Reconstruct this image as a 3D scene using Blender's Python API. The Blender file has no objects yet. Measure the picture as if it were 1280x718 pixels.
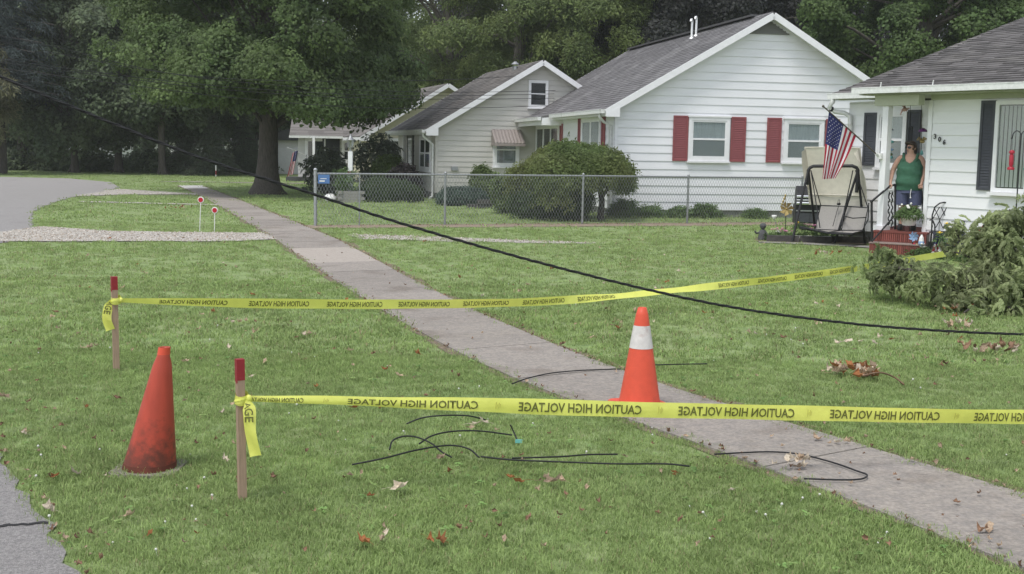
import bpy, math, random
import numpy as np
from mathutils import Vector, Matrix, Euler
R_ = math.radians
random.seed(7)
rng = np.random.default_rng(11)
SC = bpy.context.scene
COL = SC.collection

# ------------------------------------------------------------------ camera
FPX = 1500.0; EYE = 1.85; PITCH = math.atan(175 / FPX); ROLL = 0.018
cam_d = bpy.data.cameras.new("camera")
cam = bpy.data.objects.new("camera", cam_d); COL.objects.link(cam)
cam_d.sensor_width = 36.0; cam_d.lens = 36.0 * FPX / 1280.0
cam_d.clip_start = 0.1; cam_d.clip_end = 3000
_f = Vector((0, math.cos(PITCH), -math.sin(PITCH)))
_u0 = Vector((0, math.sin(PITCH), math.cos(PITCH))); _r0 = Vector((1, 0, 0))
_r = _r0 * math.cos(ROLL) + _u0 * math.sin(ROLL)
_u = _u0 * math.cos(ROLL) - _r0 * math.sin(ROLL)
M = Matrix((_r, _u, -_f)).transposed().to_4x4(); M.translation = (0, 0, EYE)
cam.matrix_world = M
SC.camera = cam

# ------------------------------------------------------------------ world, sun
W = bpy.data.worlds.new("World"); SC.world = W; W.use_nodes = True
nt = W.node_tree; bg = nt.nodes["Background"]
SUN_EL, SUN_AZ = R_(64), R_(-145)          # azimuth measured from +Y towards +X
sky = nt.nodes.new("ShaderNodeTexSky"); sky.sky_type = 'NISHITA'; sky.sun_disc = False
sky.sun_elevation = SUN_EL; sky.sun_rotation = SUN_AZ
sky.air_density = 1.0; sky.dust_density = 1.0; sky.ozone_density = 1.0
hs = nt.nodes.new("ShaderNodeHueSaturation"); hs.inputs["Saturation"].default_value = 0.36
nt.links.new(sky.outputs[0], hs.inputs["Color"]); nt.links.new(hs.outputs[0], bg.inputs[0])
bg.inputs[1].default_value = 0.14
sd = bpy.data.lights.new("sun", 'SUN'); sd.energy = 1.5; sd.angle = R_(16); sd.color = (1, 0.965, 0.92)
so = bpy.data.objects.new("sun", sd); COL.objects.link(so)
_sd = Vector((math.sin(SUN_AZ) * math.cos(SUN_EL), math.cos(SUN_AZ) * math.cos(SUN_EL), math.sin(SUN_EL)))
so.rotation_euler = _sd.to_track_quat('Z', 'Y').to_euler()
SC.view_settings.view_transform = 'Standard'; SC.view_settings.look = 'None'
SC.view_settings.exposure = 0.74; SC.view_settings.gamma = 1.0
SC.cycles.max_bounces = 7; SC.cycles.diffuse_bounces = 5; SC.cycles.glossy_bounces = 2
SC.cycles.transmission_bounces = 3; SC.cycles.transparent_max_bounces = 6

# ------------------------------------------------------------------ measuring helper
def gp(px, py, z=0.0):
    """where the sight line through a pixel of the 1280 px photograph meets the height z"""
    u, v = px - 640, py - 359
    uu = u * math.cos(ROLL) + v * math.sin(ROLL); vv = -u * math.sin(ROLL) + v * math.cos(ROLL)
    y = FPX * math.cos(PITCH) - vv * math.sin(PITCH); zz = -FPX * math.sin(PITCH) - vv * math.cos(PITCH)
    Y = (z - EYE) / (zz / y)
    return Vector((uu / y * Y, Y, z))
def ap(px, py, Y):
    u, v = px - 640, py - 359
    uu = u * math.cos(ROLL) + v * math.sin(ROLL); vv = -u * math.sin(ROLL) + v * math.cos(ROLL)
    y = FPX * math.cos(PITCH) - vv * math.sin(PITCH); zz = -FPX * math.sin(PITCH) - vv * math.cos(PITCH)
    return Vector((uu / y * Y, Y, EYE + zz / y * Y))

# ------------------------------------------------------------------ materials
def mat(name, col, rough=0.7, var=0.0, scale=8.0, bump=0.0, bscale=60.0, spec=0.3, metal=0.0,
        col2=None, detail=4.0, rand=0.0, stretch=None, transl=0.0, world=False, tint=False, dirt=None):
    m = bpy.data.materials.new(name); m.use_nodes = True
    t = m.node_tree; n = t.nodes; L = t.links
    b = n["Principled BSDF"]
    b.inputs["Roughness"].default_value = rough; b.inputs["Metallic"].default_value = metal
    b.inputs["Specular IOR Level"].default_value = spec
    c = n.new("ShaderNodeRGB"); c.outputs[0].default_value = (*col, 1); out = c.outputs[0]
    if world:
        co = n.new("ShaderNodeNewGeometry").outputs["Position"]
    else:
        co = n.new("ShaderNodeTexCoord").outputs["Object"]
    if stretch:
        mp = n.new("ShaderNodeMapping"); mp.inputs["Scale"].default_value = stretch
        L.new(co, mp.inputs[0]); co = mp.outputs[0]
    if col2 is not None:
        nz = n.new("ShaderNodeTexNoise"); nz.inputs["Scale"].default_value = scale; nz.inputs["Detail"].default_value = detail
        L.new(co, nz.inputs["Vector"])
        rp = n.new("ShaderNodeMapRange"); rp.inputs[1].default_value = 0.35; rp.inputs[2].default_value = 0.65
        L.new(nz.outputs["Fac"], rp.inputs[0])
        mx = n.new("ShaderNodeMix"); mx.data_type = 'RGBA'; mx.inputs[7].default_value = (*col2, 1)
        L.new(rp.outputs[0], mx.inputs[0]); L.new(out, mx.inputs[6]); out = mx.outputs[2]
    if dirt is not None:                                     # (colour, scale, threshold, amount): stains of their own shape
        nz = n.new("ShaderNodeTexNoise"); nz.inputs["Scale"].default_value = dirt[1]; nz.inputs["Detail"].default_value = 6
        L.new(co, nz.inputs["Vector"])
        rp = n.new("ShaderNodeMapRange"); rp.inputs[1].default_value = dirt[2]; rp.inputs[2].default_value = dirt[2] + 0.12
        rp.inputs[4].default_value = dirt[3]
        L.new(nz.outputs["Fac"], rp.inputs[0])
        mx = n.new("ShaderNodeMix"); mx.data_type = 'RGBA'; mx.inputs[7].default_value = (*dirt[0], 1)
        L.new(rp.outputs[0], mx.inputs[0]); L.new(out, mx.inputs[6]); out = mx.outputs[2]
    if var > 0:
        nz = n.new("ShaderNodeTexNoise"); nz.inputs["Scale"].default_value = scale * 2.7; nz.inputs["Detail"].default_value = 6
        L.new(co, nz.inputs["Vector"])
        rp = n.new("ShaderNodeMapRange"); rp.inputs[3].default_value = 1 - var; rp.inputs[4].default_value = 1 + var
        rp.inputs[1].default_value = 0.25; rp.inputs[2].default_value = 0.75
        L.new(nz.outputs["Fac"], rp.inputs[0])
        vm = n.new("ShaderNodeVectorMath"); vm.operation = 'SCALE'
        L.new(out, vm.inputs[0]); L.new(rp.outputs[0], vm.inputs["Scale"]); out = vm.outputs[0]
    if rand > 0 or tint:
        if tint:
            at = n.new("ShaderNodeAttribute"); at.attribute_name = "tint"; src = at.outputs["Fac"]
        else:
            src = n.new("ShaderNodeObjectInfo").outputs["Random"]
        rp = n.new("ShaderNodeMapRange"); rp.inputs[3].default_value = 1 - rand; rp.inputs[4].default_value = 1 + rand
        L.new(src, rp.inputs[0])
        vm = n.new("ShaderNodeVectorMath"); vm.operation = 'SCALE'
        L.new(out, vm.inputs[0]); L.new(rp.outputs[0], vm.inputs["Scale"]); out = vm.outputs[0]
    L.new(out, b.inputs["Base Color"])
    if bump > 0:
        nz = n.new("ShaderNodeTexNoise"); nz.inputs["Scale"].default_value = bscale; nz.inputs["Detail"].default_value = 5
        L.new(co, nz.inputs["Vector"])
        bp = n.new("ShaderNodeBump"); bp.inputs["Strength"].default_value = bump; bp.inputs["Distance"].default_value = 0.02
        L.new(nz.outputs["Fac"], bp.inputs["Height"]); L.new(bp.outputs[0], b.inputs["Normal"])
    if transl > 0:
        tr = n.new("ShaderNodeBsdfTranslucent"); L.new(out, tr.inputs[0])
        ms = n.new("ShaderNodeMixShader"); ms.inputs[0].default_value = transl
        L.new(b.outputs[0], ms.inputs[1]); L.new(tr.outputs[0], ms.inputs[2])
        L.new(ms.outputs[0], n["Material Output"].inputs[0])
    return m

def glass_mat():
    m = bpy.data.materials.new("window_glass"); m.use_nodes = True
    t = m.node_tree; n = t.nodes; L = t.links
    n.remove(n["Principled BSDF"])
    tr = n.new("ShaderNodeBsdfTransparent"); tr.inputs[0].default_value = (.9, .93, .93, 1)
    gl = n.new("ShaderNodeBsdfGlossy"); gl.inputs["Roughness"].default_value = 0.03
    lw = n.new("ShaderNodeLayerWeight"); lw.inputs[0].default_value = .5
    pw_ = n.new("ShaderNodeMath"); pw_.operation = 'POWER'; pw_.inputs[1].default_value = 3.0; L.new(lw.outputs["Facing"], pw_.inputs[0])
    fr = n.new("ShaderNodeMath"); fr.operation = 'MULTIPLY_ADD'; fr.inputs[1].default_value = .5; fr.inputs[2].default_value = .07; L.new(pw_.outputs[0], fr.inputs[0])
    ms = n.new("ShaderNodeMixShader")
    L.new(fr.outputs[0], ms.inputs[0]); L.new(tr.outputs[0], ms.inputs[1]); L.new(gl.outputs[0], ms.inputs[2])
    L.new(ms.outputs[0], n["Material Output"].inputs[0])
    return m
MT = {}
MT['glass'] = glass_mat()
MT['white'] = mat('white_siding_paint', (.74, .745, .765), .5, var=.04, scale=1.5, stretch=(.3, 1, 1), dirt=((.5, .49, .45), .9, .6, .35))
MT['white1'] = mat('white_vinyl_siding', (.76, .765, .77), .5, var=.04, scale=1.5, stretch=(.3, 1, 1), dirt=((.55, .54, .48), .9, .62, .35))
MT['trim'] = mat('white_trim', (.74, .74, .75), .5, var=.05, scale=3)
MT['gutter'] = mat('gutter_white', (.66, .67, .65), .45, var=.12, scale=6, dirt=((.3, .31, .25), 4, .58, .5))
MT['beige'] = mat('beige_siding_paint', (.5, .485, .45), .6, var=.05, scale=1.5, stretch=(.3, 1, 1), dirt=((.36, .35, .31), .8, .6, .4))
MT['cream'] = mat('cream_siding_paint', (.52, .48, .36), .6, var=.05)
MT['pale'] = mat('pale_siding_paint', (.52, .52, .5), .6, var=.05)
MT['olive_soffit'] = mat('soffit_board', (.42, .44, .34), .7, var=.06)
MT['found'] = mat('foundation_concrete', (.2, .2, .19), .9, var=.25, scale=4, bump=.3)
MT['shingle2'] = mat('grey_shingle', (.15, .145, .148), .9, rand=.2, tint=True, bump=.5, bscale=120, dirt=((.22, .215, .215), .7, .52, .7))
MT['shingle1'] = mat('dark_shingle', (.115, .108, .106), .9, rand=.3, tint=True, bump=.5, bscale=120, dirt=((.18, .17, .16), .9, .55, .6))
MT['shingle3'] = mat('brown_grey_shingle', (.17, .158, .15), .9, rand=.2, tint=True, bump=.5, bscale=120, dirt=((.08, .077, .074), .6, .52, .6))
MT['redsh'] = mat('red_shutter_paint', (.25, .075, .08), .5, var=.08, scale=5)
MT['blacksh'] = mat('black_shutter_paint', (.055, .058, .068), .5, var=.15, scale=5)
MT['redbrick'] = mat('red_porch_tile', (.2, .062, .05), .8, rand=.25, tint=True, bump=.3)
MT['mortar'] = mat('mortar', (.3, .27, .25), .9, var=.1)
MT['brick'] = mat('chimney_brick', (.22, .08, .055), .85, rand=.3, tint=True, bump=.3)
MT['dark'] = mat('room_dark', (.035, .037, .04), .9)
MT['pane_backing'] = mat('pane_backing_grey', (.42, .44, .455), .9, var=.2, scale=3, stretch=(6, 1, .3))  # grey backing, toned to stand in for reflections in the panes
MT['blind'] = mat('blind_fabric', (.5, .5, .48), .8)
MT['screen'] = mat('insect_screen', (.27, .28, .285), .8)
MT['metal_grey'] = mat('galvanised_metal', (.36, .37, .38), .45, metal=.7, var=.12, scale=9)
MT['metal_white'] = mat('bright_vent_metal', (.8, .8, .8), .35, metal=.3)
MT['wire'] = mat('fence_wire', (.3, .31, .32), .5, metal=.5)
MT['blackiron'] = mat('black_iron', (.022, .022, .024), .5, var=.2, scale=9)
MT['cable'] = mat('black_cable', (.016, .016, .017), .55, var=.2, scale=8)
MT['cone_red'] = mat('cone_orange_new', (.62, .085, .045), .5, var=.07, scale=7, dirt=((.32, .07, .04), 5, .6, .55))
MT['cone_old'] = mat('cone_orange_worn', (.36, .055, .033), .5, var=.15, scale=6, dirt=((.12, .04, .028), 3.5, .55, .75))
def cone_old():
    m = mat('cone_orange_worn', (.38, .058, .034), .5, var=.16, scale=6, stretch=(1, 1, .25))
    t = m.node_tree; n = t.nodes; L = t.links; b = n["Principled BSDF"]; src = b.inputs["Base Color"].links[0].from_socket
    co = n.new("ShaderNodeTexCoord").outputs["Object"]; sx = n.new("ShaderNodeSeparateXYZ"); L.new(co, sx.inputs[0])
    nz = n.new("ShaderNodeTexNoise"); nz.inputs["Scale"].default_value = 17; nz.inputs["Detail"].default_value = 8; nz.inputs["Roughness"].default_value = .7; L.new(co, nz.inputs["Vector"])
    zr = n.new("ShaderNodeMapRange"); zr.inputs[1].default_value = .02; zr.inputs[2].default_value = .42; zr.inputs[3].default_value = .34; zr.inputs[4].default_value = -.12; L.new(sx.outputs[2], zr.inputs[0])
    ad = n.new("ShaderNodeMath"); ad.operation = 'ADD'; L.new(nz.outputs["Fac"], ad.inputs[0]); L.new(zr.outputs[0], ad.inputs[1])
    st = n.new("ShaderNodeMapRange"); st.inputs[1].default_value = .52; st.inputs[2].default_value = .82; st.inputs[4].default_value = .85; L.new(ad.outputs[0], st.inputs[0])
    mx = n.new("ShaderNodeMix"); mx.data_type = 'RGBA'; mx.inputs[7].default_value = (.085, .032, .022, 1); L.new(st.outputs[0], mx.inputs[0]); L.new(src, mx.inputs[6]); L.new(mx.outputs[2], b.inputs["Base Color"])
    return m
MT['cone_old'] = cone_old()
MT['cone_grime'] = mat('cone_grime', (.12, .035, .022), .75, var=.3, scale=9)
MT['reflect'] = mat('reflective_sleeve', (.58, .55, .53), .4, var=.1, scale=10, dirt=((.36, .22, .19), 9, .6, .6))
MT['rubber'] = mat('base_rubber', (.2, .185, .15), .9, var=.2, scale=8)
MT['wood'] = mat('stake_wood', (.33, .235, .165), .8, var=.2, scale=5, stretch=(9, 9, .7), bump=.2)
MT['redpaint'] = mat('red_marking_paint', (.25, .022, .028), .6, var=.12, scale=12)
MT['tape'] = mat('yellow_tape', (.78, .8, .17), .34, var=.06, scale=4, transl=.28, spec=.55, bump=.5, bscale=9)
MT['ink'] = mat('tape_ink', (.12, .125, .03), .6)
MT['asphalt'] = mat('asphalt', (.39, .37, .355), .9, var=.38, scale=55, bump=1.0, bscale=170, col2=(.27, .258, .25), dirt=((.17, .16, .155), .8, .62, .5), world=True)
MT['gravel'] = mat('gravel_bed', (.45, .42, .38), .95, var=.35, scale=9, bump=.8, bscale=60, col2=(.36, .335, .3), world=True)
MT['concrete'] = mat('sidewalk_concrete', (.32, .285, .25), .9, var=.24, scale=16, rand=.09, bump=.6, bscale=140, col2=(.255, .232, .21), dirt=((.17, .14, .115), 1.6, .56, .55), world=True)
MT['concrete_tan'] = mat('sidewalk_concrete_tan', (.36, .32, .28), .9, var=.14, scale=10, bump=.3, bscale=90, world=True)
MT['concrete_new'] = mat('sidewalk_concrete_new', (.5, .49, .47), .9, var=.1, scale=4, world=True)
MT['soil'] = mat('bare_soil', (.2, .155, .115), .95, var=.3, scale=12, bump=.6, bscale=40, col2=(.15, .13, .085), world=True)
MT['mulch'] = mat('mulch', (.25, .2, .15), .95, var=.4, scale=9, bump=.8, bscale=30, world=True)
MT['lawn'] = mat('lawn_ground', (.19, .265, .1), .95, var=.25, scale=2.2, bump=.7, bscale=26, col2=(.22, .265, .12), world=True)
MT['grass'] = mat('grass_blade', (.275, .37, .132), .75, scale=.45, var=.16, rand=.25, col2=(.295, .38, .15), transl=.42, dirt=((.38, .36, .19), .8, .62, .3), world=True, spec=.25)
MT['grassdry'] = mat('grass_straw', (.25, .23, .12), .8, rand=.3, transl=.2)
MT['clover'] = mat('clover_white', (.6, .6, .55), .8)
MT['bark'] = mat('bark', (.085, .075, .066), .95, var=.4, scale=3, stretch=(4, 4, .6), bump=.9, bscale=12)
MT['bark_grey'] = mat('bark_grey', (.13, .12, .105), .95, var=.35, scale=3, stretch=(4, 4, .6), bump=.8, bscale=14)
MT['twig'] = mat('broken_branch_bark', (.07, .06, .056), .9, var=.3, scale=8, bump=.4)
def leafm(name, c, rand=.35, transl=.5, c2=None):
    return mat(name, c, .55, rand=rand, transl=transl, spec=.35, col2=c2, scale=.5, world=True, detail=2)
MT['lf_maple'] = leafm('maple_leaf', (.11, .165, .062), c2=(.138, .195, .066))
MT['lf_far'] = leafm('far_leaf', (.12, .165, .095), c2=(.15, .19, .1))
MT['lf_lime'] = leafm('lime_leaf', (.12, .15, .05))
MT['lf_wood'] = leafm('grove_leaf', (.15, .205, .075), c2=(.2, .25, .08))
MT['lf_purple'] = leafm('dark_leaf', (.046, .05, .047), c2=(.06, .062, .056))
MT['lf_green'] = leafm('green_maple_leaf', (.085, .14, .045), c2=(.105, .16, .048))
MT['lf_willow'] = leafm('willow_leaf', (.24, .24, .14))
MT['lf_spruce'] = leafm('spruce_needle', (.085, .11, .108))
MT['lf_pine'] = leafm('pine_needle', (.125, .15, .105))
MT['lf_dome'] = leafm('weeping_leaf', (.12, .175, .055), c2=(.2, .22, .08))
MT['lf_yew'] = leafm('yew_leaf', (.075, .115, .048))
MT['lf_lightshrub'] = leafm('light_shrub_leaf', (.13, .18, .065))
MT['lf_jun'] = leafm('juniper_leaf', (.09, .135, .105))
MT['lf_dk'] = leafm('burgundy_leaf', (.045, .038, .038))
MT['lf_mag'] = leafm('grey_green_leaf', (.15, .175, .13))
MT['lf_fresh'] = leafm('fresh_leaf', (.14, .22, .08))
MT['lf_branch'] = leafm('wilted_leaf', (.19, .25, .1), rand=.5, c2=(.3, .34, .17))
MT['dry_tan'] = mat('dry_leaf_tan', (.4, .3, .21), .8, rand=.3, var=.3, scale=30, transl=.15)
MT['dry_pale'] = mat('dry_leaf_pale', (.55, .47, .37), .8, rand=.2, var=.25, scale=30, transl=.15)
MT['dry_rust'] = mat('dry_leaf_rust', (.27, .115, .045), .8, rand=.35, var=.3, scale=30, transl=.15)
MT['dry_brown'] = mat('dry_leaf_brown', (.2, .12, .075), .8, rand=.35, var=.3, scale=30)
MT['canvas'] = mat('swing_canvas', (.62, .59, .5), .85, var=.08, scale=4, bump=.15)
MT['sling'] = mat('sling_fabric', (.3, .285, .265), .8, var=.1, scale=20)
MT['skin'] = mat('skin', (.5, .3, .225), .55, var=.06, scale=5)
MT['shirt'] = mat('green_cotton', (.045, .125, .078), .85, var=.12, scale=8, bump=.3, bscale=14)
MT['denim'] = mat('blue_denim', (.085, .095, .165), .85, var=.15, scale=20)
MT['hair'] = mat('brown_hair', (.045, .03, .024), .6, var=.3, scale=25, stretch=(3, 3, .4))
MT['shoe'] = mat('black_shoe', (.02, .02, .022), .6)
MT['sunglass'] = mat('sunglass_lens', (.012, .01, .012), .15, spec=.6)
MT['flag_red'] = mat('flag_red', (.38, .025, .05), .8, transl=.3)
MT['flag_white'] = mat('flag_white', (.72, .7, .72), .8, transl=.3)
MT['flag_blue'] = mat('flag_blue', (.035, .04, .14), .8, transl=.3)
MT['chrome'] = mat('chrome', (.75, .76, .78), .2, metal=.9)
MT['plast_white'] = mat('white_plastic', (.72, .72, .7), .5, var=.05)
MT['fl_red'] = mat('red_petal', (.55, .03, .06), .7, rand=.3)
MT['fl_yellow'] = mat('yellow_petal', (.7, .5, .06), .7, rand=.2)
MT['fl_pink'] = mat('pink_petal', (.62, .25, .4), .7, rand=.3)
MT['fl_white'] = mat('white_petal', (.75, .74, .7), .7)
MT['fl_orange'] = mat('orange_petal', (.65, .22, .04), .7)
MT['fl_blue'] = mat('blue_petal', (.24, .36, .55), .6)
MT['teal'] = mat('teal_glass', (.16, .45, .42), .3)
MT['brass'] = mat('brass', (.4, .3, .12), .4, metal=.6, var=.2)
MT['purple'] = mat('purple_glass', (.12, .03, .13), .4)
MT['feeder_red'] = mat('feeder_red', (.36, .025, .045), .3)
MT['stone'] = mat('grey_stone', (.085, .085, .088), .9, var=.25, scale=8, bump=.4)
MT['timber'] = mat('dark_timber', (.075, .07, .066), .9, var=.3, scale=4, bump=.4)
MT['awning'] = mat('awning_metal', (.26, .225, .21), .5, var=.1)
MT['blueplate'] = mat('blue_plate', (.1, .2, .42), .5)
MT['patio'] = mat('patio_concrete', (.26, .25, .23), .9, var=.2, scale=6, bump=.3)
MT['cloth_dark'] = mat('dark_cloth', (.03, .033, .045), .9, var=.2)
MT['greenplate'] = mat('feeder_green', (.08, .22, .17), .5)

# ------------------------------------------------------------------ mesh builder
class MB:
    def __init__(s): s.v = []; s.f = []; s.m = []; s.s = []; s.t = []
    def add(s, vs, fs, m=0, smooth=False, tint=None):
        o = len(s.v); s.v += [tuple(p) for p in vs]
        tt = random.random() if tint is None else tint
        for f in fs:
            s.f.append(tuple(i + o for i in f)); s.m.append(m); s.s.append(smooth); s.t.append(tt)
    def box(s, lo, hi, m=0, tint=None, rot=None, at=None):
        x0, y0, z0 = lo; x1, y1, z1 = hi
        vs = [Vector(p) for p in ((x0, y0, z0), (x1, y0, z0), (x1, y1, z0), (x0, y1, z0), (x0, y0, z1), (x1, y0, z1), (x1, y1, z1), (x0, y1, z1))]
        if rot is not None: vs = [rot @ p for p in vs]
        if at is not None: vs = [p + Vector(at) for p in vs]
        s.add(vs, [(0, 3, 2, 1), (4, 5, 6, 7), (0, 1, 5, 4), (1, 2, 6, 5), (2, 3, 7, 6), (3, 0, 4, 7)], m, tint=tint)
    def tube(s, pts, rad, n=8, m=0, cap=True, tint=None, sx=1.0):
        pts = [Vector(p) for p in pts]; k = len(pts)
        if not hasattr(rad, '__len__'): rad = [rad] * k
        up = None; vs = []
        for i, p in enumerate(pts):
            d = (pts[min(i + 1, k - 1)] - pts[max(i - 1, 0)])
            d = d.normalized() if d.length > 1e-9 else Vector((0, 0, 1))
            if up is None:
                up = Vector((0, 0, 1)) if abs(d.z) < .9 else Vector((1, 0, 0))
            a = d.cross(up); a = a.normalized() if a.length > 1e-6 else Vector((1, 0, 0)); b = a.cross(d).normalized(); up = b
            for j in range(n):
                t = 2 * math.pi * j / n
                vs.append(p + (a * math.cos(t) * sx + b * math.sin(t)) * rad[i])
        fs = []
        for i in range(k - 1):
            for j in range(n):
                fs.append((i * n + j, i * n + (j + 1) % n, (i + 1) * n + (j + 1) % n, (i + 1) * n + j))
        s.add(vs, fs, m, True, tint)
        if cap:
            s.add(vs[:n], [tuple(range(n))[::-1]], m, False, tint); s.add(vs[-n:], [tuple(range(n))], m, False, tint)
    def lathe(s, prof, n=24, m=0, at=(0, 0, 0), ell=1.0, smooth=True, cap=True):
        vs = []; k = len(prof)
        for r, z in prof:
            for j in range(n):
                t = 2 * math.pi * j / n
                vs.append((at[0] + r * math.cos(t), at[1] + r * math.sin(t) * ell, at[2] + z))
        fs = [(i * n + j, i * n + (j + 1) % n, (i + 1) * n + (j + 1) % n, (i + 1) * n + j) for i in range(k - 1) for j in range(n)]
        s.add(vs, fs, m, smooth)
        if cap:
            s.add(vs[:n], [tuple(range(n))[::-1]], m); s.add(vs[-n:], [tuple(range(n))], m)
    def loft(s, rings, n=20, m=0, cap=True):
        """rings: (cx, cy, cz, rx, ry)"""
        vs = []
        for cx, cy, cz, rx, ry in rings:
            for j in range(n):
                t = 2 * math.pi * j / n
                vs.append((cx + rx * math.cos(t), cy + ry * math.sin(t), cz))
        k = len(rings)
        s.add(vs, [(i * n + j, i * n + (j + 1) % n, (i + 1) * n + (j + 1) % n, (i + 1) * n + j) for i in range(k - 1) for j in range(n)], m, True)
        if cap:
            s.add(vs[:n], [tuple(range(n))[::-1]], m); s.add(vs[-n:], [tuple(range(n))], m)
    def prism(s, poly, z0, z1, m=0):
        n = len(poly)
        vs = [(p[0], p[1], z0) for p in poly] + [(p[0], p[1], z1) for p in poly]
        s.add(vs, [tuple(range(n))[::-1], tuple(range(n, 2 * n))] + [(i, (i + 1) % n, n + (i + 1) % n, n + i) for i in range(n)], m)
    def xzprism(s, poly, y0, y1, m=0):
        n = len(poly)
        vs = [(p[0], y0, p[1]) for p in poly] + [(p[0], y1, p[1]) for p in poly]
        s.add(vs, [tuple(range(n)), tuple(range(n, 2 * n))[::-1]] + [((i + 1) % n, i, n + i, n + (i + 1) % n) for i in range(n)], m)
    def ball(s, c, r, n=10, k=6, m=0, sc=(1, 1, 1), tint=None):
        vs = []; fs = []
        for i in range(k + 1):
            a = math.pi * i / k
            for j in range(n):
                t = 2 * math.pi * j / n
                vs.append((c[0] + r * sc[0] * math.sin(a) * math.cos(t), c[1] + r * sc[1] * math.sin(a) * math.sin(t), c[2] - r * sc[2] * math.cos(a)))
        for i in range(k):
            for j in range(n):
                fs.append((i * n + j, i * n + (j + 1) % n, (i + 1) * n + (j + 1) % n, (i + 1) * n + j))
        s.add(vs, fs, m, True, tint)
    def mesh(s, name, mats):
        me = bpy.data.meshes.new(name); me.from_pydata(s.v, [], s.f)
        for mm in (mats if isinstance(mats, (list, tuple)) else [mats]):
            me.materials.append(MT[mm] if isinstance(mm, str) else mm)
        me.polygons.foreach_set("material_index", s.m); me.polygons.foreach_set("use_smooth", s.s)
        a = me.attributes.new("tint", 'FLOAT', 'FACE'); a.data.foreach_set("value", s.t)
        me.update(); return me
    def build(s, name, mats, parent=None, loc=None, rotz=0.0):
        return link(name, s.mesh(name, mats), parent, loc, rotz)

def link(name, me, parent=None, loc=None, rotz=0.0, rot=None):
    o = bpy.data.objects.new(name, me); COL.objects.link(o)
    if parent is not None: o.parent = parent
    if loc is not None: o.location = loc
    if rot is not None: o.rotation_euler = rot
    elif rotz: o.rotation_euler = (0, 0, rotz)
    return o
def tag(o, label, cat, group=None, kind=None):
    o['label'] = label; o['category'] = cat
    if group: o['group'] = group
    if kind: o['kind'] = kind
    return o
def thing(name, label, cat, loc=(0, 0, 0), rotz=0.0, group=None):
    o = bpy.data.objects.new(name, None); COL.objects.link(o)
    o.empty_display_size = .1; o.location = loc; o.rotation_euler = (0, 0, rotz)
    return tag(o, label, cat, group)
def structure(o): o['kind'] = 'structure'; return o
def stuff(o): o['kind'] = 'stuff'; return o
def dup(root, loc, rotz=None, label=None):
    r = root.copy(); COL.objects.link(r); r.location = loc
    if rotz is not None: r.rotation_euler = (0, 0, rotz)
    if label: r['label'] = label
    for ch in list(root.children):
        c = ch.copy(); COL.objects.link(c); c.parent = r
        for g in list(ch.children):
            d = g.copy(); COL.objects.link(d); d.parent = c
    return r

# ------------------------------------------------------------------ scattering (geometry nodes, for masses nobody could count)
_ng = {}
def scatter_group(key, meshes):
    if key in _ng: return _ng[key]
    c = bpy.data.collections.new("variants_" + key); c.use_fake_user = True
    for i, me in enumerate(meshes):
        o = bpy.data.objects.new("v%02d_%s" % (i, key), me); c.objects.link(o)
    g = bpy.data.node_groups.new("scatter_" + key, 'GeometryNodeTree')
    g.interface.new_socket("Geometry", in_out='INPUT', socket_type='NodeSocketGeometry')
    g.interface.new_socket("Geometry", in_out='OUTPUT', socket_type='NodeSocketGeometry')
    n = g.nodes; L = g.links
    gi = n.new("NodeGroupInput"); go = n.new("NodeGroupOutput")
    ci = n.new("GeometryNodeCollectionInfo"); ci.inputs[0].default_value = c
    ci.inputs["Separate Children"].default_value = True; ci.inputs["Reset Children"].default_value = True
    ip = n.new("GeometryNodeInstanceOnPoints"); ip.inputs["Pick Instance"].default_value = True
    def na(nm, ty):
        a = n.new("GeometryNodeInputNamedAttribute"); a.data_type = ty; a.inputs["Name"].default_value = nm
        return [o for o in a.outputs if o.name == "Attribute" and o.enabled][0]
    er = n.new("FunctionNodeEulerToRotation")
    L.new(na("rot", 'FLOAT_VECTOR'), er.inputs[0]); L.new(er.outputs[0], ip.inputs["Rotation"])
    L.new(na("scl", 'FLOAT'), ip.inputs["Scale"]); L.new(na("vi", 'INT'), ip.inputs["Instance Index"])
    L.new(gi.outputs[0], ip.inputs["Points"]); L.new(ci.outputs[0], ip.inputs["Instance"])
    L.new(ip.outputs[0], go.inputs[0])
    _ng[key] = (g, len(meshes)); return _ng[key]
def scatter(name, key, P, E, S, parent=None, vi=None):
    g, nv = _ng[key]; N = len(P)
    me = bpy.data.meshes.new(name); me.vertices.add(N)
    me.vertices.foreach_set("co", np.asarray(P, np.float32).ravel())
    a = me.attributes.new("rot", 'FLOAT_VECTOR', 'POINT'); a.data.foreach_set("vector", np.asarray(E, np.float32).ravel())
    a = me.attributes.new("scl", 'FLOAT', 'POINT'); a.data.foreach_set("value", np.asarray(S, np.float32))
    if vi is None: vi = rng.integers(0, nv, N)
    a = me.attributes.new("vi", 'INT', 'POINT'); a.data.foreach_set("value", np.asarray(vi, np.int32))
    o = link(name, me, parent)
    md = o.modifiers.new("scatter", 'NODES'); md.node_group = g
    return o
def euler_to(nrm, spin):
    """eulers that turn +Z onto each normal, spun about it"""
    n = nrm / np.linalg.norm(nrm, axis=1, keepdims=True)
    az = np.arctan2(n[:, 1], n[:, 0]); ti = np.arccos(np.clip(n[:, 2], -1, 1))
    ca, sa, ct, st, cs, ss = np.cos(az), np.sin(az), np.cos(ti), np.sin(ti), np.cos(spin), np.sin(spin)
    m00 = ca * ct * cs - sa * ss; m10 = sa * ct * cs + ca * ss; m20 = -st * cs
    m21 = st * ss; m22 = ct
    return np.stack([np.arctan2(m21, m22), -np.arcsin(np.clip(m20, -1, 1)), np.arctan2(m10, m00)], 1)

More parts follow.
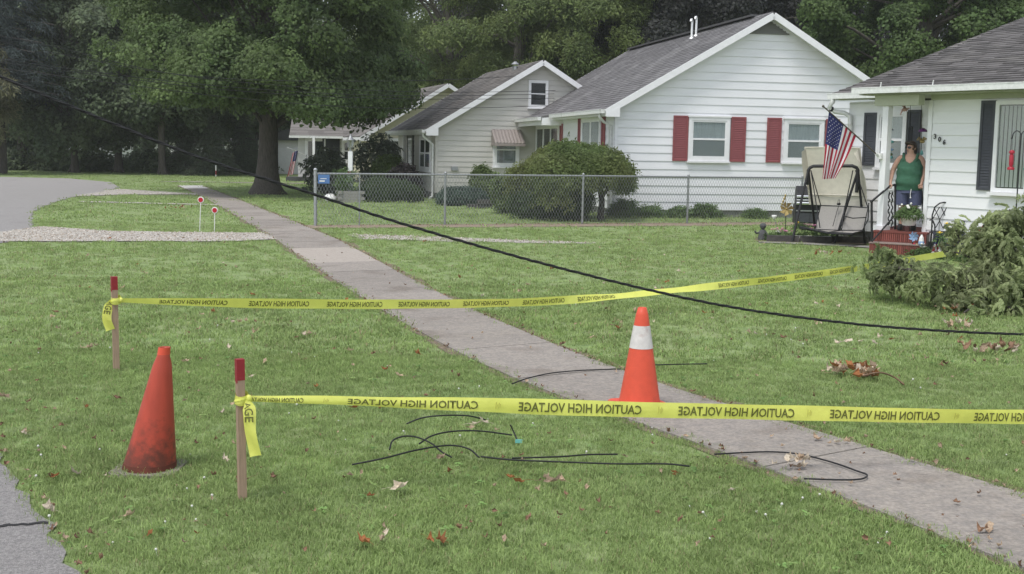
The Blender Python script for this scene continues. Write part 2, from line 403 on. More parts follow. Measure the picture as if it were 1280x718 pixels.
# leaf sprays -------------------------------------------------------
def leaf_faces(mb, base, d, nrm, L_, w, shape='maple'):
    d = d.normalized(); s = d.cross(nrm).normalized(); nn = s.cross(d).normalized()
    P = lambda a, b, c=0: base + d * (a * L_) + s * (b * w) + nn * (c * L_)
    if shape == 'maple':
        pts = [P(0, 0), P(.15, .5, -.06), P(.5, .42, -.05), P(.62, .6, -.1), P(1, 0, -.12), P(.62, -.6, -.1), P(.5, -.42, -.05), P(.15, -.5, -.06), P(.45, 0, .04)]
        mb.add(pts, [(0, 1, 2, 8), (8, 2, 3, 4), (8, 4, 5, 6), (0, 8, 6, 7)], 0)
    else:
        pts = [P(0, 0), P(.4, .5, -.05), P(1, 0, -.15), P(.4, -.5, -.05), P(.45, 0, .03)]
        mb.add(pts, [(0, 1, 4), (4, 1, 2), (4, 2, 3), (0, 4, 3)], 0)
def spray_set(key, matname, n=12, size=.13, wid=.13, rad=.28, shape='maple', droop=.35, variants=4, seed=1, stem=True):
    rr = random.Random(seed); ms = []
    for v in range(variants):
        mb = MB()
        for i in range(n):
            a = rr.uniform(0, 6.283); r = rad * math.sqrt(rr.random())
            b = Vector((r * math.cos(a), r * math.sin(a), rr.uniform(-.12, .12) * rad * 2 - droop * r * r / rad))
            d = Vector((math.cos(a + rr.uniform(-.9, .9)), math.sin(a + rr.uniform(-.9, .9)), rr.uniform(-.9, .25)))
            nr = Vector((rr.uniform(-.6, .6), rr.uniform(-.6, .6), 1))
            k = rr.uniform(.75, 1.25)
            leaf_faces(mb, b, d, nr, size * k, wid * k * .8, shape)
        ms.append(mb.mesh("spray_" + key, matname))
    scatter_group(key, ms)
def pinnate_set(key, matname, n=5, leaflets=9, length=.3, lf=.085, wid=.032, variants=4, seed=3, droop=1.0):
    """compound leaves of narrow leaflets hanging from a twig"""
    rr = random.Random(seed); ms = []
    for v in range(variants):
        mb = MB()
        for i in range(n):
            a = rr.uniform(0, 6.283); st = Vector((rr.uniform(-.12, .12), rr.uniform(-.12, .12), rr.uniform(-.05, .12)))
            h = Vector((math.cos(a), math.sin(a), 0)); p = st.copy(); prev = st
            for k in range(leaflets):
                t = (k + 1) / leaflets
                p = st + h * (length * (t - .45 * droop * t * t)) + Vector((0, 0, -length * droop * .75 * t * t))
                d = (p - prev).normalized(); prev = p.copy()
                sd_ = d.cross(Vector((0, 0, 1)))
                sd_ = sd_.normalized() if sd_.length > .01 else Vector((1, 0, 0))
                for sg in (-1, 1):
                    dd = d * .55 + sd_ * sg * .7 + Vector((0, 0, -.75 * droop + rr.uniform(-.3, .3)))
                    leaf_faces(mb, p, dd, Vector((rr.uniform(-.5, .5), rr.uniform(-.5, .5), 1)), lf * rr.uniform(.7, 1.2), wid, 'narrow')
        ms.append(mb.mesh("spray_" + key, matname))
    scatter_group(key, ms)
spray_set('maple', 'lf_maple', n=26, size=.095, wid=.1, rad=.32)
spray_set('far', 'lf_far', n=24, size=.13, wid=.13, rad=.45, seed=2)
spray_set('lime', 'lf_lime', n=12, size=.2, wid=.18, rad=.45, seed=3)
spray_set('wood', 'lf_wood', n=26, size=.14, wid=.075, rad=.46, shape='narrow', seed=4)
spray_set('purple', 'lf_purple', n=24, size=.125, wid=.125, rad=.42, seed=5)
spray_set('green', 'lf_green', n=26, size=.105, wid=.105, rad=.36, seed=6)
spray_set('willow', 'lf_willow', n=18, size=.2, wid=.05, rad=.35, shape='narrow', droop=1.2, seed=7)
spray_set('spruce', 'lf_spruce', n=22, size=.22, wid=.05, rad=.32, shape='narrow', droop=.5, seed=8)
spray_set('pine', 'lf_pine', n=22, size=.25, wid=.05, rad=.35, shape='narrow', seed=9)
spray_set('dome', 'lf_dome', n=16, size=.075, wid=.045, rad=.13, shape='narrow', droop=1.1, seed=10)
spray_set('yew', 'lf_yew', n=18, size=.07, wid=.03, rad=.12, shape='narrow', seed=11)
spray_set('lightshrub', 'lf_lightshrub', n=14, size=.07, wid=.05, rad=.12, shape='narrow', seed=12)
spray_set('jun', 'lf_jun', n=18, size=.09, wid=.03, rad=.13, shape='narrow', droop=.2, seed=13)
spray_set('dk', 'lf_dk', n=14, size=.08, wid=.06, rad=.13, seed=14)
spray_set('mag', 'lf_mag', n=9, size=.15, wid=.08, rad=.16, shape='narrow', seed=15)
spray_set('fresh', 'lf_fresh', n=12, size=.11, wid=.04, rad=.1, shape='narrow', droop=.6, seed=16)
pinnate_set('wilt', 'lf_branch', n=6, leaflets=6, length=.2, lf=.085, wid=.036, droop=.85)

def inpoly(px, py, poly):
    r = np.zeros(px.shape, bool); n = len(poly); j = n - 1
    for i in range(n):
        xi, yi = poly[i]; xj, yj = poly[j]
        if yi != yj:
            c = ((yi > py) != (yj > py)) & (px < (xj - xi) * (py - yi) / (yj - yi) + xi)
            r ^= c
        j = i
    return r

# ================================================================== GROUND
g = MB(); g.add([(-500, -60, 0), (500, -60, 0), (500, 900, 0), (-500, 900, 0)], [(0, 1, 2, 3)])
structure(g.build('ground', 'lawn'))

# road: curved asphalt lane at the left, widening into a crossing farther away
ROAD = [(-.9, 2.5), (-1.45, 4.3), (-1.83, 4.96), (-2.27, 5.69), (-3.05, 6.95), (-4.1, 9.0), (-5.25, 11.6), (-6.55, 14.4), (-7.85, 17.4), (-8.95, 20.0),
        (-9.0, 21.4), (-9.6, 23.9), (-10.4, 26.0), (-11.4, 28.4), (-12.2, 30.6), (-13.3, 34.6), (-14.2, 39.0), (-14.7, 43.0), (-15.4, 47.0), (-17.6, 52.5), (-21, 56.6),
        (-24.2, 57.0), (-34, 57.5), (-60, 58), (-60, 50), (-40, 40), (-22, 24), (-13, 10), (-8.5, 3), (-6.5, -2)]
r = MB()
def jag(poly, amp, step, keep):
    out = []
    for i in range(len(poly)):
        a = Vector(poly[i]); b = Vector(poly[(i + 1) % len(poly)]); out.append(tuple(a))
        if i < keep:
            k = max(1, int((b - a).length / step)); nrm = Vector((-(b - a).y, (b - a).x)).normalized()
            for q in range(1, k):
                p = a.lerp(b, q / k) + nrm * random.uniform(-amp, amp); out.append(tuple(p))
    return out
ROADJ = jag(ROAD, .045, .14, 22)
r.add([(x, y, .012) for x, y in ROADJ], [tuple(range(len(ROADJ)))])
structure(r.build('road', 'asphalt'))
# crack across the near asphalt
cr = MB(); c0 = gp(-60, 662, .016); c1 = gp(62, 652, .016)
pts = [c0.lerp(c1, t / 14) + Vector((0, random.uniform(-.02, .02), 0)) for t in range(15)]
for i in range(14):
    a, b = pts[i], pts[i + 1]; w = random.uniform(.008, .022)
    cr.add([a - Vector((0, w, 0)), b - Vector((0, w, 0)), b + Vector((0, w, 0)), a + Vector((0, w, 0))], [(0, 1, 2, 3)])
structure(cr.build('road_crack', mat('crack_filler', (.03, .03, .03), .9)))

# sidewalk ----------------------------------------------------------
SY = [3.0, 4.3, 5.27, 6.67, 7.69, 9.29, 10.97, 13.38, 16.82, 22.95, 28.5, 37.5, 45, 50.4]
SXL = [3.35, 2.75, 2.28, 1.62, 1.02, .08, -.62, -1.48, -2.62, -4.55, -6.42, -9.45, -12.1, -14.1]
SXR = [4.5, 3.93, 3.45, 2.68, 2.08, 1.18, .46, -.42, -1.5, -3.32, -5.25, -8.45, -11.15, -13.1]
_ys = np.linspace(3, 50.4, 400)
def _smooth(v):
    y = np.interp(_ys, SY, v); k = np.ones(15) / 15
    return np.convolve(np.pad(y, 7, 'edge'), k, 'valid')
_xl = _smooth(SXL); _xr = _smooth(SXR)
def xl(y): return float(np.interp(y, _ys, _xl))
def xr(y): return float(np.interp(y, _ys, _xr))
base = MB(); N = 200
vs = []
for i in range(N + 1):
    y = 3 + 47.4 * i / N
    j1, j2 = .05 + .05 * math.sin(y * 3.1) * math.sin(y * 1.3) + random.uniform(0, .04), .1 + .09 * math.sin(y * 2.3 + 1) * math.sin(y * .9) + random.uniform(0, .05)
    vs += [(xl(y) - j1, y, .006), (xr(y) + j2, y, .006)]
base.add(vs, [(2 * i, 2 * i + 1, 2 * i + 3, 2 * i + 2) for i in range(N)])
sidewalk = structure(base.build('sidewalk', 'soil'))
y = 3.3; ki = 0
while y < 50:
    ln = 1.28 if y < 34 else 2.2
    y2 = min(y + ln, 50.2); b = MB(); n = 5; top = .02 + random.uniform(-.0025, .0025)
    sh = .28                                                    # joints run square across the walk
    L = []; Rr = []
    for i in range(n + 1):
        t = y + (y2 - y - .007) * i / n
        L.append((xl(t - sh), t - sh)); Rr.append((xr(t + sh * .9), t + sh * .9))
    for i in range(n):
        q = [L[i], Rr[i], Rr[i + 1], L[i + 1]]
        b.add([(p[0], p[1], top) for p in q], [(0, 1, 2, 3)])
    ring = [L[0], Rr[0]] + Rr[1:] + L[::-1][:-1]
    m_ = len(ring)
    b.add([(p[0], p[1], top) for p in ring] + [(p[0], p[1], -.04) for p in ring], [((i + 1) % m_, i, m_ + i, m_ + (i + 1) % m_) for i in range(m_)])
    mm = 'concrete'
    if 18.6 < y + ln / 2 < 21.2: mm = 'concrete_tan'
    if y > 45.5: mm = 'concrete_new'
    s_ = b.build('slab', mm, sidewalk)
    if mm == 'concrete_tan': s_['label'] = 'paler tan sidewalk slab'
    if mm == 'concrete_new': s_['label'] = 'newer white sidewalk slab'
    y = y2; ki += 1

# gravel drive between road and sidewalk, its faint continuation, and narrower paths
def strip(name, poly, m, z):
    o = MB(); pj = jag(poly, .07, .25, len(poly))
    o.add([(a, b_, z) for a, b_ in pj], [tuple(range(len(pj)))])
    return structure(o.build(name, m))
GRAV = [(-10.2, 21.2), (-8.2, 21.55), (-6.8, 21.9), (-5.4, 22.2), (-4.5, 22.9), (-5.1, 24.5), (-6.6, 24.3), (-8.2, 24.25), (-9.9, 25.2)]
GRAV2 = [(-2.9, 23.4), (-1.5, 23.3), (.8, 23.2), (1.9, 23.4), (.9, 23.75), (-.5, 24.1), (-2.0, 24.5), (-3.4, 24.6)]
GRAV3 = [(-14.2, 38.6), (-13.4, 40.5), (-11.4, 41.6), (-10.2, 41.4), (-10.4, 42.6), (-12, 43), (-15.0, 45.5)]
PATH = [(-12.9, 35.4), (-7.9, 34.9), (-7.9, 35.35), (-13.0, 36.0)]
FARP = [(-16, 54.3), (-8.6, 55.2), (-8.8, 56.1), (-16, 55.1)]
strip('gravel_drive', GRAV, 'gravel', .018); strip('gravel_track', GRAV2, 'gravel', .008)
strip('gravel_patch', GRAV3, 'gravel', .018); strip('path', PATH, 'gravel', .016); strip('far_path', FARP, 'concrete', .016)
FENCE_A, FENCE_B = Vector((-4.44, 26.98, 0)), Vector((9.0, 31.98, 0))
_fd = (FENCE_B - FENCE_A).normalized(); _fn = Vector((-_fd.y, _fd.x, 0))
MUL = [tuple((FENCE_A - _fn * .75 - _fd * .3).xy), tuple((FENCE_B - _fn * .8).xy), tuple((FENCE_B + _fn * .35).xy), tuple((FENCE_A + _fn * .25 - _fd * .3).xy)]
strip('mulch_strip', MUL, 'mulch', .01)

# stones on the gravel
st = []
for v in range(4):
    mb = MB(); mb.ball((0, 0, .3), .5, 6, 4, sc=(1, random.uniform(.6, 1), random.uniform(.5, .8))); 
    mb.v = [(x + random.uniform(-.1, .1), y_ + random.uniform(-.1, .1), z + random.uniform(-.08, .08)) for x, y_, z in mb.v]
    for i in range(len(mb.s)): mb.s[i] = False
    st.append(mb.mesh('pebble', mat('pebble_%d' % v, random.choice([(.46, .42, .37), (.4, .36, .31), (.54, .5, .45), (.36, .3, .24)]), .9, rand=.3)))
scatter_group('pebble', st)
P = []
for poly, n in ((GRAV, 7000), (GRAV2, 1000), (GRAV3, 900)):
    a = np.array(poly); lo = a.min(0); hi = a.max(0)
    q = rng.uniform(lo, hi, (n, 2)); q = q[inpoly(q[:, 0], q[:, 1], poly)]; P.append(q)
P = np.concatenate(P); P3 = np.c_[P, np.full(len(P), .015)]
stuff(tag(scatter('gravel', 'pebble', P3, np.c_[np.zeros((len(P), 2)), rng.uniform(0, 6.28, len(P))], rng.uniform(.012, .034, len(P))),
          'loose pale gravel covering the drive to the sidewalk', 'gravel'))

# grass --------------------------------------------------------------
def tuft_set(key, mats, nbl, rad, h, w, variants=5):
    ms = []
    for v in range(variants):
        mb = MB()
        for i in range(nbl):
            a = random.uniform(0, 6.283); rr = rad * math.sqrt(random.random()); b = random.uniform(0, 6.283)
            hh = h * random.uniform(.55, 1.25); ln = hh * random.uniform(.25, .95)
            p = Vector((rr * math.cos(a), rr * math.sin(a), -.004)); d = Vector((math.cos(b), math.sin(b), 0)); s_ = Vector((-d.y, d.x, 0)) * (w * random.uniform(.7, 1.2) / 2)
            m1 = p + d * ln * .35 + Vector((0, 0, hh * .62)); tp = p + d * ln + Vector((0, 0, hh * random.uniform(.7, 1)))
            mi = 1 if random.random() < .05 else 0
            mb.add([p - s_, p + s_, m1 + s_ * .8, m1 - s_ * .8, tp], [(0, 1, 2, 3), (3, 2, 4)], mi, True)
        ms.append(mb.mesh('tuft_' + key, mats))
    scatter_group(key, ms)
tuft_set('fine', ['grass', 'grassdry'], 28, .065, .03, .0038)
tuft_set('mid', ['grass', 'grassdry'], 24, .11, .036, .008)
tuft_set('coarse', ['grass', 'grassdry'], 22, .24, .04, .02)
wm_ = []
for v in range(4):
    mb = MB()
    for i in range(random.randint(4, 8)):
        a = random.uniform(0, 6.28); q = random.uniform(.005, .05); o_ = Vector((q * math.cos(a), q * math.sin(a), random.uniform(.012, .03)))
        for k in range(3):
            c = a + k * 2.094; leaf_faces(mb, o_, Vector((math.cos(c), math.sin(c), random.uniform(-.1, .3))), Vector((random.uniform(-.3, .3), random.uniform(-.3, .3), 1)), .02, .019, 'maple')
    wm_.append(mb.mesh('weed', mat('clover_leaf_%d' % v, random.choice([(.17, .3, .09), (.22, .36, .11), (.26, .36, .12)]), .7, rand=.2, transl=.3)))
scatter_group('weed', wm_)
H1P = [(6.6, 22.75), (7.6, 22.05), (12, 15.6), (20, 21), (12, 34), (6.4, 24.9)]
BED = [(5.0, 24.7), (6.75, 23.85), (7.2, 23.4), (9.2, 19.3), (10, 20), (9, 27), (7, 27.5), (6.6, 25.6)]
def swL(y): return np.interp(y, _ys, _xl)
def swR(y): return np.interp(y, _ys, _xr)
def grass_zone(y0, y1, dens, over):
    k = .47; wid = lambda y: k * y + 2.2
    A = (wid(y0) + wid(y1)) * (y1 - y0); n = int(A * dens)
    yy = rng.uniform(y0, y1, int(n * 1.6)); xx = rng.uniform(-1, 1, len(yy)) * wid(y1)
    ok = np.abs(xx) < wid(yy); xx, yy = xx[ok][:n], yy[ok][:n]
    on = (xx > swL(yy) + over) & (xx < swR(yy) - over) & (yy < 50.3)
    # ragged sward edge, thin right along the walk
    for poly in (ROAD, GRAV, GRAV3, PATH, FARP, H1P, BED, MUL): on |= inpoly(xx, yy, poly)
    g2 = inpoly(xx, yy, GRAV2) & (rng.random(len(xx)) < .6); on |= g2
    dsw = np.minimum(np.abs(xx - swR(yy)), np.abs(xx - swL(yy)))
    nz = np.sin(yy * 2.3 + np.sin(yy * 5.1) * 1.3) * .5 + .5
    on |= (dsw < .0 + .06 * nz) & (rng.random(len(xx)) < .8)
    xx, yy = xx[~on], yy[~on]
    return np.c_[xx, yy, np.zeros(len(xx))]
def lawn(name, key, zones, label, smin, smax):
    P = np.concatenate([grass_zone(*z) for z in zones]); n = len(P)
    pn = np.sin(P[:, 0] * 1.7 + 2 * np.sin(P[:, 1] * .9)) * np.sin(P[:, 1] * 1.3 + 1.7 * np.sin(P[:, 0] * 1.1))
    E = np.c_[rng.normal(0, .15, (n, 2)), rng.uniform(0, 6.283, n)]
    S = rng.uniform(smin, smax, n) * (1 + .13 * pn)
    return stuff(tag(scatter(name, key, P, E, S), label, 'grass'))
lawn('grass', 'fine', [(4.2, 7, 760, .06), (7, 10.5, 520, .07)], 'short green mown grass of the near lawn', .75, 1.3)
lawn('grass', 'mid', [(10.5, 16, 130, .05), (16, 27, 62, .05)], 'short green mown grass of the middle lawn', .75, 1.3)
P = grass_zone(4.2, 11, 26, .02); k = np.sin(P[:, 0] * 2.1 + 1.3 * np.sin(P[:, 1] * 1.7)) * np.sin(P[:, 1] * 1.9 + 2 * np.sin(P[:, 0] * .8)) > .05; P = P[k]; P[:, 2] = .016
stuff(tag(scatter('lawn_weeds', 'weed', P, np.c_[rng.normal(0, .2, (len(P), 2)), rng.uniform(0, 6.28, len(P))], rng.uniform(.3, .6, len(P))), 'patches of low clover and weeds in the near lawn', 'weeds'))
lawn('grass', 'coarse', [(27, 40, 13, .05), (40, 66, 5.5, .08)], 'green mown grass of the far lawn', .75, 1.3)

# ================================================================== HOUSES
def wall(house, loc, rotz, L, z0, z1, pitch_b, m, gable=None, boards=True, joined=False, name='wall', apex=None, bm=None):
    """clapboard wall whose face lies on local y = 0; gable = height of the apex above z1"""
    b = MB(); ax = L / 2 if apex is None else apex
    poly = [(0, z0), (L, z0), (L, z1)] + ([(ax, z1 + gable)] if gable else []) + [(0, z1)]
    b.xzprism(poly, .004, .12)
    w = b.build(name, m, house, loc, rotz)
    zt = z1 + (gable or 0)
    cache = {}; allb = MB(); z = z0
    def span(zz):
        if zz <= z1 or not gable: return 0.0, L
        t = (zz - z1) / gable
        return ax * t, L - (L - ax) * t
    while z < zt - .02:
        ze = min(z + pitch_b, zt - .01 if gable else zt)
        a0, a1 = span(z); c0, c1 = span(ze)
        if gable and z < z1 < ze: pass
        key = (round(a0, 3), round(a1, 3), round(c0, 3), round(c1, 3), round(ze - z, 3))
        jy = 0.0
        def verts(zb):
            h = ze - z
            return [(a0, -.024, zb), (a1, -.024, zb), (c1, -.006, zb + h), (c0, -.006, zb + h), (a0, .003, zb), (a1, .003, zb), (c1, .003, zb + h), (c0, .003, zb + h)]
        F = [(0, 1, 2, 3), (4, 7, 6, 5), (0, 4, 5, 1), (1, 5, 6, 2), (3, 2, 6, 7), (0, 3, 7, 4)]
        if joined:
            allb.add(verts(z), F)
        else:
            if key not in cache:
                q = MB(); q.add(verts(0), F)
                for sx_ in np.arange(a0 + random.uniform(.8, 3.6), a1 - .3, 3.66):
                    if c0 < sx_ < c1 - .2: q.add([(sx_, -.0265, 0), (sx_ + .05, -.0265, 0), (sx_ + .05, -.0085, ze - z), (sx_, -.0085, ze - z), (sx_, -.02, 0), (sx_ + .05, -.02, 0)], [(0, 1, 2, 3), (0, 4, 5, 1)])
                cache[key] = q.mesh('siding_board', bm or m)
            o = link('siding_board', cache[key], w, (0, random.uniform(-.0015, .0015), z), 0)
            o.rotation_euler = (0, random.uniform(-.0006, .0006), 0)
        z += pitch_b
    if joined:
        stuff(allb.build('siding', bm or m, w))
    return w
def frame_box(b, x0, x1, z0, z1, t, y0, y1, m=0):
    b.box((x0, y0, z0), (x0 + t, y1, z1), m); b.box((x1 - t, y0, z0), (x1, y1, z1), m)
    b.box((x0 + t, y0, z1 - t), (x1 - t, y1, z1), m); b.box((x0 + t, y0, z0), (x1 - t, y1, z0 + t), m)
def window(house, loc, rotz, w, h, kind='sash', casing=.09, cm='trim', back='pane_backing', lights=1, head=False, name='window', lower='screen'):
    """origin at lower left of the casing on the wall face; faces local -y"""
    b = MB(); frame_box(b, 0, w, 0, h, casing, -.075, -.002)
    if head: b.box((-.03, -.1, h), (w + .03, -.002, h + .045))
    o = b.build(name, cm, house, loc, rotz)
    c = casing; s = MB(); s.box((c, -.05, c - .005), (w - c, -.03, c + .03))
    bk = MB(); bk.box((c, -.03, c), (w - c, -.0265, h - c)); bk.build('pane_backing', back, o)  # sheet close behind the glass; dark ones stand for an unlit room
    fr = MB(); n = lights; iw = (w - 2 * c) / n
    for i in range(n):
        x0 = c + i * iw + (.0 if i == 0 else .012); x1 = c + (i + 1) * iw - (.0 if i == n - 1 else .012)
        if kind == 'sash':
            mid = h / 2
            f1 = MB(); frame_box(f1, x0, x1, mid - .02, h - c, .045, -.062, -.036); f1.build('upper_sash', cm, o)
            f2 = MB(); frame_box(f2, x0, x1, c, mid + .02, .045, -.07, -.04); f2.build('lower_sash', cm, o)
            p = MB(); p.box((x0 + .045, -.052, mid + .025), (x1 - .045, -.048, h - c - .045)); p.build('pane', 'glass', o)
            p = MB(); p.box((x0 + .045, -.06, c + .045), (x1 - .045, -.056, mid - .025)); p.build('pane', 'glass', o)
            if lower:
                p = MB(); p.box((x0 + .045, -.0545, c + .045), (x1 - .045, -.053, mid - .025)); p.build('insect_screen', lower, o)
        else:
            f1 = MB(); frame_box(f1, x0, x1, c, h - c, .05, -.066, -.036); f1.build('sash', cm, o)
            p = MB(); p.box((x0 + .05, -.054, c + .05), (x1 - .05, -.05, h - c - .05)); p.build('pane', 'glass', o)
    sl = MB(); sl.box((-.03, -.11, -.05), (w + .03, -.002, -.002)); sl.build('sill', cm, o)
    return o
def shutter(house, loc, rotz, w, h, m, slats=True):
    b = MB(); frame_box(b, 0, w, 0, h, min(.05, w * .18), -.055, -.026)
    b.box((.02, -.034, .02), (w - .02, -.0262, h - .02))
    t = min(.05, w * .18); z = t
    while z < h - t - .02:
        b.add([(t, -.05, z), (w - t, -.05, z), (w - t, -.036, z + .042), (t, -.036, z + .042), (t, -.036, z), (w - t, -.036, z)],
              [(0, 1, 2, 3), (0, 4, 5, 1)]); z += .05
    return b.build('shutter', m, house, loc, rotz)
def roof_slope(parent, A, B, C, D, m, row=.145, tab=.32, name='roof', thick=.09, jit=.006):
    """A, B eave left and right (seen from outside), C, D ridge right and left; shingle courses stepped up the slope"""
    A, B, C, D = map(Vector, (A, B, C, D))
    nrm = (B - A).cross(D - A).normalized()
    if nrm.z < 0: nrm = -nrm
    b = MB(); lo = [p - nrm * thick for p in (A, B, C, D)]
    b.add([A, B, C, D] + lo, [(0, 1, 2, 3), (7, 6, 5, 4), (0, 4, 5, 1), (1, 5, 6, 2), (2, 6, 7, 3), (3, 7, 4, 0)])
    rf = b.build(name, m, parent)
    s = MB(); h = ((D + C) / 2 - (A + B) / 2).length; n = max(1, int(h / row))
    for i in range(n):
        t0 = i / n; t1 = min(1, (i + 1.12) / n)
        a, e = A.lerp(D, t0), B.lerp(C, t0); a1, e1 = A.lerp(D, t1), B.lerp(C, t1)
        ln = (e - a).length; k = max(1, int(ln / tab)); off = random.random() * .8
        xs = [0] + [(j + off + random.uniform(-.2, .2)) / (k + 1) for j in range(k + 1)] + [1]
        xs = [min(max(x, 0), 1) for x in xs]
        for x0, x1 in zip(xs[:-1], xs[1:]):
            if x1 - x0 < 1e-4: continue
            up = .012 + random.uniform(0, jit); w = (x1 - x0) * .004
            p = [a.lerp(e, x0) + nrm * up, a.lerp(e, x1 - w) + nrm * up, a1.lerp(e1, x1 - w) + nrm * .003, a1.lerp(e1, x0) + nrm * .003, a.lerp(e, x0), a.lerp(e, x1 - w)]
            s.add(p, [(0, 1, 2, 3), (0, 4, 5, 1)])
    stuff(s.build('shingles', m, rf))
    return rf
def bar(b, p, q, w, h, m=0, up=(0, 0, 1)):
    """rectangular bar from p to q, w across, h along up"""
    p, q = Vector(p), Vector(q); d = (q - p).normalized(); u = Vector(up); a = d.cross(u).normalized(); u2 = a.cross(d).normalized()
    vs = [p + a * sx * w / 2 + u2 * sy * h / 2 for sx, sy in ((-1, -1), (1, -1), (1, 1), (-1, 1))] + [q + a * sx * w / 2 + u2 * sy * h / 2 for sx, sy in ((-1, -1), (1, -1), (1, 1), (-1, 1))]
    b.add(vs, [(0, 3, 2, 1), (4, 5, 6, 7), (0, 1, 5, 4), (1, 2, 6, 5), (2, 3, 7, 6), (3, 0, 4, 7)], m)
def gutter(parent, p, q, m='gutter', r=.06):
    b = MB(); p, q = Vector(p), Vector(q)
    bar(b, p, q, .11, .1); 
    d = (q - p).normalized(); out = d.cross(Vector((0, 0, 1)))
    bar(b, p + Vector((0, 0, .055)) + out * .05, q + Vector((0, 0, .055)) + out * .05, .02, .018)
    bar(b, p + Vector((0, 0, .055)) - out * .05, q + Vector((0, 0, .055)) - out * .05, .02, .018)
    return b.build('gutter', m, parent)
def gable_house(h, L, D, z0, z1, pitch, board, wm, rm, over=.35, rake=.3, joined=False, tab=.32, row=.145, soffit='trim', side_board=True):
    """front gable on y = 0, left wall on x = 0, ridge running back along y"""
    ga = L / 2 * pitch
    wf = wall(h, (0, 0, 0), 0, L, z0, z1, board, wm, gable=ga, joined=joined, name='gable_wall')
    wl = wall(h, (0, D, 0), -math.pi / 2, D, z0, z1, board, wm, joined=joined, name='side_wall')
    b = MB(); b.box((L - .12, .13, z0), (L, D, z1)); b.build('side_wall', wm, h)
    b = MB(); b.xzprism([(0, z0), (L, z0), (L, z1), (L / 2, z1 + ga), (0, z1)], D - .12, D - .004); b.build('back_wall', wm, h)
    f = MB(); f.box((.03, .03, 0), (L - .03, D - .03, z0 - .002)); f.build('foundation', 'found', h)
    t = .1; zt = z1 + t * 1.15; ez = zt - over * pitch; rz = zt + L / 2 * pitch
    A = (-over, -rake, ez); B = (-over, D + rake, ez); C = (L / 2, D + rake, rz); Dd = (L / 2, -rake, rz)
    roof_slope(h, B, A, Dd, C, rm, row=row, tab=tab)
    A2 = (L + over, -rake, ez); B2 = (L + over, D + rake, ez)
    roof_slope(h, A2, B2, C, Dd, rm, row=row * 2, tab=tab * 3)
    # rake boards, soffits, corner boards
    for yy in (-rake - .02, D + rake + .02):
        for sx, x in ((1, -over), (-1, L + over)):
            r_ = MB(); dz = -.09
            p = Vector((x, yy, ez + dz)); q = Vector((L / 2, yy, rz + dz))
            bar(r_, p, q, .045, .17); r_.build('rake_board', 'trim', h)
    for x, sx in ((-over, 1), (L + over, -1)):
        e = MB(); e.box((min(x, x + sx * .03), -rake + .01, ez - .17), (max(x, x + sx * .03), D + rake - .01, ez - .03)); e.build('fascia', 'trim', h)
        s_ = MB(); x2 = 0 if sx > 0 else L
        s_.box((min(x + sx * .031, x2), -rake + .012, ez - .165), (max(x + sx * .031, x2) , D + rake - .012, ez - .15)); s_.build('soffit', soffit, h)
    for x0, x1, xr_ in ((-over, L / 2, ez), ):
        pass
    # soffit under the front rake
    for sx, x in ((1, -over), (-1, L + over)):
        s_ = MB(); p = [(x, -rake, ez - .115), (L / 2, -rake, rz - .115), (L / 2, 0, rz - .115), (x, 0, ez - .115)]
        s_.add(p + [(a, b_, c + .01) for a, b_, c in p], [(0, 1, 2, 3), (7, 6, 5, 4)]); s_.build('rake_soffit', 'trim', h)
    # boxed ends of the eaves
    for sx, x in ((1, -over), (-1, L + over)):
        k = MB(); xi = x + sx * (over + .02)
        k.xzprism([(x, ez - .2), (xi, ez - .2), (xi, ez + over * pitch - .13), (x, ez - .1)][::1] if sx > 0 else [(xi, ez - .2), (x, ez - .2), (x, ez - .1), (xi, ez + over * pitch - .13)], -rake - .048, -rake + .01)
        k.build('eave_return', 'trim', h)
    cb = MB(); cb.box((-.03, -.03, z0), (.0, .07, z1)); cb.box((-.03, -.03, z0), (.07, -.0265, z1)); cb.build('corner_board', wm, h)
    return dict(ez=ez, rz=rz, zt=zt, ga=ga)
def downpipe(parent, pts, m='gutter', r=.04):
    b = MB(); b.tube(pts, r, 8); return b.build('downpipe', m, parent)

# ---------------- white house with red shutters
h2 = thing('white_house', 'white clapboard house with dark red shutters and grey gable roof behind the wire fence', 'house', (2.73, 32.95, 0), math.atan2(.19, .98), 'houses along the street')
i2 = gable_house(h2, 8.62, 13.4, .2, 3.0, .585, .223, 'white', 'shingle2', over=.36, rake=.32, row=.15, tab=.34)
for px in (2.08, 4.87):
    window(h2, (px, 0, 1.56), 0, 1.19, 1.2, head=True, back='pane_backing', lower='screen')
for x0, w in ((1.64, .43), (3.31, .44), (4.37, .43), (6.11, .43)):
    shutter(h2, (x0, 0, 1.55), 0, w, 1.24, 'redsh')
v = MB(); zt = i2['rz'] - .17
v.xzprism([(4.31 - .62, zt - .40), (4.31 + .62, zt - .40), (4.31, zt - .035)], -.04, -.028)
for k in range(6):
    zz = zt - .39 + k * .06; hw = .62 * (1 - (k * .06) / .37) - .03
    v.box((4.31 - hw, -.055, zz), (4.31 + hw, -.041, zz + .03))
v.build('gable_vent', mat('vent_grey', (.19, .19, .185), .8), h2)
LW = -math.pi / 2        # left wall faces -x: its local x runs towards the viewer
def on_left(y): return (0, y, 0)
window(h2, (0, 3.55, 1.45), LW, 2.2, 1.3, kind='pane', lights=2, back='pane_backing')
shutter(h2, (0, 1.27, 1.42), LW, .36, 1.36, 'redsh'); shutter(h2, (0, 4.02, 1.42), LW, .42, 1.36, 'redsh')
window(h2, (0, 10.1, 1.2), LW, 3.55, 1.42, kind='pane', lights=3, back='dark')
shutter(h2, (0, 6.45, 1.2), LW, .36, 1.42, 'redsh'); shutter(h2, (0, 10.75, 1.0), LW, .42, 1.62, 'redsh'); shutter(h2, (0, 13.25, .5), LW, .42, 2.1, 'redsh')
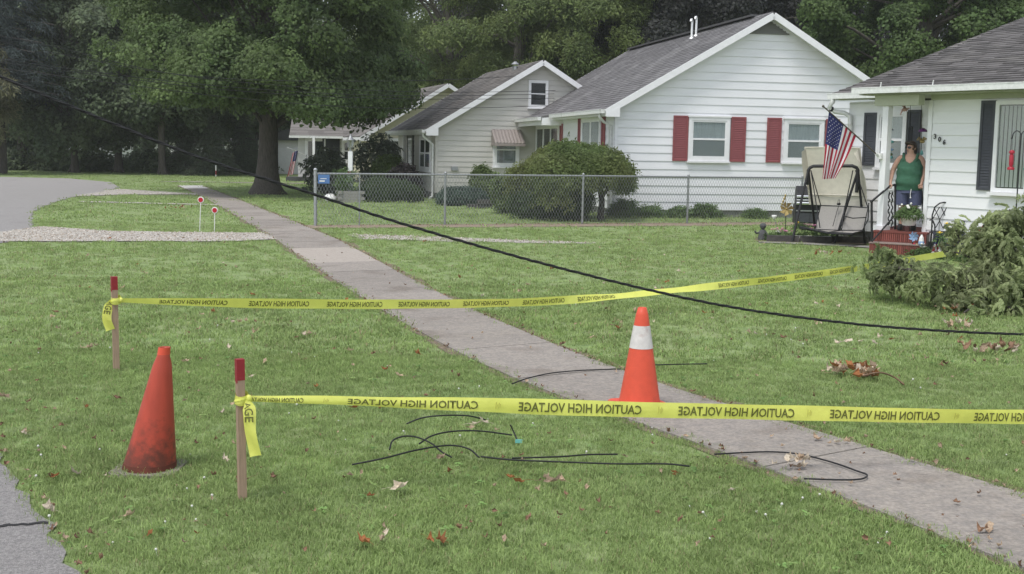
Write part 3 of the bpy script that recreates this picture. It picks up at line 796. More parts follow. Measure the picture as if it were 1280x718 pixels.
d_ = MB(); frame_box(d_, 0, 1.35, .0, 2.25, .12, -.07, -.002); d_.box((.12, -.05, .0), (1.23, -.027, 2.13)); door = d_.build('door', 'trim', h2, (0, 12.6, .42), LW)
dg = MB(); k = [( .36 + .0, .9)] ; pl = [(.4, .85), (.95, .85), (.95, 1.65)] + [(.675 + .275 * math.cos(a), 1.65 + .28 * math.sin(a)) for a in np.linspace(0, math.pi, 9)[1:-1]] + [(.4, 1.65)]
dg.xzprism(pl, -.056, -.0505); dg.build('door_light', 'dark', door)
# deeper eave over the far half of the street side
e2 = MB(); ez = i2['ez']; e2.add([(-.36, 6.2, ez + .02), (-.36, 13.72, ez + .02), (-.72, 13.72, ez - .06), (-.72, 6.2, ez - .06), (-.36, 6.2, ez - .07), (-.36, 13.72, ez - .07), (-.72, 13.72, ez - .12), (-.72, 6.2, ez - .12)],
       [(0, 1, 2, 3), (7, 6, 5, 4), (3, 2, 6, 7), (0, 3, 7, 4), (1, 5, 6, 2)]); e2.build('porch_eave', 'shingle2', h2)
e3 = MB(); e3.box((-.7, 6.2, ez - .34), (-.01, 6.24, ez - .09)); e3.box((-.7, 6.24, ez - .34), (-.66, 13.7, ez - .125)); e3.box((-.655, 6.245, ez - .3), (-.01, 13.7, ez - .28)); e3.build('porch_fascia', 'trim', h2)
gutter(h2, (-.43, 6.15, ez - .06), (-.43, -.28, ez - .06)); gutter(h2, (-.78, 13.72, ez - .14), (-.78, 6.2, ez - .14))
downpipe(h2, [(-.43, .05, ez - .1), (-.43, .05, ez - .2), (-.3, .1, ez - .33), (-.09, .16, ez - .42), (-.085, .16, .4), (-.085, .16, .12), (-.3, .0, .06)])
downpipe(h2, [(-.78, 13.5, ez - .16), (-.78, 13.5, ez - .3), (-.1, 13.45, ez - .75), (-.09, 13.45, .1)])
for xx in (3.93, 3.79):                                                   # two bent flue pipes by the ridge
    dy = 4.9; zb = i2['rz'] - (4.31 - xx) * .585
    p_ = MB(); p_.tube([(xx, dy, zb - .05), (xx, dy, zb + .5), (xx, dy, zb + .56), (xx - .025, dy - .03, zb + .6), (xx - .06, dy - .07, zb + .59), (xx - .075, dy - .09, zb + .53)], .036, 10)
    p_.lathe([(.09, 0), (.045, .06)], 10, at=(xx, dy, zb)); p_.build('flue_pipe', 'metal_white', h2)
rc = MB(); 
for k in range(40):
    y0 = -.3 + k * .35
    rc.add([(4.31 - .13, y0, i2['rz'] - .055), (4.31, y0, i2['rz'] + .03), (4.31 + .13, y0, i2['rz'] - .055), (4.31 + .13, y0 + .36, i2['rz'] - .06), (4.31, y0 + .36, i2['rz'] + .02), (4.31 - .13, y0 + .36, i2['rz'] - .06)], [(0, 1, 4, 5), (1, 2, 3, 4)])
rc.build('ridge_cap', 'shingle2', h2)
rv = MB(); rv.box((4.31 - .16, .9, i2['rz'] + .01), (4.31 + .16, 13.4, i2['rz'] + .065)); rv.build('ridge_vent', 'stone', h2)

# ---------------- beige gable house
A3 = math.atan2(.26, .965)
h3 = thing('beige_house', 'beige clapboard house with a metal awning over its gable window, left of the white house', 'house', (-2.74, 42.0, 0), A3, 'houses along the street')
i3 = gable_house(h3, 7.5, 7.7, .22, 2.52, .605, .182, 'beige', 'shingle3', over=.4, rake=.3, row=.16, tab=.4)
def h3x(px, Y=43.0): return 0
window(h3, (3.3, 0, 3.25), 0, .72, .95, casing=.05, back='dark', lower=None)
aw = window(h3, (2.05, 0, 1.15), 0, .95, 1.2, back='pane_backing')
a_ = MB()
for k in range(9):
    x0 = 1.98 + k * .121; a_.add([(x0, -.03, 2.45), (x0 + .119, -.03, 2.45), (x0 + .119, -.62, 1.98), (x0, -.62, 1.98), (x0 + .06, -.03, 2.47), (x0 + .06, -.62, 2.0)], [(0, 4, 5, 3), (4, 1, 2, 5)])
for k in range(9):
    x0 = 1.98 + k * .121; a_.add([(x0, -.62, 1.98), (x0 + .119, -.62, 1.98), (x0 + .119, -.63, 1.88), (x0, -.63, 1.88)], [(0, 1, 2, 3)])
for x0 in (1.98, 3.069): a_.add([(x0, -.03, 2.45), (x0, -.62, 1.98), (x0, -.62, 1.88), (x0, -.03, 1.9)], [(0, 1, 2, 3)])
a_.build('awning', 'awning', h3)
mt = MB(); mt.box((.55, -.1, 1.0), (.78, -.027, 1.14)); mt.build('meter_box', 'metal_grey', h3)
window(h3, (0, 2.75, .95), LW, 2.05, 1.25, kind='sash', lights=2, back='dark')
d_ = MB(); frame_box(d_, 0, 1.25, 0, 2.1, .1, -.08, -.002); d_.box((.1, -.06, 0), (1.15, -.028, 2.0)); dr = d_.build('door', mat('door_grey_brown', (.13, .125, .115), .6), h3, (0, 5.35, .25), LW)
p = MB(); p.box((.22, -.068, .25), (1.03, -.061, 1.85)); p.build('door_pane', 'glass', dr)
p = MB(); p.box((.36, -.076, 1.2), (.86, -.07, 1.38)); p.build('notice', 'plast_white', dr)
p = MB(); p.box((-.12, 5.9, .2), (-.02, 6.0, 2.3)); p.build('porch_post', 'trim', h3)
p = MB(); p.box((-1.1, 3.6, .0), (-.03, 5.6, .2)); p.build('door_step', 'found', h3)
gutter(h3, (-.47, 7.9, i3['ez'] - .06), (-.47, -.25, i3['ez'] - .06))
downpipe(h3, [(-.47, -.1, i3['ez'] - .1), (-.47, -.08, i3['ez'] - .22), (-.1, .05, i3['ez'] - .5), (-.09, .08, .3), (-.1, .05, .08), (-.25, -.25, .04)])
downpipe(h3, [(-.47, 7.4, i3['ez'] - .1), (-.47, 7.4, i3['ez'] - .25), (-.1, 7.2, i3['ez'] - .6), (-.09, 7.2, .1)])
c_ = MB(); c_.lathe([(.1, 0), (.1, .22)], 10, at=(3.4, 2.2, i3['rz'] - .3)); c_.lathe([(.16, 0), (.05, .1)], 10, at=(3.4, 2.2, i3['rz'] - .02)); c_.build('roof_vent', 'metal_grey', h3)
fr = MB(); bar(fr, (-.2, -.045, 2.47), (3.75, -.045, 2.47), .03, .03); 

# ---------------- cream house farther on, pale house with entrance, distant sheds
h4 = thing('cream_house', 'cream house whose gable end peeks out past the beige house', 'house', (-6.75, 55.2, 0), R_(17), 'houses along the street')
i4 = gable_house(h4, 7.4, 8, .15, 2.3, .62, .2, 'cream', 'shingle3', over=.35, rake=.45, joined=True, row=.3, tab=.8)
window(h4, (1.0, 0, 1.0), 0, .8, 1.15, back='dark', lower=None); window(h4, (3.4, 0, 2.75), 0, .6, .8, back='dark', lower=None)
downpipe(h4, [(-.3, .0, 2.0), (-.3, 0, 1.9), (-.06, -.06, 1.6), (-.06, -.06, .1)])
h5 = thing('pale_house', 'small pale grey house with glazed entrance behind the big maple', 'house', (-10.75, 60.0, 0), R_(6), 'houses along the street')
L5 = 7.0
wall(h5, (0, 0, 0), 0, L5, .15, 2.3, .2, 'pale', joined=True, name='front_wall')
b = MB(); b.box((0, .13, .15), (.12, 7, 2.3)); b.box((L5 - .12, .13, .15), (L5, 7, 2.3)); b.box((.12, 6.88, .15), (L5 - .12, 7, 2.3)); b.build('side_wall', 'pale', h5)
for sx in (0, 1):
    x = sx * L5; b = MB(); b.add([(x, 0, 2.3), (x, 7, 2.3), (x, 3.5, 4.1)] + [(x + .1 - sx * .2, 0, 2.3), (x + .1 - sx * .2, 7, 2.3), (x + .1 - sx * .2, 3.5, 4.1)], [(0, 1, 2), (3, 5, 4)]); b.build('gable_end', 'pale', h5)
roof_slope(h5, (-.4, -.45, 2.2), (L5 + .4, -.45, 2.2), (L5 + .4, 3.5, 4.2), (-.4, 3.5, 4.2), 'shingle3', row=.3, tab=.8)
roof_slope(h5, (L5 + .4, 7.45, 2.2), (-.4, 7.45, 2.2), (-.4, 3.5, 4.2), (L5 + .4, 3.5, 4.2), 'shingle3', row=.6, tab=1.5)
gutter(h5, (-.4, -.5, 2.16), (L5 + .4, -.5, 2.16))
window(h5, (.35, 0, .75), 0, 1.0, 1.35, kind='pane', back='dark'); window(h5, (2.15, 0, .95), 0, .55, 1.1, back='dark', lower=None); window(h5, (3.6, 0, .95), 0, .75, 1.1, back='dark', lower=None)
d_ = MB(); frame_box(d_, 0, .85, 0, 1.95, .08, -.08, -.002); d_.box((.08, -.05, 0), (.77, -.03, 1.87)); d_.build('door', 'dark', h5, (1.2, 0, .2))
for i, x in enumerate((.75,)):
    p = MB(); p.box((x, -.75, .2), (x + .12, -.63, 2.15)); p.build('porch_post', 'trim', h5)
p = MB(); p.box((-.5, -1.3, 0), (2.2, -.03, .2)); p.build('porch_floor', 'stone', h5)
b = MB(); b.box((.03, .03, 0), (L5 - .03, 6.9, .148)); b.build('foundation', 'found', h5)
def shed(name, label, x, y, w, d, hgt, rz, wm, rm):
    t = thing(name, label, 'shed', (x, y, 0), rz)
    b = MB(); b.box((0, 0, 0), (w, d, hgt)); b.build('wall', wm, t)
    b = MB(); b.xzprism([(-.3, hgt), (w + .3, hgt), (w / 2, hgt + w * .18)], -.3, d + .3); b.build('roof', rm, t)
    b = MB(); b.box((w * .2, -.04, 0), (w * .8, -.004, hgt * .78))
    for k in range(5): b.box((w * .2, -.06, k * hgt * .155 + .02), (w * .8, -.041, k * hgt * .155 + hgt * .14))
    b.build('shed_door', 'trim', t)
    return t
shed('white_garage', 'white garage seen between the maple trunk and the pale house', -15.3, 72, 4.4, 6, 2.0, R_(4), 'plast_white', 'stone')
shed('white_shed', 'low white shed glimpsed through the dark tree line at the left', -37.5, 98, 5.0, 4, 1.9, R_(-8), 'plast_white', 'stone')
shed('grey_shed', 'low grey shed glimpsed past the far conifers', -31, 104, 7.0, 4, 1.7, R_(5), 'pale', 'stone')

# ---------------- nearest house with the porch
h1 = thing('porch_house', 'white house with black shutters, porch and house number at the right', 'house', (7.65, 22.3, 0), math.atan2(-.814, .58), 'houses along the street')
Z1 = 3.0
wf = wall(h1, (0, 0, 0), 0, 7.0, .25, 2.84, .217, 'white1', name='front_wall')
wr = wall(h1, (-2.84, 1.2, 0), 0, 2.83, .25, 2.9, .217, 'white1', name='porch_wall')
b = MB(); b.box((0.0, .125, .25), (.12, 1.195, 2.84)); b.build('porch_end_wall', 'white1', h1)
b = MB(); b.box((-2.84, 1.33, .25), (-2.72, 8.4, 2.9)); b.build('end_wall', 'white1', h1)
b = MB(); b.box((-2.71, 8.28, .25), (7.0, 8.4, 2.9)); b.build('back_wall', 'white1', h1)
b = MB(); b.box((6.88, .125, .25), (7.0, 8.27, 2.9)); b.build('end_wall', 'white1', h1)
b = MB(); b.box((.02, .02, 0), (6.98, 8.3, .248)); b.box((-2.8, 1.25, 0), (.01, 8.3, .247)); b.build('foundation', 'found', h1)
b = MB(); b.box((0, -.028, 2.842), (7, .1, 3.02)); b.build('frieze_board', 'olive_soffit', h1)
cb = MB(); cb.box((-.035, -.035, .25), (-.001, .06, 2.84)); cb.box((-.035, -.036, .25), (.05, -.0265, 2.84)); cb.build('corner_board', 'white1', h1)
# roof: hipped towards the left, eave stepped back over the recessed part
RZ = 4.95; HX = -.75; HY = 4.85; EZ = 3.06
roof_slope(h1, (-1.28, -.55, EZ), (7.4, -.55, EZ), (7.4, HY, RZ), (HX, HY, RZ), 'shingle1', row=.14, tab=.3, jit=.014)
roof_slope(h1, (-3.08, .92, EZ + .01), (-1.28, .92, EZ + .01), (HX - .02, HY, RZ - .004), (HX - .05, HY, RZ - .006), 'shingle1', row=.14, tab=.3, jit=.014)
b = MB(); b.add([(-1.28, -.55, EZ), (-1.28, .92, EZ), (HX, HY, RZ), (-1.28, -.55, EZ - .09), (-1.28, .92, EZ - .09)], [(0, 2, 1), (0, 1, 4, 3)]); b.build('roof_cheek', 'shingle1', h1)
roof_slope(h1, (-3.08, 8.75, EZ), (-3.08, .92, EZ), (HX - .05, HY - .02, RZ - .01), (HX - .05, HY + .02, RZ - .01), 'shingle1', row=.28, tab=.6)
roof_slope(h1, (7.4, 8.75, EZ), (-3.08, 8.75, EZ), (HX, HY, RZ), (7.4, HY, RZ), 'shingle1', row=.28, tab=.6)
b = MB(); b.add([(7.4, -.55, EZ), (7.4, 8.75, EZ), (7.4, HY, RZ), (7.3, -.55, EZ), (7.3, 8.75, EZ), (7.3, HY, RZ)], [(0, 1, 2), (3, 5, 4)]); b.build('gable_end', 'white1', h1)
gutter(h1, (-1.3, -.62, EZ - .05), (7.4, -.62, EZ - .05)); gutter(h1, (-3.12, .86, EZ - .05), (-1.2, .86, EZ - .05))
for k in range(26):
    pass
sp = MB()
for x0 in (-.62, -.2, .35, .9, 1.5, 2.2, 2.9, 3.6):
    sp.box((x0, -.68, EZ + .0), (x0 + .02, -.55, EZ + .018))
for x0 in (-.7, .42): sp.tube([(x0, -.6, EZ), (x0 + .03, -.62, EZ + .1)], .012, 5)
sp.build('gutter_strap', 'plast_white', h1)
b = MB(); b.box((-1.25, -.5, EZ - .12), (6.95, .0, EZ - .1)); b.box((-1.25, .001, EZ - .12), (-.01, 1.19, EZ - .1)); b.build('soffit', 'olive_soffit', h1)
b = MB(); b.box((-3.0, .92, EZ - .115), (-1.26, 1.19, EZ - .1)); b.build('soffit', 'olive_soffit', h1)
b = MB(); b.box((-.95, -.42, 2.74), (.02, -.24, 2.935)); b.build('porch_beam', 'olive_soffit', h1)
b = MB(); b.box((-.79, -.38, .41), (-.66, -.25, 2.738)); b.box((-.83, -.43, .41), (-.61, -.21, .5)); b.build('porch_post', 'trim', h1)
shutter(h1, (-2.42, 1.2, 1.6), 0, .33, 1.08, 'blacksh'); shutter(h1, (-1.36, 1.2, 1.6), 0, .3, 1.12, 'blacksh')
window(h1, (-2.08, 1.2, 1.57), 0, .71, 1.12, casing=.055, back='pane_backing')
shutter(h1, (1.05, 0, 1.24), 0, .29, 1.57, 'blacksh')
pw = MB(); frame_box(pw, 0, 2.1, 0, 1.58, .07, -.09, -.002); pw.box((.62, -.085, .07), (.69, -.01, 1.51)); pw.box((1.41, -.085, .07), (1.48, -.01, 1.51))
pwo = pw.build('picture_window', 'trim', h1, (1.36, 0, 1.22))
p = MB(); p.box((.07, -.03, .07), (2.03, -.0265, 1.51)); p.build('room_back', 'dark', pwo)
x = .09
while x < 2.0:
    p = MB(); w_ = .052; p.add([(x, -.05, .09), (x + w_, -.035, .09), (x + w_, -.035, 1.49), (x, -.05, 1.49)], [(0, 1, 2, 3)])
    if not (.60 < x < .70 or 1.39 < x < 1.49): p.build('blind_slat', 'blind', pwo)
    x += .078
for x0, x1 in ((.07, .62), (.69, 1.41), (1.48, 2.03)):
    p = MB(); p.box((x0 + .002, -.062, .072), (x1 - .002, -.058, 1.508)); p.build('pane', 'glass', pwo)
p = MB(); p.box((-.04, -.14, -.06), (2.14, -.002, -.003)); p.build('sill', 'trim', pwo)
downpipe(h1, [(-3.02, .86, EZ - .08), (-3.0, .84, EZ - .16), (-3.08, .85, EZ - .26), (-3.02, .95, EZ - .36), (-2.86, 1.05, EZ - .38), (-2.75, 1.11, EZ - .45), (-2.74, 1.12, EZ - .7), (-2.74, 1.12, .3)], r=.05)
b = MB(); b.tube([(-3.065, .86, EZ - .3), (-3.05, .90, EZ - .31)], .055, 8); b.build('pipe_band', 'blackiron', h1)
# chimney above the roof
cx_, cy_ = .25, 6.4
b = MB(); b.box((cx_, cy_, 3.3), (cx_ + .62, cy_ + .62, 6.0)); ch = b.build('chimney', 'mortar', h1)
q = MB()
for k in range(34):
    zz = 3.5 + k * .073; o_ = (k % 2) * .105
    for j in range(4):
        x0 = max(0, j * .21 - o_); x1 = min(.62, j * .21 - o_ + .2)
        if x1 - x0 > .03: q.box((cx_ + x0, cy_ - .012, zz), (cx_ + x1, cy_ - .001, zz + .062)); q.box((cx_ - .012, cy_ + x0, zz), (cx_ - .001, cy_ + x1, zz + .062))
stuff(q.build('brick_courses', 'brick', ch))
b = MB(); b.box((cx_ - .06, cy_ - .06, 6.001), (cx_ + .68, cy_ + .68, 6.09)); b.build('chimney_cap', 'patio', ch)
b = MB(); b.box((-.1, 4.3, 4.83), (.35, 4.6, 4.9)); b.build('roof_vent', 'blackiron', h1)
# porch landing and step of red tiles on edge, built in the house's own frame
W1 = h1.matrix_basis if False else (Matrix.Translation(h1.location) @ Matrix.Rotation(h1.rotation_euler.z, 4, 'Z'))
W1i = W1.inverted()
def loc1(p): return W1i @ Vector(p)
PA, PB = Vector((6.77, 22.5, 0)), Vector((7.6, 22.02, 0)); pd = (PB - PA).normalized(); pn = Vector((-pd.y, pd.x, 0))
quad = [PA, PB, PB + pn * 1.55, PA + pn * 2.25]
ql = [loc1(p) for p in quad]
def shrink(qs, e): c = sum(qs, Vector()) / len(qs); return [c + (q_ - c) * e for q_ in qs]
b = MB(); b.prism([(q_.x, q_.y) for q_ in shrink(ql, .985)], 0, .385)
landing = b.build('porch_landing', 'mortar', h1)
b = MB(); b.prism([(q_.x, q_.y) for q_ in shrink(ql, 1.03)], .386, .42); b.build('landing_slab', 'redbrick', landing)
q = MB(); n = 26; wl_ = (PB - PA).length
rp = Matrix.Rotation(math.atan2(pd.y, pd.x) - h1.rotation_euler.z, 3, 'Z'); o1 = loc1(PA)
for k in range(n):
    x0 = wl_ * k / n; q.box((x0 + .004, -.02, .22), (x0 + wl_ / n - .004, .03, .384), rot=rp, at=(o1.x, o1.y, 0))
stuff(q.build('soldier_tiles', 'redbrick', landing))
so1 = loc1(PA - pn * .3)
b = MB(); b.box((.02, .02, 0), (wl_ - .02, .32, .195), rot=rp, at=(so1.x, so1.y, 0)); stp = b.build('porch_step', 'mortar', h1)
b = MB(); b.box((-.01, -.015, .196), (wl_ + .01, .3, .215), rot=rp, at=(so1.x, so1.y, 0)); b.build('tread', mat('tread_grey', (.26, .2, .18), .85, var=.15), stp)
q = MB()
for k in range(n):
    x0 = wl_ * k / n; q.box((x0 + .004, -.005, .0), (x0 + wl_ / n - .004, .04, .194), rot=rp, at=(so1.x, so1.y, 0))
stuff(q.build('soldier_tiles', 'redbrick', stp))
# iron railing of the porch
PC = lambda px, py, Y: loc1(ap(px, py, Y))
rl = MB()
g0 = loc1(gp(1090, 316)); t0_ = PC(1089.5, 252, gp(1090, 316).y); rl.tube([g0, t0_], .022, 6); rl.ball((t0_.x, t0_.y, t0_.z), .03, 8, 5)
tp = PC(1119, 231, 22.75); bt = PC(1119, 287, 22.75); rl.tube([bt, tp], .02, 6)
rl.tube([t0_, PC(1112, 233, 22.7), tp], .02, 6); rl.tube([PC(1090, 302, 22.2), PC(1119, 269, 22.7)], .016, 6)
far = PC(1149, 233, 24.0); rl.tube([tp, PC(1122, 231, 24.1), far], .016, 6); rl.tube([PC(1119, 274, 22.8), PC(1122, 274, 24.1), PC(1150, 276, 24.0)], .014, 6)
for px in (1107, 1111, 1115):
    a = PC(px, 240, 23.3); c = PC(px, 286, 23.3); pts = [a.lerp(c, t / 24) + Vector((.014 * math.cos(t * 1.3), .014 * math.sin(t * 1.3), 0)) for t in range(25)]
    rl.tube(pts, .013, 5)
for px in (1126, 1131, 1143, 1148):
    rl.tube([PC(px, 233, 24.0), PC(px, 283, 24.0)], .008, 5)
for px in (1114, 1146):                                      # scroll ornaments
    c = PC(px, 246, 23.4); rl.tube([c + Vector((.05 * math.cos(a), 0, .07 * math.sin(a))) for a in np.linspace(0, 5.4, 14)], .008, 5)
rg = loc1(gp(1159, 317)); rt = PC(1151.5, 233, gp(1159, 317).y + .35); rl.tube([rg, rt], .02, 6); rl.tube([rt, PC(1149, 233, 24.0)], .016, 6)
rl.build('iron_railing', 'blackiron', h1)
# house number
def text_mesh(body, size, off=.0, ext=0.0, align='LEFT'):
    c = bpy.data.curves.new('text', 'FONT'); c.body = body; c.size = size; c.offset = off; c.extrude = ext; c.align_x = align; c.resolution_u = 2
    o = bpy.data.objects.new('text', c); me = bpy.data.meshes.new_from_object(o); bpy.data.objects.remove(o); bpy.data.curves.remove(c)
    return me
for i, ch_ in enumerate("306"):
    me = text_mesh(ch_, .125, .002, .005); me.materials.append(MT['blackiron'])
    o = link('house_number', me, h1, (.10 + i * .1, -.034, 2.04 - i * .052 + .1), rot=(math.pi / 2, 0, 0))

# ================================================================== TREES AND SHRUBS
def tree(name, label, x, y, trunk_r, height, cz, rad, key, nclump, per, sscale, seed, bark='bark', low=None, clump_r=.26, group='trees', trunk_lean=(0, 0), flare=1.5, shell=.55, up=.55, fork=.42, skirt=()):
    rr = np.random.default_rng(seed); rd = random.Random(seed)
    t = thing(name, label, 'tree', (x, y, 0), 0, group)
    rx, ry, rz = rad
    # clump centres through the crown, outer ones most
    C = []
    while len(C) < nclump:
        v = rr.normal(size=3); v /= np.linalg.norm(v); q = shell + (1 - shell) * rr.random() ** .6
        wob = 1 + .14 * math.sin(3 * math.atan2(v[1], v[0]) + seed) + .1 * math.sin(5 * v[2] + seed)
        c = np.array([v[0] * rx, v[1] * ry, v[2] * rz]) * q * wob + np.array([0, 0, cz])
        if low is not None and c[2] < low + .25 * rr.random() * rz: continue
        C.append(c)
    for a_, q_, z_ in skirt: C.append(np.array([math.cos(a_) * rx * q_, math.sin(a_) * ry * q_, z_]))
    C = np.array(C); cr = clump_r * (rx + ry + rz) / 3 * rr.uniform(.6, 1.25, len(C))
    # trunk and limbs
    b = MB(); n = 9; fz = cz - rz * fork if cz - rz * fork > 1.2 else max(1.2, cz * .45)
    pts = []; ra = []
    for i in range(n + 1):
        s = i / n; z = s * fz
        pts.append((trunk_lean[0] * s + .04 * math.sin(4 * s + seed), trunk_lean[1] * s, z - .03)); ra.append(trunk_r * (1 + (flare - 1) * math.exp(-z / (trunk_r * 1.1)) - .18 * s))
    top = Vector(pts[-1])
    # leader
    for i in range(1, 6):
        s = i / 5; pts.append((top.x + .3 * math.sin(seed + 3 * s) * s, top.y + .2 * math.cos(seed + 2 * s) * s, fz + (cz + rz * .7 - fz) * s)); ra.append(trunk_r * .8 * (1 - s * .93))
    b.tube(pts, ra, 14)
    # roots
    for k in range(5):
        a = k * 1.257 + seed; d = Vector((math.cos(a), math.sin(a), 0))
        b.tube([d * trunk_r * .6 + Vector((0, 0, .45)), d * trunk_r * 1.15 + Vector((0, 0, .15)), d * trunk_r * 2.0 + Vector((0, 0, -.05))], [trunk_r * .4, trunk_r * .33, trunk_r * .12], 6)
    b.build('trunk', bark, t)
    lb = MB()
    for k, c in enumerate(C):
        if k % max(1, nclump // 26): continue
        s = rd.uniform(.35, 1.0); st = Vector((top.x, top.y, fz * s if s < .98 else fz)) if c[2] < cz else Vector((top.x, top.y, fz + (cz - fz) * rd.random()))
        if st.z < fz * .6: st.z = fz * .6
        e = Vector(c); m1 = st.lerp(e, .35) + Vector((0, 0, .12 * (e - st).length)); m2 = st.lerp(e, .72) + Vector((rd.uniform(-.3, .3), rd.uniform(-.3, .3), .1 * (e - st).length))
        r0 = trunk_r * rd.uniform(.22, .4)
        lb.tube([st, m1, m2, e], [r0, r0 * .66, r0 * .36, r0 * .1], 6)
    lb.build('limbs', bark, t)
    P = []; Nn = []; S = []
    for c, q in zip(C, cr):
        v = rr.normal(size=(per, 3)); v /= np.linalg.norm(v, axis=1, keepdims=True); v[:, 2] = np.where(v[:, 2] < -.2, v[:, 2] * .5, v[:, 2])
        rad_ = q * (.35 + .65 * rr.random(per) ** .5)
        p = c + v * rad_[:, None] * np.array([1, 1, .72])
        out = (c - np.array([0, 0, cz])) / np.array([rx, ry, rz])
        nn = v * .6 + out * .45 + np.array([0, 0, up]) + rr.normal(0, .28, (per, 3))
        P.append(p); Nn.append(nn); S.append(sscale * rr.uniform(.7, 1.3, per))
    P = np.concatenate(P); Nn = np.concatenate(Nn); S = np.concatenate(S)
    if low is not None:
        k = P[:, 2] > low - .5; P, Nn, S = P[k], Nn[k], S[k]
    stuff(scatter('crown', key, P, euler_to(Nn, rr.uniform(0, 6.28, len(P))), S, t))
    return t
def X(px, Y): return (px - 642.5) / 1500 * Y
# the big maple on the lawn
tree('maple_tree', 'huge dark green maple with a thick trunk on the lawn beside the sidewalk', X(336, 43.4), 43.4, .37, 15, 8.7, (5.5, 5.6, 6.3), 'maple', 150, 66, .95, 5, low=2.5, clump_r=.2, flare=1.9, fork=.78, group='trees of the street',
     skirt=[(random.Random(i).uniform(-2.6, .6), random.Random(i + 50).uniform(.5, .88), 2.9 + 1.9 * random.Random(i + 90).random() + (.5 if random.Random(i).uniform(-2.6, .6) < -1.9 else 0)) for i in range(34)])
# tree line at the left
TL = [(95, 67, .2, 12.5, 6.4, (4.4, 4, 5.6), .7, 'tall dark tree at the road bend, first beside the blue-grey spruce'),
      (150, 69, .22, 13, 6.8, (4.8, 4, 5.8), .9, 'tall dark tree at the road bend right of the white shed glimpsed through the line'),
      (205, 66, .2, 13, 7.0, (4.6, 4, 5.6), 1.2, 'tall dark tree whose crown meets the left side of the big maple'),
      (262, 71, .28, 12, 6.6, (4.6, 4, 5.2), 1.6, 'tall dark tree half hidden behind the left of the big maple'),
      (325, 78, .28, 12, 6.8, (4.6, 4, 5.2), 2.0, 'tall dark tree directly behind the trunk of the big maple'),
      (30, 72, .3, 12, 6.5, (4.4, 4, 5.0), 1.0, 'dark tree at the road bend behind the pale willow')]
for i, (px, Y, tr, hh, cz, rad, low, lab) in enumerate(TL):
    tree('dark_tree', lab, X(px, Y), Y, tr, hh, cz, rad, 'far', 62, 48, 1.15, 20 + i, low=low, clump_r=.24, flare=1.3, group='dark trees beyond the road bend')
tree('lime_green_tree', 'bright yellow-green tree showing above the dark tree line at top left', X(55, 92), 92, .3, 14, 8.5, (5.0, 4, 5.5), 'lime', 46, 46, 1.3, 31, low=3, group='trees of the street')
tree('willow_tree', 'pale drooping tree at the left edge above the road', X(-32, 60), 60, .24, 7, 4.0, (2.5, 2.3, 2.6), 'willow', 44, 46, 1.1, 33, low=1.0, group='trees of the street')
def conifer(name, label, x, y, h, r, key, levels, per, sscale, seed, z0=.4, group='conifers'):
    rr = np.random.default_rng(seed); t = thing(name, label, 'tree', (x, y, 0), 0, group)
    b = MB(); b.tube([(0, 0, -.05), (0, 0, h * .5), (0, 0, h)], [.05 + h * .016, .03 + h * .01, .015], 9); b.build('trunk', 'bark', t)
    P = []; Nn = []; bb = MB()
    for i in range(levels):
        s = i / (levels - 1); z = z0 + (h - z0) * s; R = r * (1 - s) ** .85 + .12; nb = max(4, int(9 * (1 - s) + 4))
        for k in range(nb):
            a = 6.283 * k / nb + rr.random() * .8 + i; d = np.array([math.cos(a), math.sin(a)]); Lb = R * rr.uniform(.72, 1.12)
            bb.tube([(0, 0, z), (d[0] * Lb * .6, d[1] * Lb * .6, z - .1 * Lb), (d[0] * Lb, d[1] * Lb, z - .16 * Lb)], [.03, .02, .008], 4)
            m = max(2, int(per * Lb / r)); q = .15 + .85 * rr.random(m)
            w = rr.normal(0, .13, m) * Lb
            P.append(np.c_[d[0] * Lb * q - d[1] * w, d[1] * Lb * q + d[0] * w, z - .16 * Lb * q * q * 1.3 + rr.normal(0, .08, m)])
            Nn.append(np.c_[d[0] * .5 + rr.normal(0, .25, m), d[1] * .5 + rr.normal(0, .25, m), np.full(m, .8)])
    P = np.concatenate(P); Nn = np.concatenate(Nn)
    bb.build('branches', 'bark', t)
    stuff(scatter('crown', key, P, euler_to(Nn, rr.uniform(0, 6.28, len(P))), sscale * rr.uniform(.7, 1.25, len(P)), t)); return t
conifer('spruce_tree', 'blue-grey spruce at the top left corner beyond the road', X(4, 62), 62, 16, 3.6, 'spruce', 24, 12, 1.15, 41, z0=4.6)
for i, (px, Y, h, lab) in enumerate([(236, 68, 2.9, 'low grey-green pine left of the maple trunk, the one nearest the dark trees'), (268, 66, 3.2, 'grey-green pine left of the maple trunk, tallest of the low pines'), (306, 69, 3.3, 'grey-green pine touching the left side of the maple trunk'), (352, 80, 4.2, 'grey-green pine just right of the maple trunk')]):
    conifer('pine_tree', lab, X(px, Y), Y, h, 1.5, 'pine', 11, 8, .9, 50 + i, z0=.3)
# grove behind the houses
GR = [(560, 66, .3, 15, 8.6, (4.6, 4, 6.2), 'tall light green tree rising behind the roof of the beige house, next to the maple'),
      (645, 62, .34, 17, 9.6, (4.6, 4, 6.8), 'tall light green tree with its bare trunk showing above the roof of the beige house'),
      (728, 60, .28, 14, 8.0, (3.3, 3, 5.6), 'slender light green tree with its trunk at the foot of the white house ridge'),
      (600, 82, .3, 16, 8.4, (5.5, 4, 7), 'bushy green tree deep in the grove behind the beige house'),
      (700, 84, .3, 16, 8.0, (5.5, 4, 7), 'bushy green tree deep in the grove left of the dark-leaved tree')]
for i, (px, Y, tr, hh, cz, rad, lab) in enumerate(GR):
    tree('grove_tree', lab, X(px, Y), Y, tr, hh, cz, rad, 'wood', 58, 50, 1.15, 60 + i, bark='bark_grey', low=2.6, clump_r=.2, shell=.35, group='light green trees behind the houses', fork=.3)
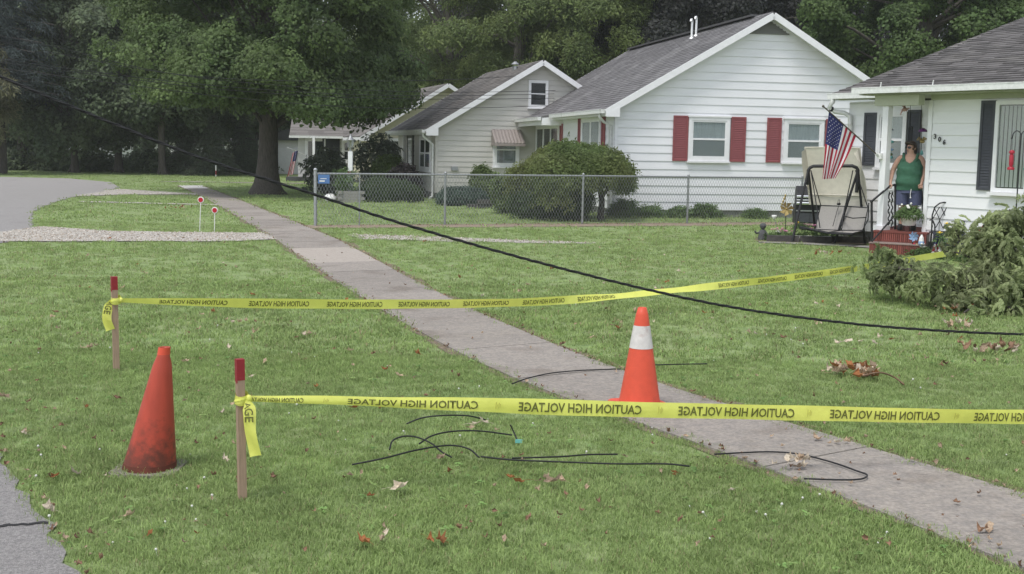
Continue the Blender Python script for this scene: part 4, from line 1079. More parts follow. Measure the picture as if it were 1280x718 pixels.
tree('dark_leaved_tree', 'almost black purple-leaved tree behind the ridge of the white house', X(862, 64), 64, .4, 15, 8.2, (6.4, 5, 5.8), 'purple', 100, 62, 1.2, 71, low=2, clump_r=.2, group='trees of the street')
tree('dark_leaved_tree', 'dark purple-leaved tree between the two white houses behind the green maple', X(1000, 68), 68, .36, 14, 7.4, (4.6, 4, 5.4), 'purple', 70, 52, 1.2, 72, low=1.5, clump_r=.22, group='trees of the street')
tree('green_tree', 'wide green maple behind the roof of the house with the porch', X(1146, 50), 50, .4, 13, 7.6, (5.0, 5, 4.4), 'green', 110, 75, 1.0, 73, low=3.3, clump_r=.21, group='trees of the street')
tree('green_tree', 'green maple behind the brick chimney at the right edge', X(1330, 54), 54, .4, 13, 7.6, (5.0, 5, 4.6), 'green', 70, 60, 1.1, 74, low=2.6, clump_r=.21, group='trees of the street')
# undergrowth below the tree line and a distant wood closing the view
def mass(name, label, key, n, xr_, yr_, zr, sc, seed, cat):
    rr = np.random.default_rng(seed); k = n // 40
    cx = rr.uniform(*xr_, k); cy = rr.uniform(*yr_, k); P = []
    hz = rr.uniform(.45, 1, k)
    for a, b_, h in zip(cx, cy, hz):
        q = rr.normal(0, 1, (40, 3)) * np.array([.05 * (xr_[1] - xr_[0]) ** .5 * 2.2, .8, 0]); q[:, 2] = zr[0] + (zr[1] - zr[0]) * h * rr.random(40)
        q[:, 0] += a; q[:, 1] += b_; P.append(q)
    P = np.concatenate(P); Nn = np.c_[rr.normal(0, .5, len(P)), rr.normal(-.4, .4, len(P)), np.full(len(P), .7)]
    o = scatter(name, key, P, euler_to(Nn, rr.uniform(0, 6.28, len(P))), sc * rr.uniform(.7, 1.3, len(P)))
    return stuff(tag(o, label, cat))
mass('undergrowth', 'dark undergrowth along the foot of the far tree line', 'far', 2600, (-33, -15), (70, 76), (0, 1.3), 1.0, 81, 'undergrowth')
mass('distant_wood', 'distant wood closing the view behind the tree line', 'far', 13000, (-75, 10), (118, 126), (0, 21), 2.4, 82, 'woods')
mass('distant_wood', 'distant wood closing the view behind the houses', 'purple', 12000, (-6, 75), (92, 100), (0, 20), 2.2, 83, 'woods')

def shrub(name, label, x, y, rad, cz, key, n, sscale, seed, stem=True, low=0.03, group='shrubs', lumps=14, hang=False):
    rr = np.random.default_rng(seed); t = thing(name, label, 'shrub', (x, y, 0), 0, group)
    rx, ry, rz = rad; P = []; Nn = []
    v0 = rr.normal(size=(lumps, 3)); v0 /= np.linalg.norm(v0, axis=1, keepdims=True)
    v = rr.normal(size=(n, 3)); v /= np.linalg.norm(v, axis=1, keepdims=True)
    bump = np.max(v @ v0.T, axis=1); q = (.62 + .38 * rr.random(n) ** .5) * (.72 + .4 * np.clip(bump, 0, 1) ** 5) * (1 + (rr.random(n) < .06) * .12)
    P = v * q[:, None] * np.array([rx, ry, rz]) + np.array([0, 0, cz])
    Nn = v * .8 + np.array([0, 0, .45]) + rr.normal(0, .3, (n, 3))
    if hang:                                                   # weeping: long curtains below the dome
        k = P[:, 2] < cz; P[k, 0] *= 1 + .05 * rr.random(k.sum()); Nn[k, 2] -= .2
    k = P[:, 2] > low; P, Nn = P[k], Nn[k]
    b = MB()
    for i in range(7):
        a = 6.283 * i / 7 + seed; e = Vector((math.cos(a) * rx * .6, math.sin(a) * ry * .6, cz + rz * .3 * math.sin(i * 2.1)))
        b.tube([(0.04 * math.cos(a), .04 * math.sin(a), -.02), e * .45 + Vector((0, 0, .1)), e], [.03, .02, .006], 5)
    b.build('stem', 'bark', t)
    stuff(scatter('foliage', key, P, euler_to(Nn, rr.uniform(0, 6.28, len(P))), sscale * rr.uniform(.75, 1.3, len(P)), t)); return t
# weeping dome in front of the white house
wd = thing('weeping_tree', 'broad mushroom-shaped weeping shrub in front of the white house', 'tree', (X(721, 31.5), 31.4, 0), 0, 'shrubs')
rr = np.random.default_rng(91); n = 5200
v = rr.normal(size=(n, 3)); v /= np.linalg.norm(v, axis=1, keepdims=True); v[:, 2] = np.abs(v[:, 2])
lump = .9 + .12 * np.sin(5 * v[:, 0] + 3 * v[:, 2]) * np.sin(4 * v[:, 1] + 2) + .05 * np.sin(11 * v[:, 0] + 7 * v[:, 1])
q = (.72 + .28 * rr.random(n) ** .45) * lump
Pd = v * q[:, None] * np.array([1.86, 1.75, .98]) + np.array([0, 0, 1.08])
sk = rr.random(n) < .3; dz = rr.random(n) * np.where(v[:, 0] < -.1, .75, .28) * np.clip(1 - v[:, 2] * 1.4, 0, 1); Pd[:, 2] -= dz; st_ = rr.random(n) < .07; Pd[st_] *= (1 + .1 * rr.random((st_.sum(), 1)))
Nd = v * np.array([1, 1, .6]) + np.array([0, 0, .25]) + rr.normal(0, .3, (n, 3))
b = MB(); b.tube([(.62, -.1, -.03), (.66, -.05, .5), (.55, 0, 1.0), (.2, 0, 1.5)], [.1, .075, .065, .03], 9)
b.tube([(.64, -.05, .55), (.9, .1, 1.0), (1.3, .2, 1.4)], [.05, .04, .012], 7); b.tube([(.6, 0, .8), (.1, .3, 1.2), (-.8, .2, 1.55)], [.05, .04, .012], 7); b.build('trunk', 'bark', wd)
stuff(scatter('crown', 'dome', Pd, euler_to(Nd, rr.uniform(0, 6.28, n)), rr.uniform(.8, 1.35, n), wd))
SH = [('yew_bush', 'dark rounded yew under the left half of the weeping shrub', X(672, 31), 31.0, (.72, .6, .55), .5, 'yew', 900, 1.1),
      ('yew_bush', 'narrow dark yew against the weeping shrub trunk, right of the other yews', X(715, 31), 30.8, (.55, .5, .5), .45, 'yew', 700, 1.1),
      ('yew_bush', 'upright green yew between the round light shrub and the weeping shrub', X(640, 33.5), 33.2, (.55, .5, .62), .58, 'lightshrub', 800, 1.1),
      ('round_shrub', 'round light green shrub in front of the awning window of the beige house', X(606, 40.5), 38.5, (.48, .45, .62), .6, 'lightshrub', 900, 1.15),
      ('juniper_bush', 'low spreading blue-green juniper at the corner of the beige house', X(573, 37), 37.6, (.85, .6, .34), .24, 'jun', 900, 1.1),
      ('burgundy_shrub', 'dark burgundy shrub beside the door of the beige house', X(508, 41), 40.6, (.62, .6, .62), .55, 'dk', 900, 1.3),
      ('yew_bush', 'bright topped yew behind the burgundy shrub by the beige house door', X(486, 43), 43.2, (.62, .5, .7), .8, 'lightshrub', 800, 1.2),
      ('yew_bush', 'low dark yew sprawling behind the wire fence below the beige house door', X(485, 40), 39.2, (1.15, .6, .45), .35, 'yew', 1200, 1.3),
      ('grey_leaved_shrub', 'tall grey-green large-leaved shrub left of the white lamp post', X(408, 44), 44.0, (.8, .7, .85), .85, 'mag', 300, 1.1),
      ('grey_leaved_shrub', 'tall grey-green large-leaved shrub right of the white lamp post', X(474, 45), 45.0, (.95, .8, 1.1), 1.15, 'mag', 420, 1.1)]
for i, (nm, lab, x, y, rad, cz, key, n, sc) in enumerate(SH):
    shrub(nm, lab, x, y, rad, cz, key, n, sc, 100 + i)
PL = [(782, 32.55, .42, .52, 'tallest leafy green plant at the white house wall, beside the weeping shrub'), (812, 32.7, .34, .36, 'second leafy green plant along the white house wall'),
      (850, 32.85, .27, .32, 'small leafy plant behind the third fence post'), (882, 33.0, .4, .4, 'broad bright plant below the first shuttered window'), (944, 33.2, .26, .28, 'small bright plant below the gap between the shuttered windows')]
for i, (px, y, r_, h, lab) in enumerate(PL):
    t = thing('leafy_plant', lab, 'plant', (X(px, y), y, 0), 0, 'plants along the white house')
    rr = np.random.default_rng(130 + i); n = int(240 * r_ / .35)
    a = rr.uniform(0, 6.28, n); q = r_ * rr.random(n) ** .6; z = h * (1 - .55 * (q / r_) ** 2) * rr.random(n) ** .55
    P = np.c_[q * np.cos(a), q * np.sin(a) * .6, z]
    stuff(scatter('leaves', 'fresh', P, np.c_[rr.normal(0, .4, n), rr.normal(0, .4, n), a], rr.uniform(.7, 1.2, n), t))
    b = MB()
    for k in range(7):
        e = (r_ * .6 * math.cos(k), r_ * .35 * math.sin(k), h * .7); b.tube([(0, 0, -.02), (e[0] * .5, e[1] * .5, h * .45), e], .007, 4)
    b.build('stem', 'lf_fresh', t)

# ================================================================== FENCE
fl = (FENCE_B - FENCE_A).length
fn = thing('wire_fence', 'grey chain-link fence with metal posts and top rail across the lawn', 'fence', tuple(FENCE_A), math.atan2(_fd.y, _fd.x))
FH = 1.2
def pxs(px):                                   # distance along the fence of a post
    a = (px - 642) / 1500; d = _fd; return (a * FENCE_A.y - FENCE_A.x) / (d.x - a * d.y)
for i, px in enumerate((395, 557, 729, 860, 1002)):
    s = pxs(px); b = MB(); r_ = .038 if i == 0 else .027
    b.tube([(s, .03, -.05), (s, .03, FH + (.05 if i == 0 else .0))], r_, 10); b.ball((s, .03, FH + (.06 if i == 0 else .02)), r_ * 1.25, 8, 5)
    if i == 0:
        for zz in (.15, .5, .85, 1.15): b.lathe([(.046, zz), (.046, zz + .03)], 10, at=(s, .03, 0))
    b.build('fence_post', 'metal_grey', fn)
b = MB(); s = pxs(450); b.tube([(s, .03, -.02), (s, .03, FH - .03)], .016, 6); b.build('tension_bar', 'metal_grey', fn)
b = MB(); b.tube([(0, .03, FH - .02), (fl * .5, .03, FH - .02 + .004), (fl, .03, FH - .02)], .021, 8); b.build('top_rail', 'metal_grey', fn)
b = MB(); w = .075; nx = int(fl / w); nz = int((FH - .05) / (w)); wr_ = .0032
for i in range(nx):
    pts = []
    for k in range(nz + 2):
        pts.append((i * w + (w * .5 if (k % 2) else 0) + .0, 0, .03 + k * w * .98))
    for sg in (0, 1):
        vs = []; fs = []
        for j, p in enumerate(pts):
            x = p[0] if not sg else i * w + w - (p[0] - i * w)
            vs += [(x - wr_, .004 * sg - .002, p[2]), (x + wr_, .004 * sg - .002, p[2]), (x, .004 * sg + .003, p[2])]
        for j in range(len(pts) - 1):
            a = j * 3; fs += [(a, a + 1, a + 4, a + 3), (a + 1, a + 2, a + 5, a + 4), (a + 2, a, a + 3, a + 5)]
        b.add(vs, fs)
b.build('chain_link_mesh', 'wire', fn)
b = MB(); b.box((.05, -.012, .96), (.31, -.006, 1.16)); bp = b.build('fence_plate', 'blueplate', fn)
b = MB(); b.box((.08, -.0145, 1.0), (.2, -.0125, 1.03)); b.box((.1, -.0145, 1.06), (.24, -.0125, 1.075)); b.build('plate_print', 'plast_white', bp)

# ================================================================== FURNITURE OF THE YARDS
# lamp post in a stacked-timber planter
LPX, LPY = X(438, 38.6), 38.6
t = thing('planter_box', 'square planter of stacked grey timbers round the lamp post', 'planter', (LPX, LPY, 0), R_(12))
for k in range(4):
    for j in range(4):
        b = MB(); L_ = .78; off = k % 2
        b.box((-L_ / 2 + .07, -.05, 0), (L_ / 2 + (.05 if off else -.05) , .05, .085))
        b.build('plank', 'wood' if False else 'patio', t, (math.cos(j * math.pi / 2) * .33 if j % 2 == 0 else 0, math.sin(j * math.pi / 2) * .33, k * .092), (j + 1) * math.pi / 2)
b = MB(); b.box((-.3, -.3, 0), (.3, .3, .3)); b.build('soil', 'soil', t)
rr = np.random.default_rng(5); n = 160; P = np.c_[rr.normal(-.12, .16, n), rr.normal(0, .14, n), .3 + rr.random(n) ** .8 * .75]
stuff(scatter('flowers', 'fresh', P, np.c_[rr.normal(0, .4, (n, 2)), rr.uniform(0, 6.28, n)], rr.uniform(.6, 1.1, n), t))
t = thing('lamp_post', 'white wooden lamp post with a grey lantern standing in the timber planter', 'lamp post', (LPX + .02, LPY, 0))
b = MB(); b.box((-.07, -.07, .3), (.07, .07, 1.62)); b.build('post', 'trim', t)
b = MB(); b.box((-.075, -.075, .92), (.075, .075, .98)); b.build('red_band', 'redpaint', t)
b = MB(); b.lathe([(.05, 1.62), (.04, 1.7), (.08, 1.72), (.085, 1.75)], 8); b.lathe([(.14, 1.98), (.05, 2.07), (.03, 2.12), (.02, 2.16)], 6)
for k in range(6):
    a = k * math.pi / 3; b.tube([(.08 * math.cos(a), .08 * math.sin(a), 1.75), (.12 * math.cos(a), .12 * math.sin(a), 1.98)], .009, 4)
lm = b.build('lantern', 'metal_grey', t)
b = MB(); b.lathe([(.075, 1.752), (.113, 1.978)], 6, smooth=False); b.build('lantern_glass', 'glass', lm)
t = thing('white_bag', 'crumpled white bag lying at the left of the timber planter', 'bag', (LPX - .62, LPY - .1, 0))
b = MB(); b.ball((0, 0, .12), .18, 9, 6, sc=(1.1, .7, .75)); b.v = [(x + random.uniform(-.03, .03), y_ + random.uniform(-.03, .03), max(.001, z + random.uniform(-.03, .03))) for x, y_, z in b.v]; b.build('bag_body', 'plast_white', t)
# step blocks near the juniper
for i, (px, w, z0, lab) in enumerate([(600, .75, 0, 'lower brown timber block between juniper and yew'), (607, .45, .14, 'upper brown timber block resting on the lower one')]):
    b = MB(); b.box((-w / 2, -.1, z0 + .002), (w / 2, .1, z0 + .13)); b.build('timber_block', 'timber', None, (X(px, 36), 36, 0), .2); tag(COL.objects[-1], lab, 'timber block')
# flag in front of the pale house
def flag(name, label, tip, hoist_end, P_, mats_scale, nu=36, nv=26, pole=None, loc=(0, 0, 0)):
    t = thing(name, label, 'flag', loc); L0 = Vector(loc)
    b = MB(); grid = [[Vector(P_(u / nu, v / nv)) - L0 for u in range(nu + 1)] for v in range(nv + 1)]
    vs = [p for row in grid for p in row]; fs = []; o = len(b.v)
    b.v += [tuple(p) for p in vs]
    for v in range(nv):
        for u in range(nu):
            b.f.append((v * (nu + 1) + u, v * (nu + 1) + u + 1, (v + 1) * (nu + 1) + u + 1, (v + 1) * (nu + 1) + u))
            stripe = int(v / nv * 13)
            m = 0 if stripe % 2 == 0 else 1
            if u / nu < .4 and stripe < 7: m = 2
            b.m.append(m); b.s.append(True); b.t.append(.5)
    c = b.build('flag_cloth', ['flag_red', 'flag_white', 'flag_blue'], t)
    s = MB()
    def Pn(u, v):
        e = .01; p = Vector(P_(u, v)) - L0; a = Vector(P_(u + e, v)) - Vector(P_(u, v)); d = Vector(P_(u, v + e)) - Vector(P_(u, v)); return p, a.cross(d).normalized()
    for ri in range(9):
        for ci in range(6 if ri % 2 == 0 else 5):
            u = .4 * ((ci * 2 + (1 if ri % 2 == 0 else 2)) / 12); v = (7 / 13) * (ri + 1) / 10
            for sg in (1, -1):
                vs = []
                for k in range(10):
                    r_ = .022 if k % 2 == 0 else .009; a = math.pi * k / 5
                    p, nn = Pn(u + r_ * math.cos(a) * .55 * .8, v + r_ * math.sin(a)); vs.append(p + nn * .004 * sg)
                p, nn = Pn(u, v); vs.append(p + nn * .004 * sg)
                s.add(vs, [(k, (k + 1) % 10, 10) for k in range(10)])
    s.build('stars', 'flag_white', c)
    return t
# porch flag: cloth hangs from a slanting pole fixed to the porch post
FT, FB_ = ap(1029, 133, 21.75), ap(1098, 195, 22.66)
h_a, h_b = FT.lerp(FB_, .1), FT.lerp(FB_, .585)
def pf(u, v):
    s = h_a.lerp(h_b, v)
    e = Vector((ap(1036, 222, 21.8) if False else (0, 0, 0)))
    end = Vector((h_a.x - .05 + .27 * v, h_a.y + .1 * v + .05, h_a.z - 1.22 + .02 * v))
    k = u ** .85
    p = s.lerp(end, k)
    sag = math.sin(math.pi * u) * .06 * (v - .3)
    p.x += sag * .5 + .022 * math.sin(v * 15 + u * 3) * u
    p.y += (.09 * math.sin(v * 15 + 1.2 + u * 2)) * u * (1 - .35 * u)
    p.z += -.05 * math.sin(math.pi * u) * (1 - v) * 0
    return p
t = flag('american_flag', 'stars and stripes flag hanging from a slanted pole on the porch post', None, None, pf, 1, loc=tuple(FB_))
b = MB(); b.tube([Vector((0, 0, 0)), FT - FB_], [.014, .012], 8); b.ball(tuple(FT - FB_), .025, 8, 6); b.build('pole', mat('pole_dark', (.1, .085, .07), .5), t)
b = MB(); b.tube([Vector((.03, .02, -.02)), (FT - FB_) * .05], .026, 8); b.lathe([(.05, -.06), (.05, .05)], 10, at=(.03, .02, 0)); b.build('bracket', 'plast_white', t)
hf = ap(374, 188, 58.6)
def pf2(u, v):
    return (hf.x - .55 * v * .5 - .25 * u + .03 * math.sin(v * 9), hf.y - .3 + .05 * math.sin(v * 14 + u * 3), hf.z - .55 * v * .4 - 1.15 * u + .1 * v)
t = flag('american_flag', 'faded stars and stripes flag at the corner of the distant pale house', None, None, pf2, 1, nu=14, nv=13, loc=tuple(hf))
b = MB(); b.tube([(0.3, .9, -.3), (-.5, -.35, .12)], .014, 6); b.build('pole', 'trim', t)

# ================================================================== STAKES, TAPE, CONES
def stake(name, label, base, top, w, tip_h):
    base, top = Vector(base), Vector(top)
    t = thing(name, label, 'stake', tuple(base), 0, 'red-topped wooden stakes holding the caution tape')
    d = top - base; L_ = d.length
    q = d.to_track_quat('Z', 'Y').to_matrix() @ Matrix.Rotation(.5, 3, 'Z')
    b = MB(); b.box((-w / 2, -w / 2, -.08), (w / 2, w / 2, L_ - tip_h), rot=q); b.build('stake_body', 'wood', t)
    b = MB(); h = w / 2 + .0012; b.box((-h, -h, L_ - tip_h), (h, h, L_), rot=q)
    for i in range(5):
        x = -h + (i + .5) * 2 * h / 5; e = random.uniform(.004, .02)
        b.box((x - h / 5, -h, L_ - tip_h - e), (x + h / 5, -h + .002, L_ - tip_h - .0003), rot=q); b.box((-h, x - h / 5, L_ - tip_h - e), (-h + .002, x + h / 5, L_ - tip_h - .0003), rot=q)
    b.build('painted_tip', 'redpaint', t); return t
S1 = gp(303, 626); S1t = ap(299.5, 449, S1.y); S2 = gp(145.5, 464); S2t = ap(142.5, 346, S2.y)
stake('wooden_stake', 'red-topped wooden stake nearest the camera, right of the worn cone', S1, S1t, .039, .108)
stake('wooden_stake', 'red-topped wooden stake farther back on the lawn, left of the worn cone', S2, S2t, .045, .105)
S3t = ap(1235, 286, 17.9); S3 = Vector((S3t.x + .02, 17.9, 0))
stake('wooden_stake', 'red-topped wooden stake behind the fallen branch by the flower bed', S3, S3t, .045, .12)

class Ribbon:
    """a tape along a polyline: pos(s, w) gives the surface point, s metres along, w in -.5...5 across"""
    def __init__(s, pts, width, twist, curl=None):
        s.p = [Vector(q) for q in pts]; s.w = width; s.tw = twist; s.curl = curl
        s.c = [0.0]
        for a, b in zip(s.p[:-1], s.p[1:]): s.c.append(s.c[-1] + (b - a).length)
        s.L = s.c[-1]
    def center(s, d):
        d = min(max(d, 0), s.L); i = 0
        while i < len(s.c) - 2 and s.c[i + 1] < d: i += 1
        t = (d - s.c[i]) / max(1e-9, s.c[i + 1] - s.c[i]); return s.p[i].lerp(s.p[i + 1], t)
    def frame(s, d):
        t = (s.center(d + .05) - s.center(d - .05)).normalized()
        u = Vector((0, 0, 1)); u = (u - t * u.dot(t)).normalized(); n = t.cross(u).normalized(); a = s.tw(d)
        return u * math.cos(a) + n * math.sin(a), n * math.cos(a) - u * math.sin(a)
    def pos(s, d, w, off=0.0):
        u, n = s.frame(d); c = s.center(d); ww = s.w
        k = s.curl(d) if s.curl else 0.0          # how far the upper edge leans away
        up = w * ww; y = k * max(0, w + .12) ** 1.5 * ww
        return c + u * (up * (1 - .0 * k)) + n * (y + off)
    def mesh(s, step=.05, nw=6):
        b = MB(); n = int(s.L / step); vs = []
        for i in range(n + 1):
            for j in range(nw + 1): vs.append(s.pos(s.L * i / n, j / nw - .5))
        b.add(vs, [(i * (nw + 1) + j, i * (nw + 1) + j + 1, (i + 1) * (nw + 1) + j + 1, (i + 1) * (nw + 1) + j) for i in range(n) for j in range(nw)], 0, True)
        return b
    def text(s, body, s_right, length, height, off, mirror_from_cam=True):
        me = text_mesh(body, 1.0, .02)
        xs = [v.co.x for v in me.vertices]; ys = [v.co.y for v in me.vertices]; x0, x1 = min(xs), max(xs); h = max(ys)
        for v in me.vertices:
            d = s_right - (v.co.x - x0) / (x1 - x0) * length; w = (v.co.y / h - .5) * height / s.w
            v.co = s.pos(d, w, off)
        return me
def sagged(pts, n=120):
    """smooth curve through points (Catmull-Rom)"""
    P = [Vector(p) for p in pts]; P = [P[0] * 2 - P[1]] + P + [P[-1] * 2 - P[-2]]; out = []
    m = len(P) - 3
    for i in range(m):
        k = max(2, n // m)
        for j in range(k + (1 if i == m - 1 else 0)):
            t = j / k; a, b_, c, d = P[i:i + 4]
            out.append(.5 * ((2 * b_) + (c - a) * t + (2 * a - 5 * b_ + 4 * c - d) * t * t + (3 * b_ - a - 3 * c + d) * t ** 3))
    return out
Y1 = lambda px: 6.375 / (1 - .214 * (px - 640) / 1500)
T1 = [ap(x, y, Y1(x)) for x, y in ((306, 499), (400, 501), (480, 503.5), (645, 508), (800, 512.5), (992, 516.5), (1175, 520.5), (1280, 521.5))]
T1.append(T1[-1] + (T1[-1] - T1[-2]).normalized() * 1.6 + Vector((0, 0, .02)))
def knot(parent, c, w, r_=.028):
    b = MB()
    for k in range(3):
        vs = []; m = 14
        for j in range(m + 1):
            a = 6.283 * j / m
            vs += [Vector(c) + Vector((r_ * (1 + .12 * k) * math.cos(a) * 1.15, r_ * (1 + .12 * k) * math.sin(a) * 1.15, -w * .5 + .008 * k + .01 * math.sin(a + k))), Vector(c) + Vector((r_ * (1 + .1 * k) * math.cos(a) * 1.15, r_ * (1 + .1 * k) * math.sin(a) * 1.15, w * .5 - .012 * k + .012 * math.sin(a * 1 + k)))]
        b.add(vs, [(2 * j, 2 * j + 2, 2 * j + 3, 2 * j + 1) for j in range(m)], 0, True)
    b.ball(tuple(Vector(c) + Vector((r_ * 1.4, -.01, 0))), .016, 8, 5, sc=(1.2, 1, 1.4))
    return b.build('knot', 'tape', parent)
def tail(parent, pts, w, label_chars, side=1, mirror=False, face=(0, -1, 0)):
    pts = sagged(pts, 24); b = MB(); vs = []; n = len(pts)
    f = Vector(face)
    def fr(i): 
        d = (pts[min(i + 1, n - 1)] - pts[max(i - 1, 0)]).normalized(); s_ = d.cross(f).normalized(); return d, s_
    wd_ = lambda i: w * (.28 + .72 * min(1, i / n * 4))
    for i in range(n):
        d, s_ = fr(i)
        for j in range(5): vs.append(pts[i] + s_ * (j / 4 - .5) * wd_(i) + f * (-.012 * math.sin(j / 4 * math.pi + i * .25)))
    b.add(vs, [(i * 5 + j, i * 5 + j + 1, (i + 1) * 5 + j + 1, (i + 1) * 5 + j) for i in range(n - 1) for j in range(4)], 0, True)
    tl = b.build('loose_end', 'tape', parent)
    me = text_mesh(label_chars, 1, .015); xs = [v.co.x for v in me.vertices]; h = max(v.co.y for v in me.vertices); L_ = max(xs)
    for v in me.vertices:
        i = 2 + v.co.x / L_ * n * .42; i0 = min(int(i), n - 2); p = pts[i0].lerp(pts[i0 + 1], i - i0); d, s_ = fr(i0)
        k = (.5 - v.co.y / h) if not mirror else (v.co.y / h - .5)
        v.co = p + s_ * k * wd_(i0) * .72 + f * .014
    me.materials.append(MT['ink']); link('print', me, tl); return tl
rb = Ribbon(T1, .086, lambda d: .05 + .22 * math.exp(-d * 1.3) + .07 * math.sin(d * 2.1) + .03 * math.sin(d * 5.3), curl=lambda d: -.9 * math.exp(-((d) / 1.1) ** 2) - .12)
tp1 = thing('caution_tape', 'near strand of yellow caution tape with dark block letters running off to the right', 'caution tape', (0, 0, 0), 0, 'caution tape strands')
def taper(mb, rib, nw=6):
    """gather the first hand's breadth of the tape into its knot"""
    for idx, p in enumerate(mb.v):
        c = rib.p[0]; d = (Vector(p) - c).length
    return mb
_pos = rb.pos
def pos1(d, w, off=0.0):
    k = .34 + .66 * min(1, d / 1.5) ** 1.2; return _pos(d, w * k, off + .0035 * math.sin(d * 9.1 + w * 2) + .004 * math.sin(d * 3.3) * w)
rb.pos = pos1
rb.mesh().build('tape_strip', 'tape', tp1)
def s_at(rib, px):
    best = 0; bd = 1e9
    for i in range(800):
        d = rib.L * i / 800; c = rib.center(d)
        z = c.z - EYE; f = c.y * math.cos(PITCH) - z * math.sin(PITCH); vv = -(c.y * math.sin(PITCH) + z * math.cos(PITCH)) / f * FPX; uu = c.x / f * FPX
        x = 640 + uu * math.cos(ROLL) - vv * math.sin(ROLL)
        if abs(x - px) < bd: bd = abs(x - px); best = d
    return best
def print_text(tape, rib, runs, body, h, off, end=None):
    for a, b_ in runs:
        sa, sb = s_at(rib, a), s_at(rib, b_)
        me = rib.text(body, sb, sb - sa, h, off); me.materials.append(MT['ink']); link('print', me, tape)
PH = "CAUTION HIGH VOLTAGE"
nsign = -1 if rb.frame(1.0)[1].y > 0 else 1
print_text(tp1, rb, [(300, 379), (434, 597), (648, 802), (847, 992), (1037, 1175)], PH, .05, .004 * nsign)
sa, sb = s_at(rb, 1217), rb.L
me = rb.text(PH, s_at(rb, 1217) + .62, .62, .05, .004 * nsign); me.materials.append(MT['ink']); link('print', me, tp1)
for px in (407, 623, 824, 1012, 1195):                                  # small emblem between the phrases
    b = MB(); d = s_at(rb, px)
    for k, (x, w_) in enumerate(((-.012, .26), (-.004, .1), (.004, .22), (.011, .14))):
        b.add([rb.pos(d + x, -w_, .004 * nsign), rb.pos(d + x + .003, -w_ * .6, .004 * nsign), rb.pos(d + x + .006, w_, .004 * nsign), rb.pos(d + x + .002, w_ * .9, .004 * nsign)], [(0, 1, 2, 3)])
    b.build('print', mat('tape_ink_faint_%d' % px, (.5, .48, .1), .5), tp1)
k1 = ap(302, 498, S1.y); knot(tp1, k1 - Vector((0.0, 0, 0)), .05)
tail(tp1, [k1 + Vector((.035, -.03, -.0)), k1 + Vector((.05, -.045, -.06)), k1 + Vector((.055, -.05, -.16)), k1 + Vector((.082, -.055, -.29))], .062, "AGE")
# far strand: runs back across the lawn to the flower bed, twisted half way
Y2 = lambda px: 12.1 / (1 - .81 * (px - 640) / 1500)
T2 = [ap(x, y, Y2(x)) for x, y in ((147, 375.5), (300, 379), (480, 380.5), (640, 378.5), (740, 373), (800, 367.5), (900, 357), (1000, 345.5), (1085, 333.5), (1160, 321), (1234, 309))]
T2 = sagged(T2, 120)
def sstep(d, a, b_): t = min(1, max(0, (d - a) / (b_ - a))); return t * t * (3 - 2 * t)
rb2 = Ribbon(T2, .088, lambda d: 0, None)
sT = s_at(rb2, 790); sQ = s_at(rb2, 850)
rb2.tw = lambda d: .42 + .25 * sstep(d, 1.5, 5) - 1.0 * sstep(d, sT - 1.3, sT + .1) + (.95) * sstep(d, sT + .5, sQ + 1.6)
rb2.tw = lambda d: .15 + .08 * math.sin(d * 1.9) - 1.05 * sstep(d, sT - 1.5, sT) + .95 * sstep(d, sT + .6, sQ + 1.5)
_pos2 = rb2.pos
rb2.pos = lambda d, w, off=0.0: _pos2(d, w * min(1, .4 + d / 1.8, .3 + (rb2.L - d) / .6), off + .005 * math.sin(d * 6.3 + w * 2))
tp2 = thing('caution_tape', 'far strand of yellow caution tape twisted half way, crossing the sidewalk to the flower bed', 'caution tape', (0, 0, 0), 0, 'caution tape strands')
rb2.mesh(step=.08).build('tape_strip', 'tape', tp2)
print_text(tp2, rb2, [(199, 284), (310, 386), (408, 477), (498, 561), (579, 636), (653, 706), (722, 768), (897, 936), (947, 983), (993, 1028), (1037, 1066), (1090, 1114)], PH, .046, .004 * nsign)
k2 = ap(145, 375, S2.y); knot(tp2, k2, .055, .031)
tail(tp2, [k2 + Vector((-.03, -.02, .0)), k2 + Vector((-.05, -.04, -.06)), k2 + Vector((-.06, -.05, -.15)), k2 + Vector((-.035, -.04, -.24))], .07, "AGE", face=(0.3, -1, 0))
knot(tp2, T2[-1], .05, .03)

def cone(name, label, base, h, prof, parts, base_sz, lean=(0, 0), basemat='rubber', flat=True, rz=0.2):
    t = thing(name, label, 'traffic cone', tuple(base), rz, 'orange traffic cones')
    b = MB(); s = base_sz / 2; c = s * .25; z0 = .0
    b.prism([(s - c, -s), (s, -s + c), (s, s - c), (s - c, s), (-s + c, s), (-s, s - c), (-s, -s + c), (-s + c, -s)], .0, .028)
    b.build('base_plate', basemat, t)
    def rad(z):
        for (r0, z0), (r1, z1) in zip(prof[:-1], prof[1:]):
            if z0 <= z <= z1: return r0 + (r1 - r0) * (z - z0) / (z1 - z0)
        return prof[-1][0]
    for nm, m, z0, z1, off in parts:
        b = MB(); n = 14; pr = []
        for i in range(n + 1):
            z = z0 + (z1 - z0) * i / n; pr.append((rad(z) + off, z))
        if nm == 'cone_body':
            pr.append((pr[-1][0] * .8, z1 + .0)); pr.append((pr[-1][0] * .9, z1 - .05))
        vs = []; nn = 40
        for r_, z in pr:
            for j in range(nn):
                a = 6.283 * j / nn; k = z / h
                vs.append((r_ * math.cos(a) + lean[0] * k * h, r_ * math.sin(a) + lean[1] * k * h, z))
        b.add(vs, [(i * nn + j, i * nn + (j + 1) % nn, (i + 1) * nn + (j + 1) % nn, (i + 1) * nn + j) for i in range(len(pr) - 1) for j in range(nn)], 0, True)
        b.build(nm, m, t)
    return t
C1 = gp(186, 587); C1.z = -.012
